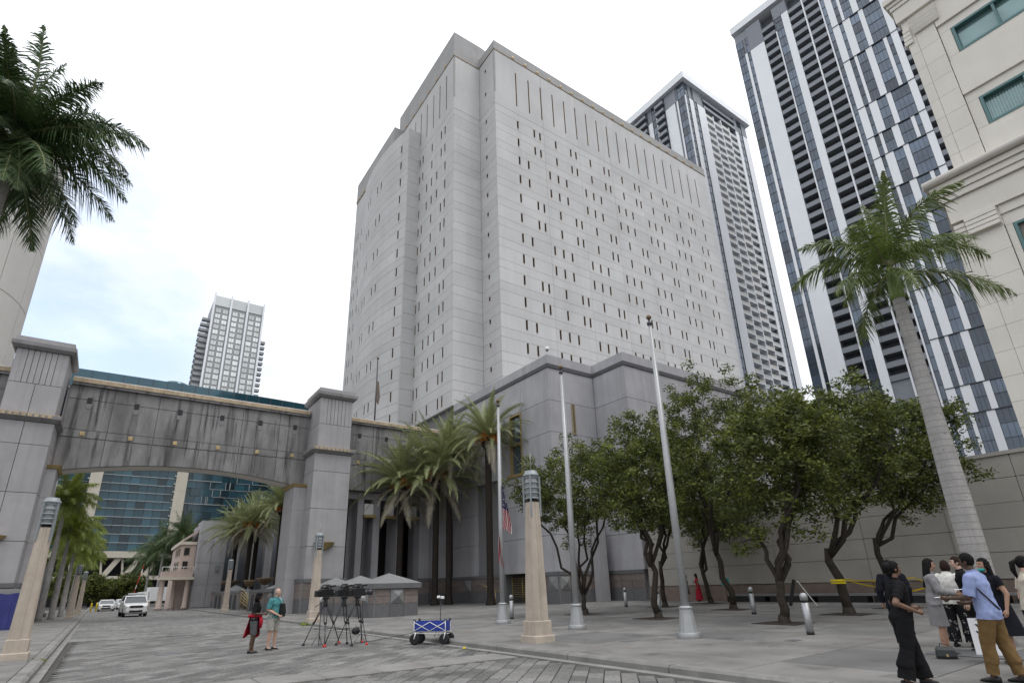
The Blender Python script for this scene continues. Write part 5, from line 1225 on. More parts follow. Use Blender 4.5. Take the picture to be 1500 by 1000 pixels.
def build_pole():
    t = thing('flagpole', 'x', 'flagpole', (0, 0, 0), 0, 'tall white flagpoles on the plaza')
    b = MB(); b.lathe([(.32, -.1), (.32, .14), (.31, .15)], 8); b.build('foot', 'pole_paint', t)
    n = 24; prof = [(.245, .15), (.18, .62), (.17, .75)]
    b = MB(); b.loft([[((r*(1+.05*(i % 2)))*cos(2*pi*i/n), (r*(1+.05*(i % 2)))*sin(2*pi*i/n), z) for i in range(n)] for r, z in prof]); b.build('fluted_base', 'pole_paint', t)
    b = MB(); b.lathe([(.19, .75), (.19, .80), (.125, .83)], 16); b.build('collar', 'pole_paint', t)
    b = MB(); b.lathe([(.105, .83), (.10, 4), (.05, 9.5)], 14); b.build('shaft', 'pole_paint', t)
    b = MB(); b.lathe([(.075, 9.5), (.085, 9.53), (.085, 9.60), (.03, 9.62), (.03, 9.70)], 10); b.build('truck', 'dark_metal', t)
    b = MB(); b.ball((0, 0, 9.79), .088, 12, 8); b.build('finial', 'bronze', t)
    b = MB(); b.tube([(.11, -.06, 1.1), (.1, -.05, 5), (.07, -.03, 9.5)], .006, 4); b.build('halyard', 'fin', t)
    return t
POLE = build_pole()
for i, (x, y, lb) in enumerate(((13.53, 10.76, 'white flagpole nearest to the camera, rising in front of the tall trees'), (13.87, 15.72, 'white flagpole in the middle, bare, right of the big stone lamp'), (14.06, 20.57, 'white flagpole farthest back carrying the drooping striped flag'))):
    o = POLE if i == 0 else copy_tree(POLE); o.location = (x, y, zs(x)); o['label'] = lb
def bollard():
    t = thing('bollard', 'x', 'bollard', (0, 0, 0), 0, 'steel bollards on the plaza')
    b = MB(); b.lathe([(.095, -.1), (.095, .80)], 16); b.build('post', 'steel', t)
    b = MB(); b.lathe([(.07, .80), (.07, .86)], 12); b.build('light_slot', 'black', t)
    b = MB(); b.lathe([(.10, .86), (.10, .97), (.085, 1.02), (.05, 1.05), (.01, 1.06)], 16); b.build('cap', 'steel', t)
    b = MB(); b.lathe([(.098, 0), (.098, .08)], 16); b.build('foot_band', 'black', t)
    return t
BOL = bollard()
for i, (x, y, lb) in enumerate(((15.88, 8.64, 'steel bollard largest one, left of the people on the plaza'), (22.25, 14.29, 'steel bollard second from the people, between two tree pits'), (16.0, 22.67, 'steel bollard just right of the flagpole with the flag'), (22.5, 19.45, 'steel bollard beside the twisted tree trunk'), (25.3, 24.3, 'steel bollard behind the twisted tree trunk'))):
    o = BOL if i == 0 else copy_tree(BOL); o.location = (x, y, zs(x)); o['label'] = lb
# rooftop pole on the block behind the bridge
rp = thing('flagpole', 'dark rooftop flagpole with a furled flag rising above the bridge coping', 'flagpole', (22.9, 59.0, 17))
m = MB(); m.tube([(0, 0, 0), (0, 0, 11)], [.11, .06], 8); m.build('shaft', 'dark_metal', rp)
m = MB(); m.ball((0, 0, 11.1), .16, 8, 6); m.build('finial', 'bronze', rp)
m = MB(); m.loft([[(.1, .02, 8.2), (.3, .0, 8.1), (.16, .14, 8.2)], [(.1, .02, 6.6), (.5, -.05, 6.2), (.22, .2, 6.5)], [(.1, .02, 5.6), (.34, .0, 5.2), (.18, .12, 5.5)]]); m.build('furled_flag', 'brown_base', rp)
# terrace block that carries it, behind the bridge
tr = thing('terrace_block', 'grey concrete terrace block behind the bridge and palms', 'building', (24, 60, 0))
m = MB(); m.box(19.5, 26.6, 54, 66, 0, 16.9); m.build('wall', 'podium', tr, True)
# ------------------------------------------------------------------ national flag hanging limp at half mast
def us_flag():
    fx, fy = 14.06, 20.57; zt = 6.0
    t = thing('flag', 'striped red and white flag with starred blue canton hanging limp at half mast', 'flag', (fx, fy, zt))
    # a hanging cloth: u along the hoist direction (down), v across the fly folded into vertical pleats
    def cloth(z0, z1, w0, w1, n, m, ph, amp, yo):
        pts = []
        for j in range(m+1):
            s = j/m; z = z0+(z1-z0)*s; w = w0+(w1-w0)*s
            for i in range(n+1):
                u = i/n; pts.append((fx+.10+u*w*.55+.03*sin(5*s+u*4), fy-.05-.30*u*w+amp*sin(u*17+ph+s*2.2)*(.3+.7*s)+yo, z-.35*u*s*(z0-z1)*.25-.1*u))
        return pts, [(j*(n+1)+i, j*(n+1)+i+1, (j+1)*(n+1)+i+1, (j+1)*(n+1)+i) for j in range(m) for i in range(n)]
    dx, dy = .82, -.57
    def part(nm, z0, z1, prof, mi_fn, off):
        N, Mm = 26, 40; V = []; F = []; MI = []
        for j in range(Mm+1):
            s = j/Mm; z = z0+(z1-z0)*s; w = prof(s)
            for i in range(N+1):
                u = i/N; a = .035*sin(u*15+s*3)+.02*sin(u*31+1+s*5)
                l = u*w; V.append((fx+off[0]+dx*l-dy*a*2, fy+off[1]+dy*l+dx*a*2, z-.25*u*u))
        for j in range(Mm):
            for i in range(N): F.append((j*(N+1)+i, j*(N+1)+i+1, (j+1)*(N+1)+i+1, (j+1)*(N+1)+i)); MI.append(mi_fn((i+.5)/N, (j+.5)/Mm))
        return V, F, MI
    # lower striped part: stripes run down the folds; canton above
    V, F, MI = part('a', zt, zt-1.95, lambda s: .10+.30*min(1, s*1.25), lambda u, s: (0 if s < .52 else (1 if int(u*9+s*2.2) % 2 else 2)), (.06, -.05))
    def np_q(nm, V, F, MI, mats): place(nm, np_mesh(nm, V, F, mats, MI), t, True)
    can = [k for k, m in enumerate(MI) if m == 0]; st = [k for k, m in enumerate(MI) if m]
    np_q('canton', V, [F[k] for k in can], [0]*len(can), ['flag_blue'])
    np_q('stripes', V, [F[k] for k in st], [MI[k]-1 for k in st], ['flag_red', 'flag_white'])
    V, F, MI = part('b', zt-2.25, zt-3.35, lambda s: .06+.16*s, lambda u, s: 1 if int(u*4+s*1.5) % 2 else 2, (-.12, .03))
    np_q('stripes', V, F, [m-1 for m in MI], ['flag_red', 'flag_white'])
    # small five-pointed stars on the canton folds
    star = MB(); q = [((.034 if k % 2 == 0 else .014)*cos(pi/2+k*pi/5), 0, (.034 if k % 2 == 0 else .014)*sin(pi/2+k*pi/5)) for k in range(10)]
    star.add(q+[(0, -.004, 0)], [(k, (k+1) % 10, 10) for k in range(10)]); sm = star.mesh('star', ['flag_white'])
    R = random.Random(2)
    for j in range(7):
        for i in range(2+min(3, j//2)):
            s = .06+.43*(j+.5)/7; w = .10+.30*min(1, s*1.25); u = (i+.5+(.4 if j % 2 else 0))/(3+min(3, j//2)); a = .035*sin(u*15+s*3)+.02*sin(u*31+1+s*5); l = u*w
            o = place('star', sm, t, True, (fx+.06+dx*l-dy*a*2-.012*.57, fy-.05+dy*l+dx*a*2-.02, zt-1.95*s-.25*u*u), -.6)
mat('flag_blue', (.025, .03, .13), .8, .2, var=.15, scale=8); mat('flag_red', (.40, .02, .035), .8, .2, var=.15, scale=8); mat('flag_white', (.66, .65, .64), .8, .2, var=.06, scale=8)
us_flag()
# ------------------------------------------------------------------ vehicles
def wheel(x, y, r, w, parent, nm='wheel'):
    e = MB(); e.lathe([(r*.62, -w/2), (r*.93, -w/2), (r, -w*.32), (r, w*.32), (r*.93, w/2), (r*.62, w/2)], 20); k = MB(); k.merge(e, Matrix.Translation((x, y, r)) @ Matrix.Rotation(pi/2, 4, 'Y')); o = k.build(nm, 'black_rubber', parent)
    e = MB(); e.lathe([(.05, w*.42), (r*.3, w*.40), (r*.60, w*.30)], 14); e.lathe([(r*.60, -w*.3), (r*.3, -w*.40), (.05, -w*.42)], 14); k = MB(); k.merge(e, Matrix.Translation((x, y, r)) @ Matrix.Rotation(pi/2, 4, 'Y')); k.build('rim', 'steel', o)
def body_loft(secs, mats, mi=0):
    """secs: list of (y, [(x,z)...half profile from bottom centre to top centre])"""
    b = MB(); rings = []
    for y, pr in secs: rings.append([(x, y, z) for x, z in pr]+[(-x, y, z) for x, z in reversed(pr) if x > 1e-6])
    n = len(rings[0]); b.loft(rings, mi, False); return b
def car(name, label, loc, rz, kind, group=None):
    t = thing(name, label, 'car', loc, rz, group)
    suv = kind == 'suv'
    L, Wd, Hh, hood, belt, cl = (4.9, .93, 1.80, 1.12, 1.18, .28) if suv else (4.3, .87, 1.42, .90, .95, .18)
    # front of the car is -Y
    def half(w, z0, z1, wt=None): wt = wt or w; return [(w*.82, z0), (w, z0+.12), (w, z0+(z1-z0)*.55), (wt, z1-.03), (wt-.06, z1), (0, z1)]
    f = -L/2; r = L/2
    secs = [(f, half(Wd*.80, cl+.12, hood-.25)), (f+.10, half(Wd*.93, cl, hood-.10)), (f+.35, half(Wd, cl, hood-.04)), (f+1.15, half(Wd, cl, hood+.03)), (f+1.25, half(Wd, cl, belt)), (r-.25, half(Wd, cl, belt)), (r-.05, half(Wd*.95, cl+.05, belt-.05)), (r, half(Wd*.88, cl+.15, belt-.15))]
    body_loft(secs, None).build('body', 'car_white', t)
    # cabin: pillars and roof, glass set in
    a0, a1, b1, b0 = (f+1.18, f+1.85, r-.35, r-.10) if suv else (f+1.05, f+1.85, r-1.2, r-.35)
    wt = Wd-.18
    c = MB(); c.loft([[(-Wd+.04, a0, belt-.01), (Wd-.04, a0, belt-.01), (Wd-.04, b0, belt-.01), (-Wd+.04, b0, belt-.01)], [(-wt, a1, Hh-.09), (wt, a1, Hh-.09), (wt, b1, Hh-.09), (-wt, b1, Hh-.09)]]); c.build('glass', 'car_glass', t)
    c = MB(); c.loft([[(-wt-.02, a1-.06, Hh-.095), (wt+.02, a1-.06, Hh-.095), (wt+.02, b1+.06, Hh-.095), (-wt-.02, b1+.06, Hh-.095)], [(-wt, a1+.05, Hh-.02), (wt, a1+.05, Hh-.02), (wt, b1-.03, Hh-.02), (-wt, b1-.03, Hh-.02)], [(-wt+.12, a1+.25, Hh), (wt-.12, a1+.25, Hh), (wt-.12, b1-.15, Hh), (-wt+.12, b1-.15, Hh)]]); c.build('roof', 'car_white', t)
    for s in (-1, 1):
        for (y0, y1) in ((a0, a1), (b0, b1)):
            p = MB(); p.beam((s*(Wd-.035), y0, belt-.01), (s*(wt+.0), y1, Hh-.07), .075, .075); p.build('pillar', 'car_white', t)
        for u in (.36, .68):
            y = a0+(b0-a0)*u; y2 = a1+(b1-a1)*u; p = MB(); p.beam((s*(Wd-.03), y, belt), (s*(wt+.01), y2, Hh-.08), .09, .05, 0, (s, 0, 0)); p.build('pillar', 'black' if suv else 'car_white', t)
        h = MB(); h.cbox(-.16, .16, -.04, .05, -.10, .10, .03); k = h.build('headlight', 'headlight', t, loc=(s*(Wd-.22), f+.07, hood-.27))
        m_ = MB(); m_.ball((s*(Wd+.10), a0+.25, belt+.08), (.10, .06, .08), 8, 6); m_.build('wing_mirror', 'car_white', t)
        for yy in (f+.85, r-.85): wheel(s*(Wd-.10), yy, .38 if suv else .32, .24, t)
    g = MB(); g.box(-.42, .42, f-.015, f+.10, hood-.38, hood-.17); g.build('grille', 'black', t)
    for k in range(3): g = MB(); g.box(-.4+.27*k*1.0, -.4+.27*k+.24, f-.03, f+.05, hood-.35, hood-.19); g.build('grille_bar', 'dark_metal', t)
    g = MB(); g.box(-Wd*.8, Wd*.8, f-.05, f+.12, cl+.12, cl+.36); g.build('bumper', 'car_white', t)
    g = MB(); g.box(-.5, .5, f-.06, f-.045, cl+.10, cl+.27); g.build('intake', 'black', t)
    g = MB(); g.box(-.16, .16, f-.075, f-.062, cl+.26, cl+.36); g.build('number_plate', 'paper', t)
    u = MB(); u.box(-Wd*.8, Wd*.8, f+.2, r-.2, cl-.05, cl+.1); u.build('underbody', 'black', t)
    if suv:
        for s in (-1, 1):
            k = MB(); k.tube([(s*.66, a1+.1, Hh+.06), (s*.66, b1-.1, Hh+.06)], .03, 6)
            for y in (a1+.2, b1-.3): k.box(s*.66-.03, s*.66+.03, y-.05, y+.05, Hh-.03, Hh+.05)
            k.build('roof_rail', 'dark_metal', t)
        k = MB(); k.cbox(-.62, .62, a1+.35, a1+.62, Hh+.07, Hh+.2, .03); k.build('light_bar', 'fin', t)
        k = MB(); k.box(-.55, .55, a1+.45, a1+.95, Hh+.02, Hh+.07); k.build('roof_box', 'black', t)
        for s in (-1, 1): k = MB(); k.box(s*.42-.10, s*.42+.10, f-.04, f+.0, hood-.34, hood-.20); k.build('fog_lamp', 'black', t)
    return t
car('sports_utility', 'white sports utility vehicle with roof rack and light bar driving up the street', (2.75, 64.5, 0), .05, 'suv')
car('hatchback', 'white compact car parked farther down the street left of the larger white vehicle', (.95, 95, 0), .0, 'car')
car('hatchback', 'white car mostly hidden between the compact car and the larger white vehicle', (3.0, 104, 0), .15, 'car')
bt = thing('box_truck', 'long white box truck parked across the end of the street', 'truck', (9.3, 118, 0), radians(-80))
m = MB(); m.cbox(-1.2, 1.2, -2.6, 6.4, .95, 3.15, .05); m.build('cargo_box', 'white_paint', bt)
for k in range(11): m = MB(); m.box(-1.225, -1.205, -2.4+.8*k, -2.34+.8*k, 1.0, 3.1); m.build('rib', 'fin', bt)
m = MB(); m.loft([[(-1.0, -4.4, .5), (1, -4.4, .5), (1, -2.7, .5), (-1, -2.7, .5)], [(-1.0, -4.4, 1.5), (1, -4.4, 1.5), (1, -2.7, 1.5), (-1, -2.7, 1.5)], [(-.9, -3.9, 2.4), (.9, -3.9, 2.4), (.9, -2.7, 2.5), (-.9, -2.7, 2.5)]]); m.build('cab', 'white_paint', bt)
for y in (-3.6, 4.2, 3.2):
    for s in (-1, 1): wheel(s*1.0, y, .45, .28, bt)
m = MB(); m.box(-.5, .5, -3.5, 6.2, .55, .93); m.build('chassis', 'black', bt)
# barrier arm
ba = thing('barrier_gate', 'raised red and white striped barrier arm behind the large white vehicle', 'barrier', (4.2, 112, 0))
m = MB(); m.cbox(-.2, .2, -.2, .2, 0, 1.1, .03); m.build('cabinet', 'yellow', ba)
for k in range(9):
    m = MB(); m.beam((0.06+.10*k, -.25, 1.0+.62*k), (.06+.10*(k+1)-.003, -.25, 1.0+.62*(k+1)-.01), .16, .08); m.build('arm_section', 'red' if k % 4 != 3 else 'white_paint', ba)
for i, (x, y, lb) in enumerate(((-.65, 92, 'yellow safety bollard, left one beside the kerb end'), (-.1, 92.5, 'yellow safety bollard, right one beside the kerb end'))):
    m = MB(); m.lathe([(.09, -.1), (.09, 1.0), (.05, 1.08), (.01, 1.1)], 10); tag(m.build('safety_bollard', 'yellow', None, loc=(x, y, 0)), lb, 'bollard', 'yellow bollards by the kerb')
for i, (x, y, lb) in enumerate(((5.9, 98, 'short stone bollard nearest to the porch columns'), (7.0, 99, 'short stone bollard between truck and porch'), (4.9, 100, 'short stone bollard right behind the white vehicle'))):
    m = MB(); m.loft([[(-.22, -.22, 0), (.22, -.22, 0), (.22, .22, 0), (-.22, .22, 0)], [(-.17, -.17, 1.1), (.17, -.17, 1.1), (.17, .17, 1.1), (-.17, .17, 1.1)], [(-.05, -.05, 1.22), (.05, -.05, 1.22), (.05, .05, 1.22), (-.05, .05, 1.22)]]); tag(m.build('stone_bollard', 'lamp_stone', None, loc=(x, y, 0)), lb, 'bollard', 'short stone bollards')
# grey buttress piers and blue tarp behind the left lamp
for i, (y, w, h, lb) in enumerate(((50.5, 1.0, 6.0, 'grey concrete buttress pier just behind the left pillar'), (55.5, .9, 5.4, 'grey concrete buttress pier, second behind the left pillar'), (61, .9, 5.0, 'grey concrete buttress pier, third behind the left pillar'), (68, .9, 4.8, 'grey concrete buttress pier, farthest behind the left pillar'))):
    t = thing('buttress_pier', lb, 'pier', (-4.6, y, .1), 0, 'buttress piers on the left')
    m = MB(); m.loft([[(-1.2, -w, 0), (.75, -w, 0), (.75, w, 0), (-1.2, w, 0)], [(-1.2, -w*.7, h), (.2, -w*.7, h), (.2, w*.7, h), (-1.2, w*.7, h)]]); m.build('shaft', 'pillar', t)
    m = MB(); m.box(-1.3, .85, -w-.08, w+.08, 0, .35); m.build('foot', 'granite_grey', t)
lwall = thing('courtyard_wall', 'grey wall with slot openings behind the left pavement', 'wall', (-6, 70, 0))
for k in range(9): m = MB(); m.box(-5.8, -5.5, 50+5*k, 54.4+5*k, 0, 3.4); m.build('panel', 'podium', lwall, True)
bt_ = thing('tarp_screen', 'dark blue tarpaulin screen fixed along the foot of the left pillar', 'screen', (-6, 38, .1))
m = MB(); n = 30
pts = [(-7.6+.04*sin(k*1.7), 0) for k in range(2)]
rows = [[(-3.55-3.6*k/n+.03*sin(k*2.1), 41.8+.05*sin(k*1.3), .12), (-3.55-3.6*k/n, 41.8, 2.0+.03*sin(k*.9))] for k in range(n+1)]
m.add([p for r in rows for p in r], [(2*k, 2*k+1, 2*k+3, 2*k+2) for k in range(n)]); m.add([(p[0], p[1]+.03, p[2]) for r in rows for p in r], [(2*k+2, 2*k+3, 2*k+1, 2*k) for k in range(n)]); m.build('sheet', 'blue_tarp', bt_, True)
m = MB(); m.box(-7.3, -3.4, 41.9, 42.0, 1.95, 2.25); m.build('rail', 'granite_light', bt_, True)
# ------------------------------------------------------------------ people
def capsule(mb, a, ra, b, rb, n=14, k=4):
    a = Vector(a); b = Vector(b); d = b-a; L = d.length; d = d.normalized() if L > 1e-6 else Vector((0, 0, 1))
    x = d.orthogonal().normalized(); y = d.cross(x); rings = []
    for i in range(k+1): t = -pi/2+(pi/2)*i/k; rings.append((a+d*ra*sin(t), max(.0004, ra*cos(t))))
    for i in range(k+1): t = (pi/2)*i/k; rings.append((b+d*rb*sin(t), max(.0004, rb*cos(t))))
    mb.loft([[c+(x*cos(2*pi*j/n)+y*sin(2*pi*j/n))*r for j in range(n)] for c, r in rings])
def remesh(mb, voxel, smooth=4, name='body'):
    me = mb.mesh('tmp', ['skin_dark']); o = bpy.data.objects.new('tmp', me); COL.objects.link(o)
    m = o.modifiers.new('r', 'REMESH'); m.mode = 'VOXEL'; m.voxel_size = voxel
    s = o.modifiers.new('s', 'SMOOTH'); s.factor = .5; s.iterations = smooth
    dg = bpy.context.evaluated_depsgraph_get(); out = bpy.data.meshes.new_from_object(o.evaluated_get(dg)); out.name = name
    bpy.data.objects.remove(o); bpy.data.meshes.remove(me); return out
def person(label, loc, fwd, H=1.72, girth=1.0, skin='skin_brown', hair=('short', 'hair_black'), shirt=None, legs=None, skirt=None, dress=None, shoes='black', armL=None, armR=None, feet=((-.10, 0), (.10, .05)), lean=(0, .03), head_yaw=0, nod=0, voxel=.010, fem=False, group=None, knee=.03, extra=None):
    fx, fy = fwd; rz = atan2(fy, fx)-pi/2
    t = thing('person', label, 'person', loc, rz, group); s = H/1.75; g = girth
    V3 = lambda x, y, z: Vector((x*s, y*s, z*s))
    prim = MB(); bones = []
    def cap(nm, a, ra, b, rb): capsule(prim, a, ra*s, b, rb*s); bones.append((nm, a, b, ra*s, rb*s))
    cx = (feet[0][0]+feet[1][0])/2; cy = (feet[0][1]+feet[1][1])/2
    pel = V3(cx, cy, .95); sh = V3(cx+lean[0], cy+lean[1], 1.42); sx = .165 if fem else .19
    hipx = .095 if fem else .09
    hips = [pel+V3(-hipx, 0, -.04), pel+V3(hipx, 0, -.04)]
    # torso: elliptical rings
    rg = [(-.17, .075, .075), (-.10, .145*g, .105*g), (0, (.172 if fem else .160)*g, .118*g), (.10, .152*g, .108*g), (.18, (.128 if fem else .148)*g, .098*g), (.28, .150*g, .108*g), (.38, (.160 if fem else .178)*g, .115*g), (.45, .165, .095), (.50, .12, .075), (.54, .06, .058)]
    ax = (sh-pel)
    rings = []
    for z, rx, ry in rg:
        u = z/.47; c = pel+ax*u if u > 0 else pel+V3(0, 0, z); yo = .0
        if fem and .26 < z < .42: yo = .022*s
        if g > 1.05 and .05 < z < .25: yo = .035*s
        rings.append([(c.x+rx*s*cos(2*pi*k/20), c.y+yo+ry*s*sin(2*pi*k/20), c.z) for k in range(20)])
    prim.loft(rings); bones.append(('torso', pel+V3(0, 0, -.08), sh+V3(0, 0, .02), .13*s*g, .11*s))
    neck = sh+V3(0, .01, .05); head = sh+V3(lean[0]*.15, .035+lean[1]*.2, .235)
    cap('neck', neck-V3(0, 0, .04), .058, head-V3(0, .02, .06), .05)
    # legs
    kn = []; an = []
    for i in (0, 1):
        f = feet[i]; a = V3(f[0], f[1], .085); k = (hips[i]+a)*.5+V3(0, knee, .02); kn.append(k); an.append(a); sd = 'LR'[i]
        cap('thigh'+sd, hips[i], .092*g, k, .058*g); cap('shin'+sd, k, .056*g, k*.45+a*.55+V3(0, -.012, 0), .05*g); bones.pop(); cap('shin'+sd, k, .054*g, a, .036)
        cap('foot'+sd, a+V3(0, 0, -.03), .034, a+V3(0, .10, -.052), .028)
    # arms (joint targets in unit space relative to the standing point)
    for i, arm in ((0, armL), (1, armR)):
        sd = 'LR'[i]; sg = -1 if i == 0 else 1
        S_ = sh+V3(sg*(sx), 0, -.01)
        if arm is None: arm = ((sg*.245, -.02, 1.14), (sg*.25, .06, .89))
        E = V3(*arm[0])+V3(cx, cy, 0); Wd = V3(*arm[1])+V3(cx, cy, 0)
        cap('uarm'+sd, S_, .052*g, E, .040*g); cap('farm'+sd, E, .040*g, Wd, .027)
        d = (Wd-E).normalized(); hd = Vector(arm[2]).normalized() if len(arm) > 2 else d
        pn = Vector((-sg, 0, 0)) if abs(hd.x) < .8 else Vector((0, 1, 0)); pn = (pn-hd*pn.dot(hd)).normalized(); lat = hd.cross(pn).normalized()
        if lat.y < 0 and abs(hd.z) > .6: lat = -lat
        cap('hand'+sd, Wd+hd*.015*s, .027, Wd+hd*.075*s, .029)
        for q in range(4):
            b0 = Wd+hd*(.078)*s+lat*(.027-.018*q)*s; l = (.036, .042, .040, .031)[q]
            m1 = b0+hd*l*s+pn*.010*s; m2 = m1+hd*l*.55*s+pn*.024*s
            capsule(prim, b0-hd*.02*s, .0095*s, m1, .009*s, 8, 2); capsule(prim, m1, .009*s, m2, .008*s, 8, 2); bones.append(('hand'+sd, b0, m2, .009, .009))
        th0 = Wd+hd*.025*s+lat*.024*s; th1 = th0+hd*.035*s+lat*.028*s+pn*.012*s; th2 = th1+hd*.03*s+pn*.008*s
        capsule(prim, th0, .012*s, th1, .0105*s, 8, 2); capsule(prim, th1, .0105*s, th2, .009*s, 8, 2); bones.append(('hand'+sd, th0, th2, .01, .01))
    # head
    hb = MB(); sc = s*.98
    hb.ball((0, 0, .012), (.074, .092, .108), 20, 14); hb.ball((0, .026, -.060), (.052, .058, .052), 16, 10); hb.ball((0, .062, .035), (.05, .028, .03), 12, 8)
    capsule(hb, (0, .088, .012), .010, (0, .106, -.022), .015, 8, 2)
    for q in (-1, 1): hb.ball((q*.074, -.008, -.008), (.013, .022, .032), 8, 6); hb.ball((q*.035, .072, -.025), (.026, .018, .022), 8, 6)
    capsule(hb, (-.022, .082, -.06), .009, (.022, .082, -.06), .009, 8, 2)
    HM = Matrix.Translation(head) @ Matrix.Rotation(head_yaw, 4, 'Z') @ Matrix.Rotation(-nod, 4, 'X') @ Matrix.Scale(sc, 4)
    prim.merge(hb, HM); bones.append(('head', head-V3(0, 0, .03), head+V3(0, 0, .03), .09*s, .09*s))
    body = remesh(prim, voxel, 4); body.materials.clear(); body.materials.append(MATS[skin])
    for p in body.polygons: p.use_smooth = True
    place('body', body, t)
    n = len(body.vertices); co = np.empty(n*3, np.float32); body.vertices.foreach_get('co', co); co = co.reshape(-1, 3)
    no = np.empty(n*3, np.float32); body.vertices.foreach_get('normal', no); no = no.reshape(-1, 3)
    best = np.full(n, 9.); bid = np.zeros(n, int); bt = np.zeros(n); axp = np.zeros((n, 3))
    for i, (nm, a, b, ra, rb) in enumerate(bones):
        a = np.array(a); b = np.array(b); d = b-a; u = np.clip(((co-a)@d)/(d@d), 0, 1); p = a+u[:, None]*d
        q = np.linalg.norm(co-p, axis=1)-(ra+(rb-ra)*u); k = q < best; best[k] = q[k]; bid[k] = i; bt[k] = u[k]; axp[k] = p[k]
    names = np.array([b[0] for b in bones]); bn = names[bid]
    F = [tuple(p.vertices) for p in body.polygons]
    def garment(nm, mask, off, mt, wr=.006, flare=None):
        ok = np.array([all(mask[v] for v in f) for f in F]); idx = np.unique(np.array([f for f, o in zip(F, ok) if o]).ravel()) if ok.any() else []
        if len(idx) == 0: return
        P = co[idx].astype(float)+no[idx]*off*s
        w = np.sin(P[:, 2]*17+P[:, 0]*44+2*np.sin(P[:, 1]*23))*np.sin(P[:, 0]*31-P[:, 2]*23+P[:, 1]*37)+.5*np.sin(P[:, 2]*41+P[:, 1]*63-P[:, 0]*52); P += no[idx]*(w*wr*.75)[:, None]
        if flare: P = flare(P, bn[idx], bt[idx], axp[idx])
        re = {v: i for i, v in enumerate(idx)}
        me = bpy.data.meshes.new(nm); me.from_pydata([tuple(p) for p in P], [], [tuple(re[v] for v in f) for f, o in zip(F, ok) if o]); me.materials.append(MATS[mt]); me.update()
        for p in me.polygons: p.use_smooth = True
        place(nm, me, t)
    isT = bn == 'torso'; up_ = np.char.startswith(bn, 'uarm'); fa = np.char.startswith(bn, 'farm'); thg = np.char.startswith(bn, 'thigh'); shn = np.char.startswith(bn, 'shin'); nk = bn == 'neck'
    if shirt:
        mt, sl, hem, off = shirt                       # sleeve: fraction of the arm 0..2, hem: height fraction
        m = (isT & (co[:, 2] > hem*s)) | (thg & (co[:, 2] > hem*s)) | (up_ & (bt < sl)) | (fa & (bt < sl-1)) | (nk & (bt < .25)) if sl > 1 else (isT & (co[:, 2] > hem*s)) | (thg & (co[:, 2] > hem*s)) | (up_ & (bt < sl)) | (nk & (bt < .12))
        def fl(P, b, u, a):
            k = np.char.startswith(b, 'uarm') | np.char.startswith(b, 'farm'); P[k] = a[k]+(P[k]-a[k])*(1.10+.12*u[k])[:, None]
            k = ~k; z = np.clip((1.15*s-P[k][:, 2])/(.3*s), 0, 1); c = np.array([pel.x, pel.y]); Q = P[k]; Q[:, :2] = c+(Q[:, :2]-c)*(1+.07*z)[:, None]; P[k] = Q; return P
        garment('shirt', m, off, mt, .006, fl)
    if legs:
        mt, end, off, fla = legs                       # end: 1 = knee, 2 = ankle; fla: flare at the hem
        m = (isT & (co[:, 2] < 1.04*s)) | (thg & (bt < end)) | (shn & (bt < end-1 if end > 1 else False))
        def fl(P, b, u, a):
            k = np.char.startswith(b, 'shin'); P[k] = a[k]+(P[k]-a[k])*(1.18+fla*u[k]**1.4)[:, None]
            k = np.char.startswith(b, 'thigh'); P[k] = a[k]+(P[k]-a[k])*(1.04+.14*u[k])[:, None]
            return P
        garment('trousers' if end > 1.2 else 'shorts', m, off, mt, .0045 if fla < 1 else .002, fl)
    if dress:
        mt, hem, off, top = dress
        garment('dress_top', (isT & (co[:, 2] > .98*s)) | (nk & (bt < .05)) | (up_ & (bt < top)), off, mt, .004)
        skirt = (mt, 1.06, hem, .10)
    if skirt:
        mt, z1, z0, fla = skirt; m = MB(); rr = []; K = 12
        for k in range(K+1):
            u = k/K; z = z1+(z0-z1)*u; rs = []
            ha = (hips[0]+hips[1])/2; lc = ha.lerp((an[0]+an[1])/2, max(0, min(1, (.91-z)/.83)))
            hx = abs(an[1].x-an[0].x)/2*max(0, min(1, (.91-z)/.83))+.095*s*(1-max(0, min(1, (.91-z)/.83)))
            wx = (.172*g+.015 if z > .8 else 0); w = max(hx/s+.085+fla*u, min(.19*g, .150*g+.05*min(1, (1.08-z)/.15))); d = .125*g+fla*u+abs(an[1].y-an[0].y)/2/s*u
            for j in range(36):
                a = 2*pi*j/36; q = 1+.035*u*sin(a*7+k*.1)+.02*u*sin(a*13); rs.append((lc.x+w*s*cos(a)*q, (pel.y*(1-u)+lc.y*u)+d*s*sin(a)*q, z*s))
            rr.append(rs)
        m.loft(rr, 0, True, False); m.build('skirt', mt, t)
    # shoes
    for i in (0, 1):
        a = an[i]; m = MB(); L = [(-.075, .030, .0, .085), (-.06, .036, 0, .09), (0, .038, 0, .085), (.06, .042, 0, .062), (.12, .045, 0, .05), (.165, .034, .004, .035), (.18, .015, .01, .022)]
        rings = []
        for y, w, z0, z1 in L: rings.append([(a.x+s*w*cos(2*pi*q/12), a.y+s*y, s*(z0+(z1-z0)*(.5+.5*sin(2*pi*q/12)))) for q in range(12)])
        m.loft(rings, 0, True); m.build('shoe', shoes, t)
    # eyes, mouth, hair
    for q in (-1, 1):
        m = MB(); m.ball((q*.032, .083, .006), (.014, .009, .007), 8, 6); k = MB(); k.merge(m, HM); k.build('eye', 'black', t)
        m = MB(); capsule(m, (q*.018, .090, .026), .004, (q*.045, .080, .027), .003, 6, 2); k = MB(); k.merge(m, HM); k.build('eyebrow', hair[1] if hair[0] != 'bald' else 'hair_grey', t)
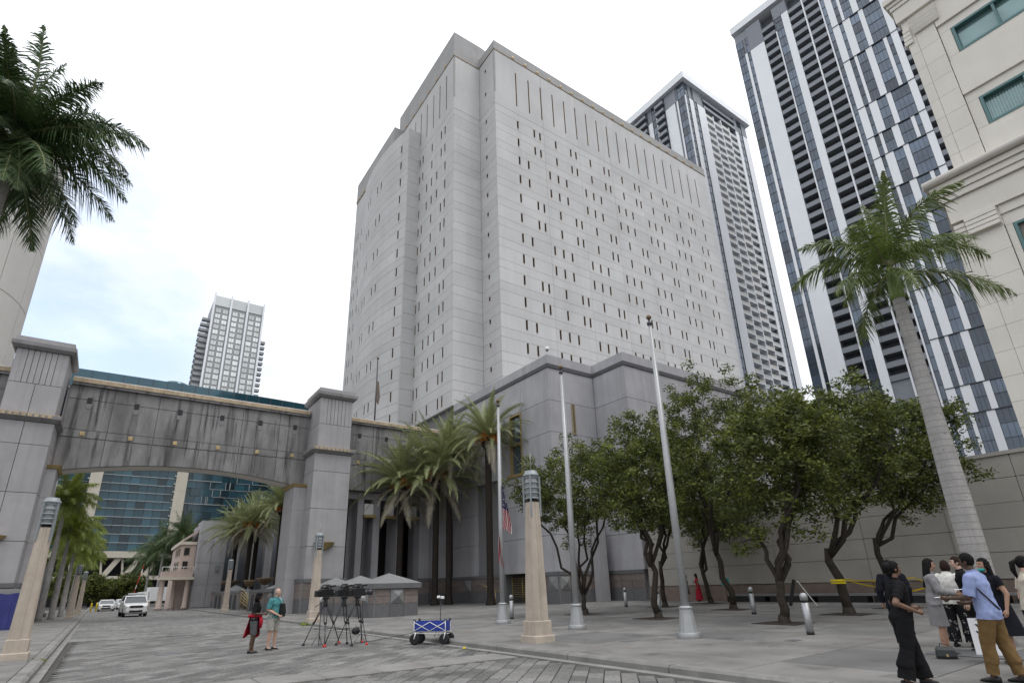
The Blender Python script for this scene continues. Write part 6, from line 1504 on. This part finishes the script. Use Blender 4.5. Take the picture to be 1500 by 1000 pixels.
    m = MB(); m.ball((0, .087, -.062), (.024, .007, .006), 8, 6); k = MB(); k.merge(m, HM); k.build('mouth', 'brown_base', t)
    st, hm = hair; m = MB(); b = MB(); b.ball((0, -.010, .022), (.084, .099, .112) if st != 'bald' else (.079, .096, .10), 24, 18)
    keep = []
    for f in b.f:
        c = sum((Vector(b.v[i]) for i in f), Vector())/len(f)
        face = c.y > .035 and c.z < .068-.2*max(0, .06-c.y)
        low = c.z < -.075 or (c.z < -.02 and abs(c.x) > .05 and c.y > -.01 and st in ('short', 'bald'))
        if st == 'bald' and (c.z > .055 or c.y > 0): continue
        if not face and not low: keep.append(f)
    if st == 'shoulder': m.ball((0, -.050, -.03), (.098, .072, .125), 16, 12)
    if st == 'long':
        n = 10; zl = -.46 if st == 'long' else -.24; rr = []
        for k in range(n+1):
            u = k/n; z = .06+(zl-.06)*u; w = .088+.035*sin(pi*min(1, u*1.1)); d0 = .055+.012*u
            rr.append([(w*cos(a)*(1-.35*max(0, u-.8)/.2), -.052-.018*u+(d0)*sin(a)+(.05*abs(cos(a))**3 if u > .05 else 0), z) for a in [2*pi*j/20 for j in range(20)]])
        m.loft(rr, 0, True)
    if st == 'bun': m.ball((0, -.105, .025), (.078, .072, .085), 14, 10); m.ball((0, -.085, -.06), (.06, .05, .06), 14, 10)
    if st == 'pony': m.tube([(0, -.10, .05), (0, -.155, .02), (0, -.165, -.10), (.01, -.14, -.24)], [.03, .04, .038, .012], 10)
    if st == 'dreads':
        for k in range(12): a = pi+pi*k/11; x = .075*cos(a); y = .085*sin(a); m.tube([(x, y-.005, .03), (x*1.25, y*1.3-.01, -.06), (x*1.2, y*1.25, -.19)], [.017, .018, .010], 6)
    m.add(b.v, keep, 0, True)
    k = MB(); k.merge(m, HM); k.build('hair', hm, t)
    if extra: extra(t, s, HM, V3)
    return t
def Z(x, y, road=False): return (x, y, 0 if road else zs(x)+.004)
PG = 'people talking on the plaza'
def cap_hat(t, s, HM, V3):
    m = MB(); m.ball((0, -.005, .045), (.088, .102, .09), 16, 10); m.box(-.06, .06, .07, .16, .05, .062); k = MB(); k.merge(m, HM); k.build('cap', 'cloth_black', t)
def wrap(t, s, HM, V3):
    # red top tied round the waist: a draped half skirt with a knot and hanging sleeves
    m = MB(); K = 10; rr = []
    for k in range(K+1):
        u = k/K; z = 1.05-.58*u; o = []
        for j in range(26):
            a = pi*.60+pi*1.05*j/25; r = 1+.06*sin(j*1.3+k*.4)*u; o.append(((.185+.07*u)*cos(a)*r*s, (.145+.10*u)*sin(a)*r*s-.02*u, (z+.05*cos(j*.5)*u)*s))
        rr.append(o)
    n = 26; vs = [p for r in rr for p in r]; m.add(vs, [(k*n+i, k*n+i+1, (k+1)*n+i+1, (k+1)*n+i) for k in range(K) for i in range(n-1)], 0, True)
    m.lathe([(.165, .98), (.205, 1.03), (.17, 1.07)], 18, (0, 0, 0))
    m.ball((.06, .17, 1.0), (.06, .05, .055), 10, 8); m.tube([(.06, .17, 1.0), (.10, .20, .85), (.08, .19, .68)], [.05, .06, .04], 9); m.tube([(.05, .17, 1.0), (.0, .20, .88), (.02, .20, .75)], [.045, .05, .035], 9)
    m.build('waist_wrap', 'cloth_red', t)
person('woman in black shirt with bright red top tied round her waist, holding a phone', Z(3.97, 19.1, True), (.93, -.25), 1.66, 1.05, 'skin_dark', ('dreads', 'hair_black'), ('cloth_black', .95, .93, .010), ('cloth_grey', 1.0, .012, .1), shoes='black', armL=((-.24, .0, 1.15), (-.10, .25, 1.13), (.25, .95, .1)), armR=((.25, .0, 1.15), (.10, .25, 1.12), (-.25, .95, .1)), feet=((-.10, .02), (.11, -.02)), fem=True, extra=lambda t, s, HM, V3: (wrap(t, s, HM, V3), cap_hat(t, s, HM, V3)))
ph = MB(); ph.cbox(-.04, .04, -.085, .085, -.006, .006, .003); tag(ph.build('phone', 'black', None, loc=(4.27, 19.05, 1.075), rz=-.3), 'black phone held by the woman with the red waist wrap', 'phone')
person('balding man in teal polo shirt and light grey shorts with clasped hands', Z(4.65, 19.71, True), (.52, -.85), 1.77, 1.14, 'skin_pale', ('bald', 'hair_grey'), ('cloth_teal', .92, .90, .016), ('cloth_shorts', .94, .020, .15), shoes='black', armL=((-.27, .02, 1.15), (-.06, .25, .98), (.75, .35, -.5)), armR=((.28, .02, 1.15), (.05, .26, .98), (-.75, .35, -.5)), feet=((-.15, .0), (.15, .05)), head_yaw=.45)
cb = thing('camera_bag', 'dark shoulder bag hanging on the chest of the man in teal', 'bag', (4.86, 19.50, 1.10), 0)
m = MB(); m.loft([[(-.10, -.06, -.16), (.10, -.06, -.16), (.10, .06, -.16), (-.10, .06, -.16)], [(-.13, -.07, 0), (.13, -.07, 0), (.13, .07, 0), (-.13, .07, 0)], [(-.07, -.05, .27), (.07, -.05, .27), (.07, .05, .27), (-.07, .05, .27)]]); o_ = m.build('body', 'black', cb, rz=-1.0); o_.scale = (.78, .8, .9)
m = MB(); m.tube([(0, .02, .24), (-.08, .07, .40), (-.19, .15, .42)], .013, 5); m.build('strap', 'fin', cb)
# group on the right
person('woman in black top and flared black trousers standing in front of the group', Z(10.05, 4.03), (.72, -.69), 1.70, 1.13, 'skin_brown', ('bun', 'hair_black'), ('cloth_black', .80, 1.02, .011), ('cloth_black', 1.985, .016, 1.15), shoes='black', armR=((.30, -.16, 1.16), (.20, .16, 1.03), (-.35, .9, -.25)), armL=((-.27, .05, 1.15), (-.14, .24, 1.08), (.4, .9, -.1)), feet=((-.11, .17), (.13, -.20)), fem=True, head_yaw=.0, group=PG)
person('woman in grey skirt suit with long black hair holding out a paper', Z(13.6, 4.80), (.42, -.91), 1.74, .95, 'skin_tan', ('long', 'hair_black'), ('cloth_suit', 1.93, .90, .017), None, ('cloth_suit', 1.02, .52, .0), shoes='black', armR=((.24, .10, 1.16), (.14, .35, 1.10), (-.1, 1, .03)), armL=((-.23, .08, 1.14), (-.10, .30, 1.08), (.1, 1, .05)), feet=((-.07, .03), (.08, -.04)), fem=True, nod=.12, group=PG)
person('woman in loose white blouse and black floral trousers seen from behind', Z(15.05, 4.98), (.98, .05), 1.70, 1.12, 'skin_tan', ('shoulder', 'hair_brown'), ('cloth_white', 1.75, .86, .028), ('cloth_floral', 1.985, .018, 1.1), shoes='black', armR=((.30, .08, 1.15), (.16, .24, 1.16), (-.6, .7, .3)), armL=((-.29, .10, 1.15), (-.14, .26, 1.18), (.6, .7, .3)), feet=((-.14, 0), (.15, .06)), fem=True, head_yaw=.35, group=PG)
person('man in dark suit with white collar, seen from behind at the left of the group', Z(14.2, 5.70), (.9, .42), 1.76, 1.06, 'skin_tan', ('short', 'hair_black'), ('cloth_navy', 1.95, .80, .020), ('cloth_navy', 1.97, .014, .18), shoes='black', armL=((-.27, -.02, 1.14), (-.26, .06, .90)), feet=((-.11, 0), (.11, .06)), group=PG)
person('man in pale blue short sleeved shirt and brown trousers handing over papers', Z(11.02, 3.25), (.05, 1.0), 1.77, 1.04, 'skin_dark', ('short', 'hair_black'), ('cloth_blue', .95, .84, .020), ('cloth_khaki', 1.96, .016, .30), shoes='black', armL=((-.25, .10, 1.14), (-.17, .37, 1.13), (-.05, 1, .03)), armR=((.29, .05, 1.15), (.22, .30, 1.05), (-.2, 1, 0)), feet=((-.12, .10), (.13, -.14)), lean=(0, .05), nod=.12, group=PG)
st = MB(); P_ = [(10.94, 3.33, 1.66), (10.84, 3.31, 1.56), (10.86, 3.17, 1.35), (10.98, 3.07, 1.15)]
st.tube(P_, .012, 5); tag(st.build('bag_strap', 'black'), 'black bag strap across the back of the man in the pale blue shirt', 'strap')
person('man in dark shirt half hidden behind the man in pale blue', Z(14.5, 4.46), (-.35, .93), 1.76, 1.05, 'skin_pale', ('short', 'hair_brown'), ('cloth_black', 1.9, .92, .014), ('cloth_black', 1.97, .014, .2), shoes='black', feet=((-.11, 0), (.11, .05)), head_yaw=.25, group=PG)
def chin_mask(t, s, HM, V3):
    m = MB(); m.ball((0, .045, -.085), (.058, .062, .038), 14, 10); k = MB(); k.merge(m, HM); k.build('face_mask', 'mask_teal', t)
person('woman in navy dress with teal mask under her chin and long dark hair', Z(13.1, 3.66), (-.65, .55), 1.70, 1.0, 'skin_tan', ('long', 'hair_black'), None, None, None, ('cloth_navy', .46, .012, .5), shoes='leather', armR=((.26, .05, 1.14), (.16, .25, 1.0), (-.3, .9, -.1)), feet=((-.08, .05), (.09, -.05)), fem=True, head_yaw=.1, group=PG, extra=chin_mask)
person('woman in cream short sleeved blouse and black trousers at the right edge', Z(12.0, 2.95), (.55, -.83), 1.70, .98, 'skin_pale', ('pony', 'hair_black'), ('cloth_cream', .55, .95, .018), ('cloth_black', 1.97, .016, .35), shoes='black', armR=((.25, .02, 1.14), (.14, .24, 1.1), (-.3, .9, 0)), armL=((-.24, -.02, 1.13), (-.16, .22, 1.05), (.2, 1, 0)), feet=((-.11, .02), (.12, -.03)), fem=True, group=PG)
for nm, loc, rz, lb, w, d in (('paper', (13.72, 4.30, 1.38), .3, 'white paper sheet held out by the woman in the grey suit', .22, .30), ('paper', (11.07, 3.76, 1.315), .1, 'white folded papers in the hands of the man in pale blue', .16, .22)):
    m = MB(); m.cbox(-w/2, w/2, -d/2, d/2, 0, .008, .002); tag(m.build(nm, 'paper', None, loc=loc, rz=rz), lb, 'paper')
person('woman in long red dress with black hair standing by the beige wall', Z(31.3, 23.7), (-.6, .75), 1.64, 1.0, 'skin_brown', ('long', 'hair_black'), None, None, None, ('cloth_red', .08, .012, .3), shoes='black', armR=((.25, .06, 1.15), (.12, .22, 1.2), (-.4, .6, .6)), feet=((-.08, 0), (.08, .03)), fem=True, voxel=.013)
person('woman in patterned dark dress just left of the woman in red', Z(30.9, 24.35), (.5, -.75), 1.56, 1.0, 'skin_tan', ('long', 'hair_black'), None, None, None, ('cloth_floral', .5, .012, .4), shoes='black', feet=((-.08, 0), (.08, .03)), fem=True, voxel=.013)
for i, (x, y, lb) in enumerate(((-3.1, 100, 'distant pedestrian in black on the left pavement'), (-3.7, 96, 'distant pedestrian in white shirt on the left pavement'))):
    person(lb, (x, y, .152), (.3, -.9), 1.72, 1.0, 'skin_brown', ('short', 'hair_black'), ('cloth_black' if i == 0 else 'cloth_white', .9, .92, .012), ('cloth_black', 1.97, .014, .2), voxel=.016)
# ------------------------------------------------------------------ press gear, wagon, small things
def tripod_cam(x, y, rz, label, seed, heads=True, spread=.62):
    t = thing('video_camera', label, 'camera', (x, y, 0), rz, 'news cameras on tripods')
    for k in range(3):
        a = pi/2+2*pi*k/3+.3*seed; fx_, fy_ = spread*cos(a), spread*sin(a)
        lg = MB()
        for s in (-1, 1):
            px, py = -sin(a)*.035*s, cos(a)*.035*s
            lg.tube([(fx_*.12+px*1.6, fy_*.12+py*1.6, 1.22), (fx_*.55+px, fy_*.55+py, .66)], .014, 6)
        lg.tube([(fx_*.55, fy_*.55, .70), (fx_, fy_, .04)], .015, 6)
        o = lg.build('tripod_leg', 'dark_metal', t)
        c = MB(); c.ball((fx_*.55, fy_*.55, .68), (.04, .04, .045), 8, 6); c.build('leg_lock', 'black', o)
        c = MB(); c.lathe([(.045, 0), (.05, .03), (.03, .07)], 10, (fx_, fy_, 0)); c.build('leg_foot', 'black' if (k+seed) % 2 else 'red', o)
    b = MB()
    for k in range(3):
        a = pi/2+2*pi*k/3+.3*seed; b.tube([(0, 0, .5), (spread*.52*cos(a), spread*.52*sin(a), .5)], .01, 5)
    b.build('spreader', 'dark_metal', t)
    h = MB(); h.lathe([(.07, 1.18), (.08, 1.24), (.06, 1.30), (.065, 1.42), (.05, 1.44)], 12); h.cbox(-.06, .06, -.10, .10, 1.42, 1.48, .01); h.build('fluid_head', 'black', t)
    h = MB(); h.tube([(.04, -.05, 1.40), (.12, -.30, 1.28), (.16, -.52, 1.20)], .012, 6); h.build('pan_bar', 'dark_metal', t)
    c = MB(); c.cbox(-.09, .09, -.26, .22, 1.49, 1.75, .03); c.cbox(-.07, .07, -.42, -.26, 1.50, 1.70, .02); c.cbox(-.06, .06, -.2, .05, 1.75, 1.80, .02); c.build('camera_body', 'black', t)
    c = MB(); c.merge(MB().lathe([(.08, 0), (.085, .14), (.075, .15), (.10, .24), (.105, .32), (.07, .322)], 14), Matrix.Translation((0, .22, 1.60)) @ Matrix.Rotation(-pi/2, 4, 'X')); c.build('lens', 'dark_metal', t)
    c = MB(); c.tube([(0, -.20, 1.75), (0, -.16, 1.87), (0, .12, 1.87), (0, .18, 1.75)], .020, 6); c.build('carry_handle', 'black', t)
    c = MB(); c.tube([(.10, -.10, 1.82), (.10, .28, 1.84)], .028, 8); c.build('microphone', 'black', t)
    c = MB(); c.cbox(-.18, -.09, -.04, .12, 1.64, 1.74, .01); c.build('viewfinder', 'black', t)
    return t
tripod_cam(6.30, 19.75, -1.25, 'black news video camera on tripod, left one of the three', 0, spread=.66)
tripod_cam(6.72, 19.15, -1.0, 'black news video camera on tripod, middle one of the three', 1, spread=.52)
tripod_cam(7.22, 19.25, -1.35, 'black news video camera on tripod, right one with a bag hung below', 2, spread=.6)
for x, y, lb in ((6.22, 19.95, 'small silver reflector lamp left of the three news cameras'), (7.52, 19.55, 'small silver reflector lamp right of the three news cameras')):
    t = thing('reflector_lamp', lb, 'lamp', (x, y, 0), -1.2, 'silver reflector lamps by the news cameras')
    m = MB(); m.lathe([(.02, -.05), (.06, -.04), (.10, .03), (.105, .04)], 14); k = MB(); k.merge(m, Matrix.Translation((0, 0, 1.40)) @ Matrix.Rotation(-1.2, 4, 'X')); k.build('dish', 'white_paint', t)
    m = MB(); m.tube([(0, 0, 1.36), (0, .02, 0)], .012, 6)
    for a in (0, 2.1, 4.2): m.tube([(0, .01, .35), (.22*cos(a), .22*sin(a), 0)], .008, 5)
    m.build('stand', 'dark_metal', t)
bg_ = thing('sandbag', 'black pouch hanging under the right news camera', 'bag', (7.22, 19.25, .45))
m = MB(); m.ball((0, 0, -.05), (.15, .10, .11), 12, 8); m.tube([(-.08, 0, 0), (0, 0, .12), (.08, 0, 0)], .012, 5); m.build('body', 'black', bg_)
# folding wagon
def wagon():
    t = thing('folding_wagon', 'blue folding fabric wagon with white frame and big black wheels', 'wagon', (9.02, 17.25, 0), -.80)
    # long axis X; z of the floor .36
    L, D, z0, z1 = .52, .24, .40, .68
    f = MB()
    for (x0, y0, x1, y1) in ((-L, -D, L, -D), (-L, D, L, D), (-L, -D, -L, D), (L, -D, L, D)):
        f.loft([[(x0, y0, z0), (x1, y1, z0), (x1, y1, z0+.001)], [(x0, y0, z1), (x1, y1, z1), (x1, y1, z1+.001)]]) if 0 else f.beam((x0, y0, (z0+z1)/2), (x1, y1, (z0+z1)/2), .012, z1-z0)
    f.box(-L, L, -D, D, z0-.012, z0); f.build('fabric_bin', 'blue_cloth', t)
    fr = MB()
    for s in (-1, 1):
        y = s*(D+.022)
        for x0 in (-L, 0):
            fr.tube([(x0, y, z0), (x0+L, y, z1-.02)], .011, 6); fr.tube([(x0, y+.012*s, z1-.02), (x0+L, y+.012*s, z0)], .011, 6)
        for x in (-L, L): fr.tube([(x, y, .20), (x, y, z1+.03)], .013, 6)
        fr.tube([(-L, y, .33), (L, y, .33)], .011, 6)
    for x in (-L, L): fr.tube([(x, -D, .30), (x, D, .30)], .012, 6)
    fr.build('frame', 'white_paint', t)
    for x in (-L+.03, L-.03):
        for s in (-1, 1):
            w = MB(); w.merge(MB().lathe([(.09, -.06), (.14, -.065), (.165, -.04), (.165, .04), (.14, .065), (.09, .06)], 18), Matrix.Translation((x, s*(D+.02), .165)) @ Matrix.Rotation(pi/2, 4, 'X')); o = w.build('wheel', 'black_rubber', t)
            w = MB(); w.merge(MB().lathe([(.02, -.055), (.088, -.05), (.088, .05), (.02, .055)], 12), Matrix.Translation((x, s*(D+.02), .165)) @ Matrix.Rotation(pi/2, 4, 'X')); w.build('hub', 'dark_metal', o)
            w = MB(); w.tube([(x, s*(D+.10), .17), (x+.04, s*(D+.06), .36)], .018, 6); w.build('fork', 'white_paint', o)
    h = MB(); h.tube([(-L, 0, .45), (-L-.07, 0, .74), (-L-.10, -.05, .80), (-L-.10, .05, .80), (-L-.07, 0, .74)], .014, 6); h.build('pull_handle', 'fin', t)
    for x in (-L, L):
        for s in (-1, 1): c = MB(); c.cbox(x-.03, x+.03, s*D-.03, s*D+.03, z1+.0, z1+.07, .01); c.build('corner_cap', 'dark_metal', t)
    return t
wagon()
ls = thing('work_light', 'small twin head light on black stand behind the blue wagon', 'light stand', (9.75, 18.05, .15), -.8)
m = MB(); m.tube([(0, 0, .35), (0, 0, 1.22)], .014, 6)
for a in (0, 2.1, 4.2): m.tube([(0, 0, .45), (.28*cos(a), .28*sin(a), 0)], .011, 5)
m.build('stand', 'dark_metal', ls)
m = MB(); m.cbox(-.12, -.02, -.05, .05, 1.20, 1.28, .02); m.cbox(.02, .12, -.05, .05, 1.18, 1.26, .02); m.build('light_head', 'white_paint', ls)
cb_ = MB(); cb_.tube([(9.72, 18.0, .55), (9.2, 18.6, .3), (8.9, 19.3, .16), (8.1, 19.9, .01), (7.3, 19.5, .01)], .008, 5); tag(cb_.build('power_cable', 'black'), 'thin black cable running from the light stand to the news cameras', 'cable')
# bag and poster on the ground by the group
sb = thing('satchel', 'dark green leather satchel with brass clasp set down on the plaza slabs', 'bag', (13.1, 4.66, zs(13.1)), -1.05); sb.scale = (.82, .82, .82)
m = MB(); m.loft([[(-.19, -.08, 0), (.19, -.08, 0), (.19, .08, 0), (-.19, .08, 0)], [(-.185, -.09, .08), (.185, -.09, .08), (.185, .09, .08), (-.185, .09, .08)], [(-.17, -.06, .20), (.165, -.06, .19), (.165, .06, .19), (-.17, .06, .20)], [(-.13, -.02, .26), (.12, -.02, .25), (.12, .03, .25), (-.13, .03, .26)]]); m.build('body', 'leather', sb)
m = MB(); m.loft([[(-.17, -.105, .06), (.17, -.105, .06), (.17, -.095, .06), (-.17, -.095, .06)], [(-.18, -.08, .19), (.18, -.08, .18), (.18, -.065, .18), (-.18, -.065, .19)], [(-.14, -.03, .265), (.13, -.03, .255), (.13, -.015, .255), (-.14, -.015, .265)]]); m.build('flap', 'leather', sb)
m = MB(); m.cbox(-.02, .02, -.118, -.104, .05, .10, .004); m.build('clasp', 'gold', sb)
m = MB(); m.tube([(-.09, 0, .25), (-.07, 0, .31), (.06, -.03, .30), (.09, 0, .25)], .010, 6); m.build('carry_handle', 'leather', sb)
po = thing('placard', 'white placard with dark upside down figure standing behind the man in pale blue', 'sign', (13.85, 4.18, zs(14)), -1.30)
m = MB(); m.box(-.24, .24, 0, .012, 0.02, .66); k = MB(); R_ = Matrix.Rotation(-.18, 4, 'X'); k.merge(m, R_); k.build('board', 'paper', po)
m = MB()
def flat_(pts): m.add([(x, -.004, z) for x, z in pts], [tuple(range(len(pts)))])
flat_([(-.05, .20), (.03, .18), (.06, .30), (.05, .40), (-.03, .42), (-.06, .32)]); flat_([(.0, .12), (.05, .12), (.06, .19), (.0, .19)]); flat_([(-.05, .40), (-.02, .41), (-.12, .56), (-.15, .55)]); flat_([(.02, .40), (.05, .39), (.10, .55), (.07, .56)]); flat_([(-.06, .30), (-.05, .34), (-.14, .44), (-.16, .42)]); flat_([(.05, .30), (.10, .20), (.12, .21), (.06, .36)])
for x0, x1, z in ((-.18, -.02, .66), (0.02, .16, .655), (-.12, .10, .62)): flat_([(x0, z), (x1, z), (x1, z+.015), (x0, z+.015)])
k = MB(); k.merge(m, R_); k.build('printed_figure', 'black', po)
mt = flat('grate', 14.15, 4.4, 1.3, 1.5, 'grey square grate in the slabs behind the placard', 'grate', 'granite_grey', None, .014)
# caution tape round the tree and across to the palm
def tape(pts, label, w=.04):
    m = MB()
    for a, b in zip(pts[:-1], pts[1:]):
        a = Vector(a); b = Vector(b); n = 8
        for i in range(n):
            u0, u1 = i/n, (i+1)/n; sag = lambda u: -.10*(b-a).length*.25*sin(pi*u)
            p = a.lerp(b, u0)+Vector((0, 0, sag(u0))); q = a.lerp(b, u1)+Vector((0, 0, sag(u1)))
            m.add([p, q, q+Vector((0, .004, w)), p+Vector((0, .004, w))], [(0, 1, 2, 3), (3, 2, 1, 0)])
    return tag(m.build('caution_tape', 'yellow'), label, 'tape', 'yellow caution tape')
tape([(23.40, 11.14, 1.60), (21.5, 8.0, 1.58), (17.2, 5.3, 1.50), (15.5, 4.3, 1.45)], 'yellow caution tape strung from the taped tree trunk to the tall palm, upper strip')
tape([(23.40, 11.14, 1.62), (21.9, 8.6, 1.22), (20.0, 7.2, 1.30)], 'yellow caution tape hanging lower below the main strip')
m = MB(); m.lathe([(.262, 1.52), (.262, 1.60)], 14, (23.37, 11.25, 0)); m.lathe([(.26, 1.44), (.262, 1.50)], 14, (23.37, 11.24, 0)); tag(m.build('caution_tape', 'yellow'), 'yellow caution tape wound round the tree trunk', 'tape', 'yellow caution tape')
ea = thing('easel', 'dark board leaning on a white pole behind the forked tree', 'easel', (27.8, 15.6, zs(28)), 0)
m = MB(); m.beam((0.3, -.9, 0), (.1, -.25, 1.15), .05, .03); m.build('prop', 'white_paint', ea)
m = MB(); m.beam((0, .25, 0), (.1, -.1, 1.2), .16, .03, 0, (1, 0, 0)); m.build('board', 'black', ea)
bs = thing('small_sign', 'small pale blue sign on a thin post by the tree near the woman in red', 'sign', (30.3, 21.0, zs(30)))
m = MB(); m.tube([(0, 0, 0), (0, 0, 1.25)], .02, 6); m.build('post', 'dark_metal', bs)
m = MB(); m.cbox(-.03, .03, -.25, .25, .95, 1.35, .01); m.build('panel', 'mask_teal', bs)
for i, (x, y, lb) in enumerate(((2.0, 20.9, 'dark oval cover in the roadway left of the couple'), (3.8, 24.0, 'dark round cover in the roadway behind the couple'), )):
    m = MB(); m.lathe([(.34, -.02), (.34, .012), (.32, .014)], 20); tag(m.build('manhole_cover', 'granite_grey', None, loc=(x, y, 0)), lb, 'manhole cover', 'round covers in the road')
flat('drain_cover', 14.4, 8.3, .42, .26, 'small dark metal cover in the slabs between the flagpole and the people', 'cover', 'granite_grey', None, .01)
flat('drain_cover', 12.1, 11.6, .5, .26, 'small dark metal cover in the slabs left of the nearest flagpole', 'cover', 'granite_grey', None, .01)
yc_ = MB(); yc_.ball((8.85, 14.95, .03), (.05, .03, .03), 8, 6); yc_.tube([(8.85, 14.95, .03), (8.93, 14.99, .07)], .012, 5); tag(yc_.build('yellow_scrap', 'yellow'), 'crumpled yellow scrap lying in the gutter right of the wagon', 'litter')
# tufts of weeds at the left kerb
def weeds(x, y, n, r, label):
    rs = np.random.RandomState(int(x*10+y*7) % 1000+5); C = np.stack([x+rs.normal(size=n)*r, y+rs.normal(size=n)*r*1.6, np.full(n, .10)], 1)
    V, F = leaf_cloud(C, 14, .10, .06, rs); V[:, 2] = np.abs(V[:, 2]-.02)+.002; o = place('weeds', np_mesh('weeds', V, F, ['palm_yellow'])); stuff(o); o['label'] = label; o['category'] = 'weeds'
weeds(-1.2, 20.2, 16, .16, 'small green weeds at the foot of the left street lamp'); weeds(9.3, 32.0, 14, .25, 'small green weeds at the kerb by the lamp behind the cameras')
m = MB(); m.box(-.01, .01, -.01, .01, 0, .01)
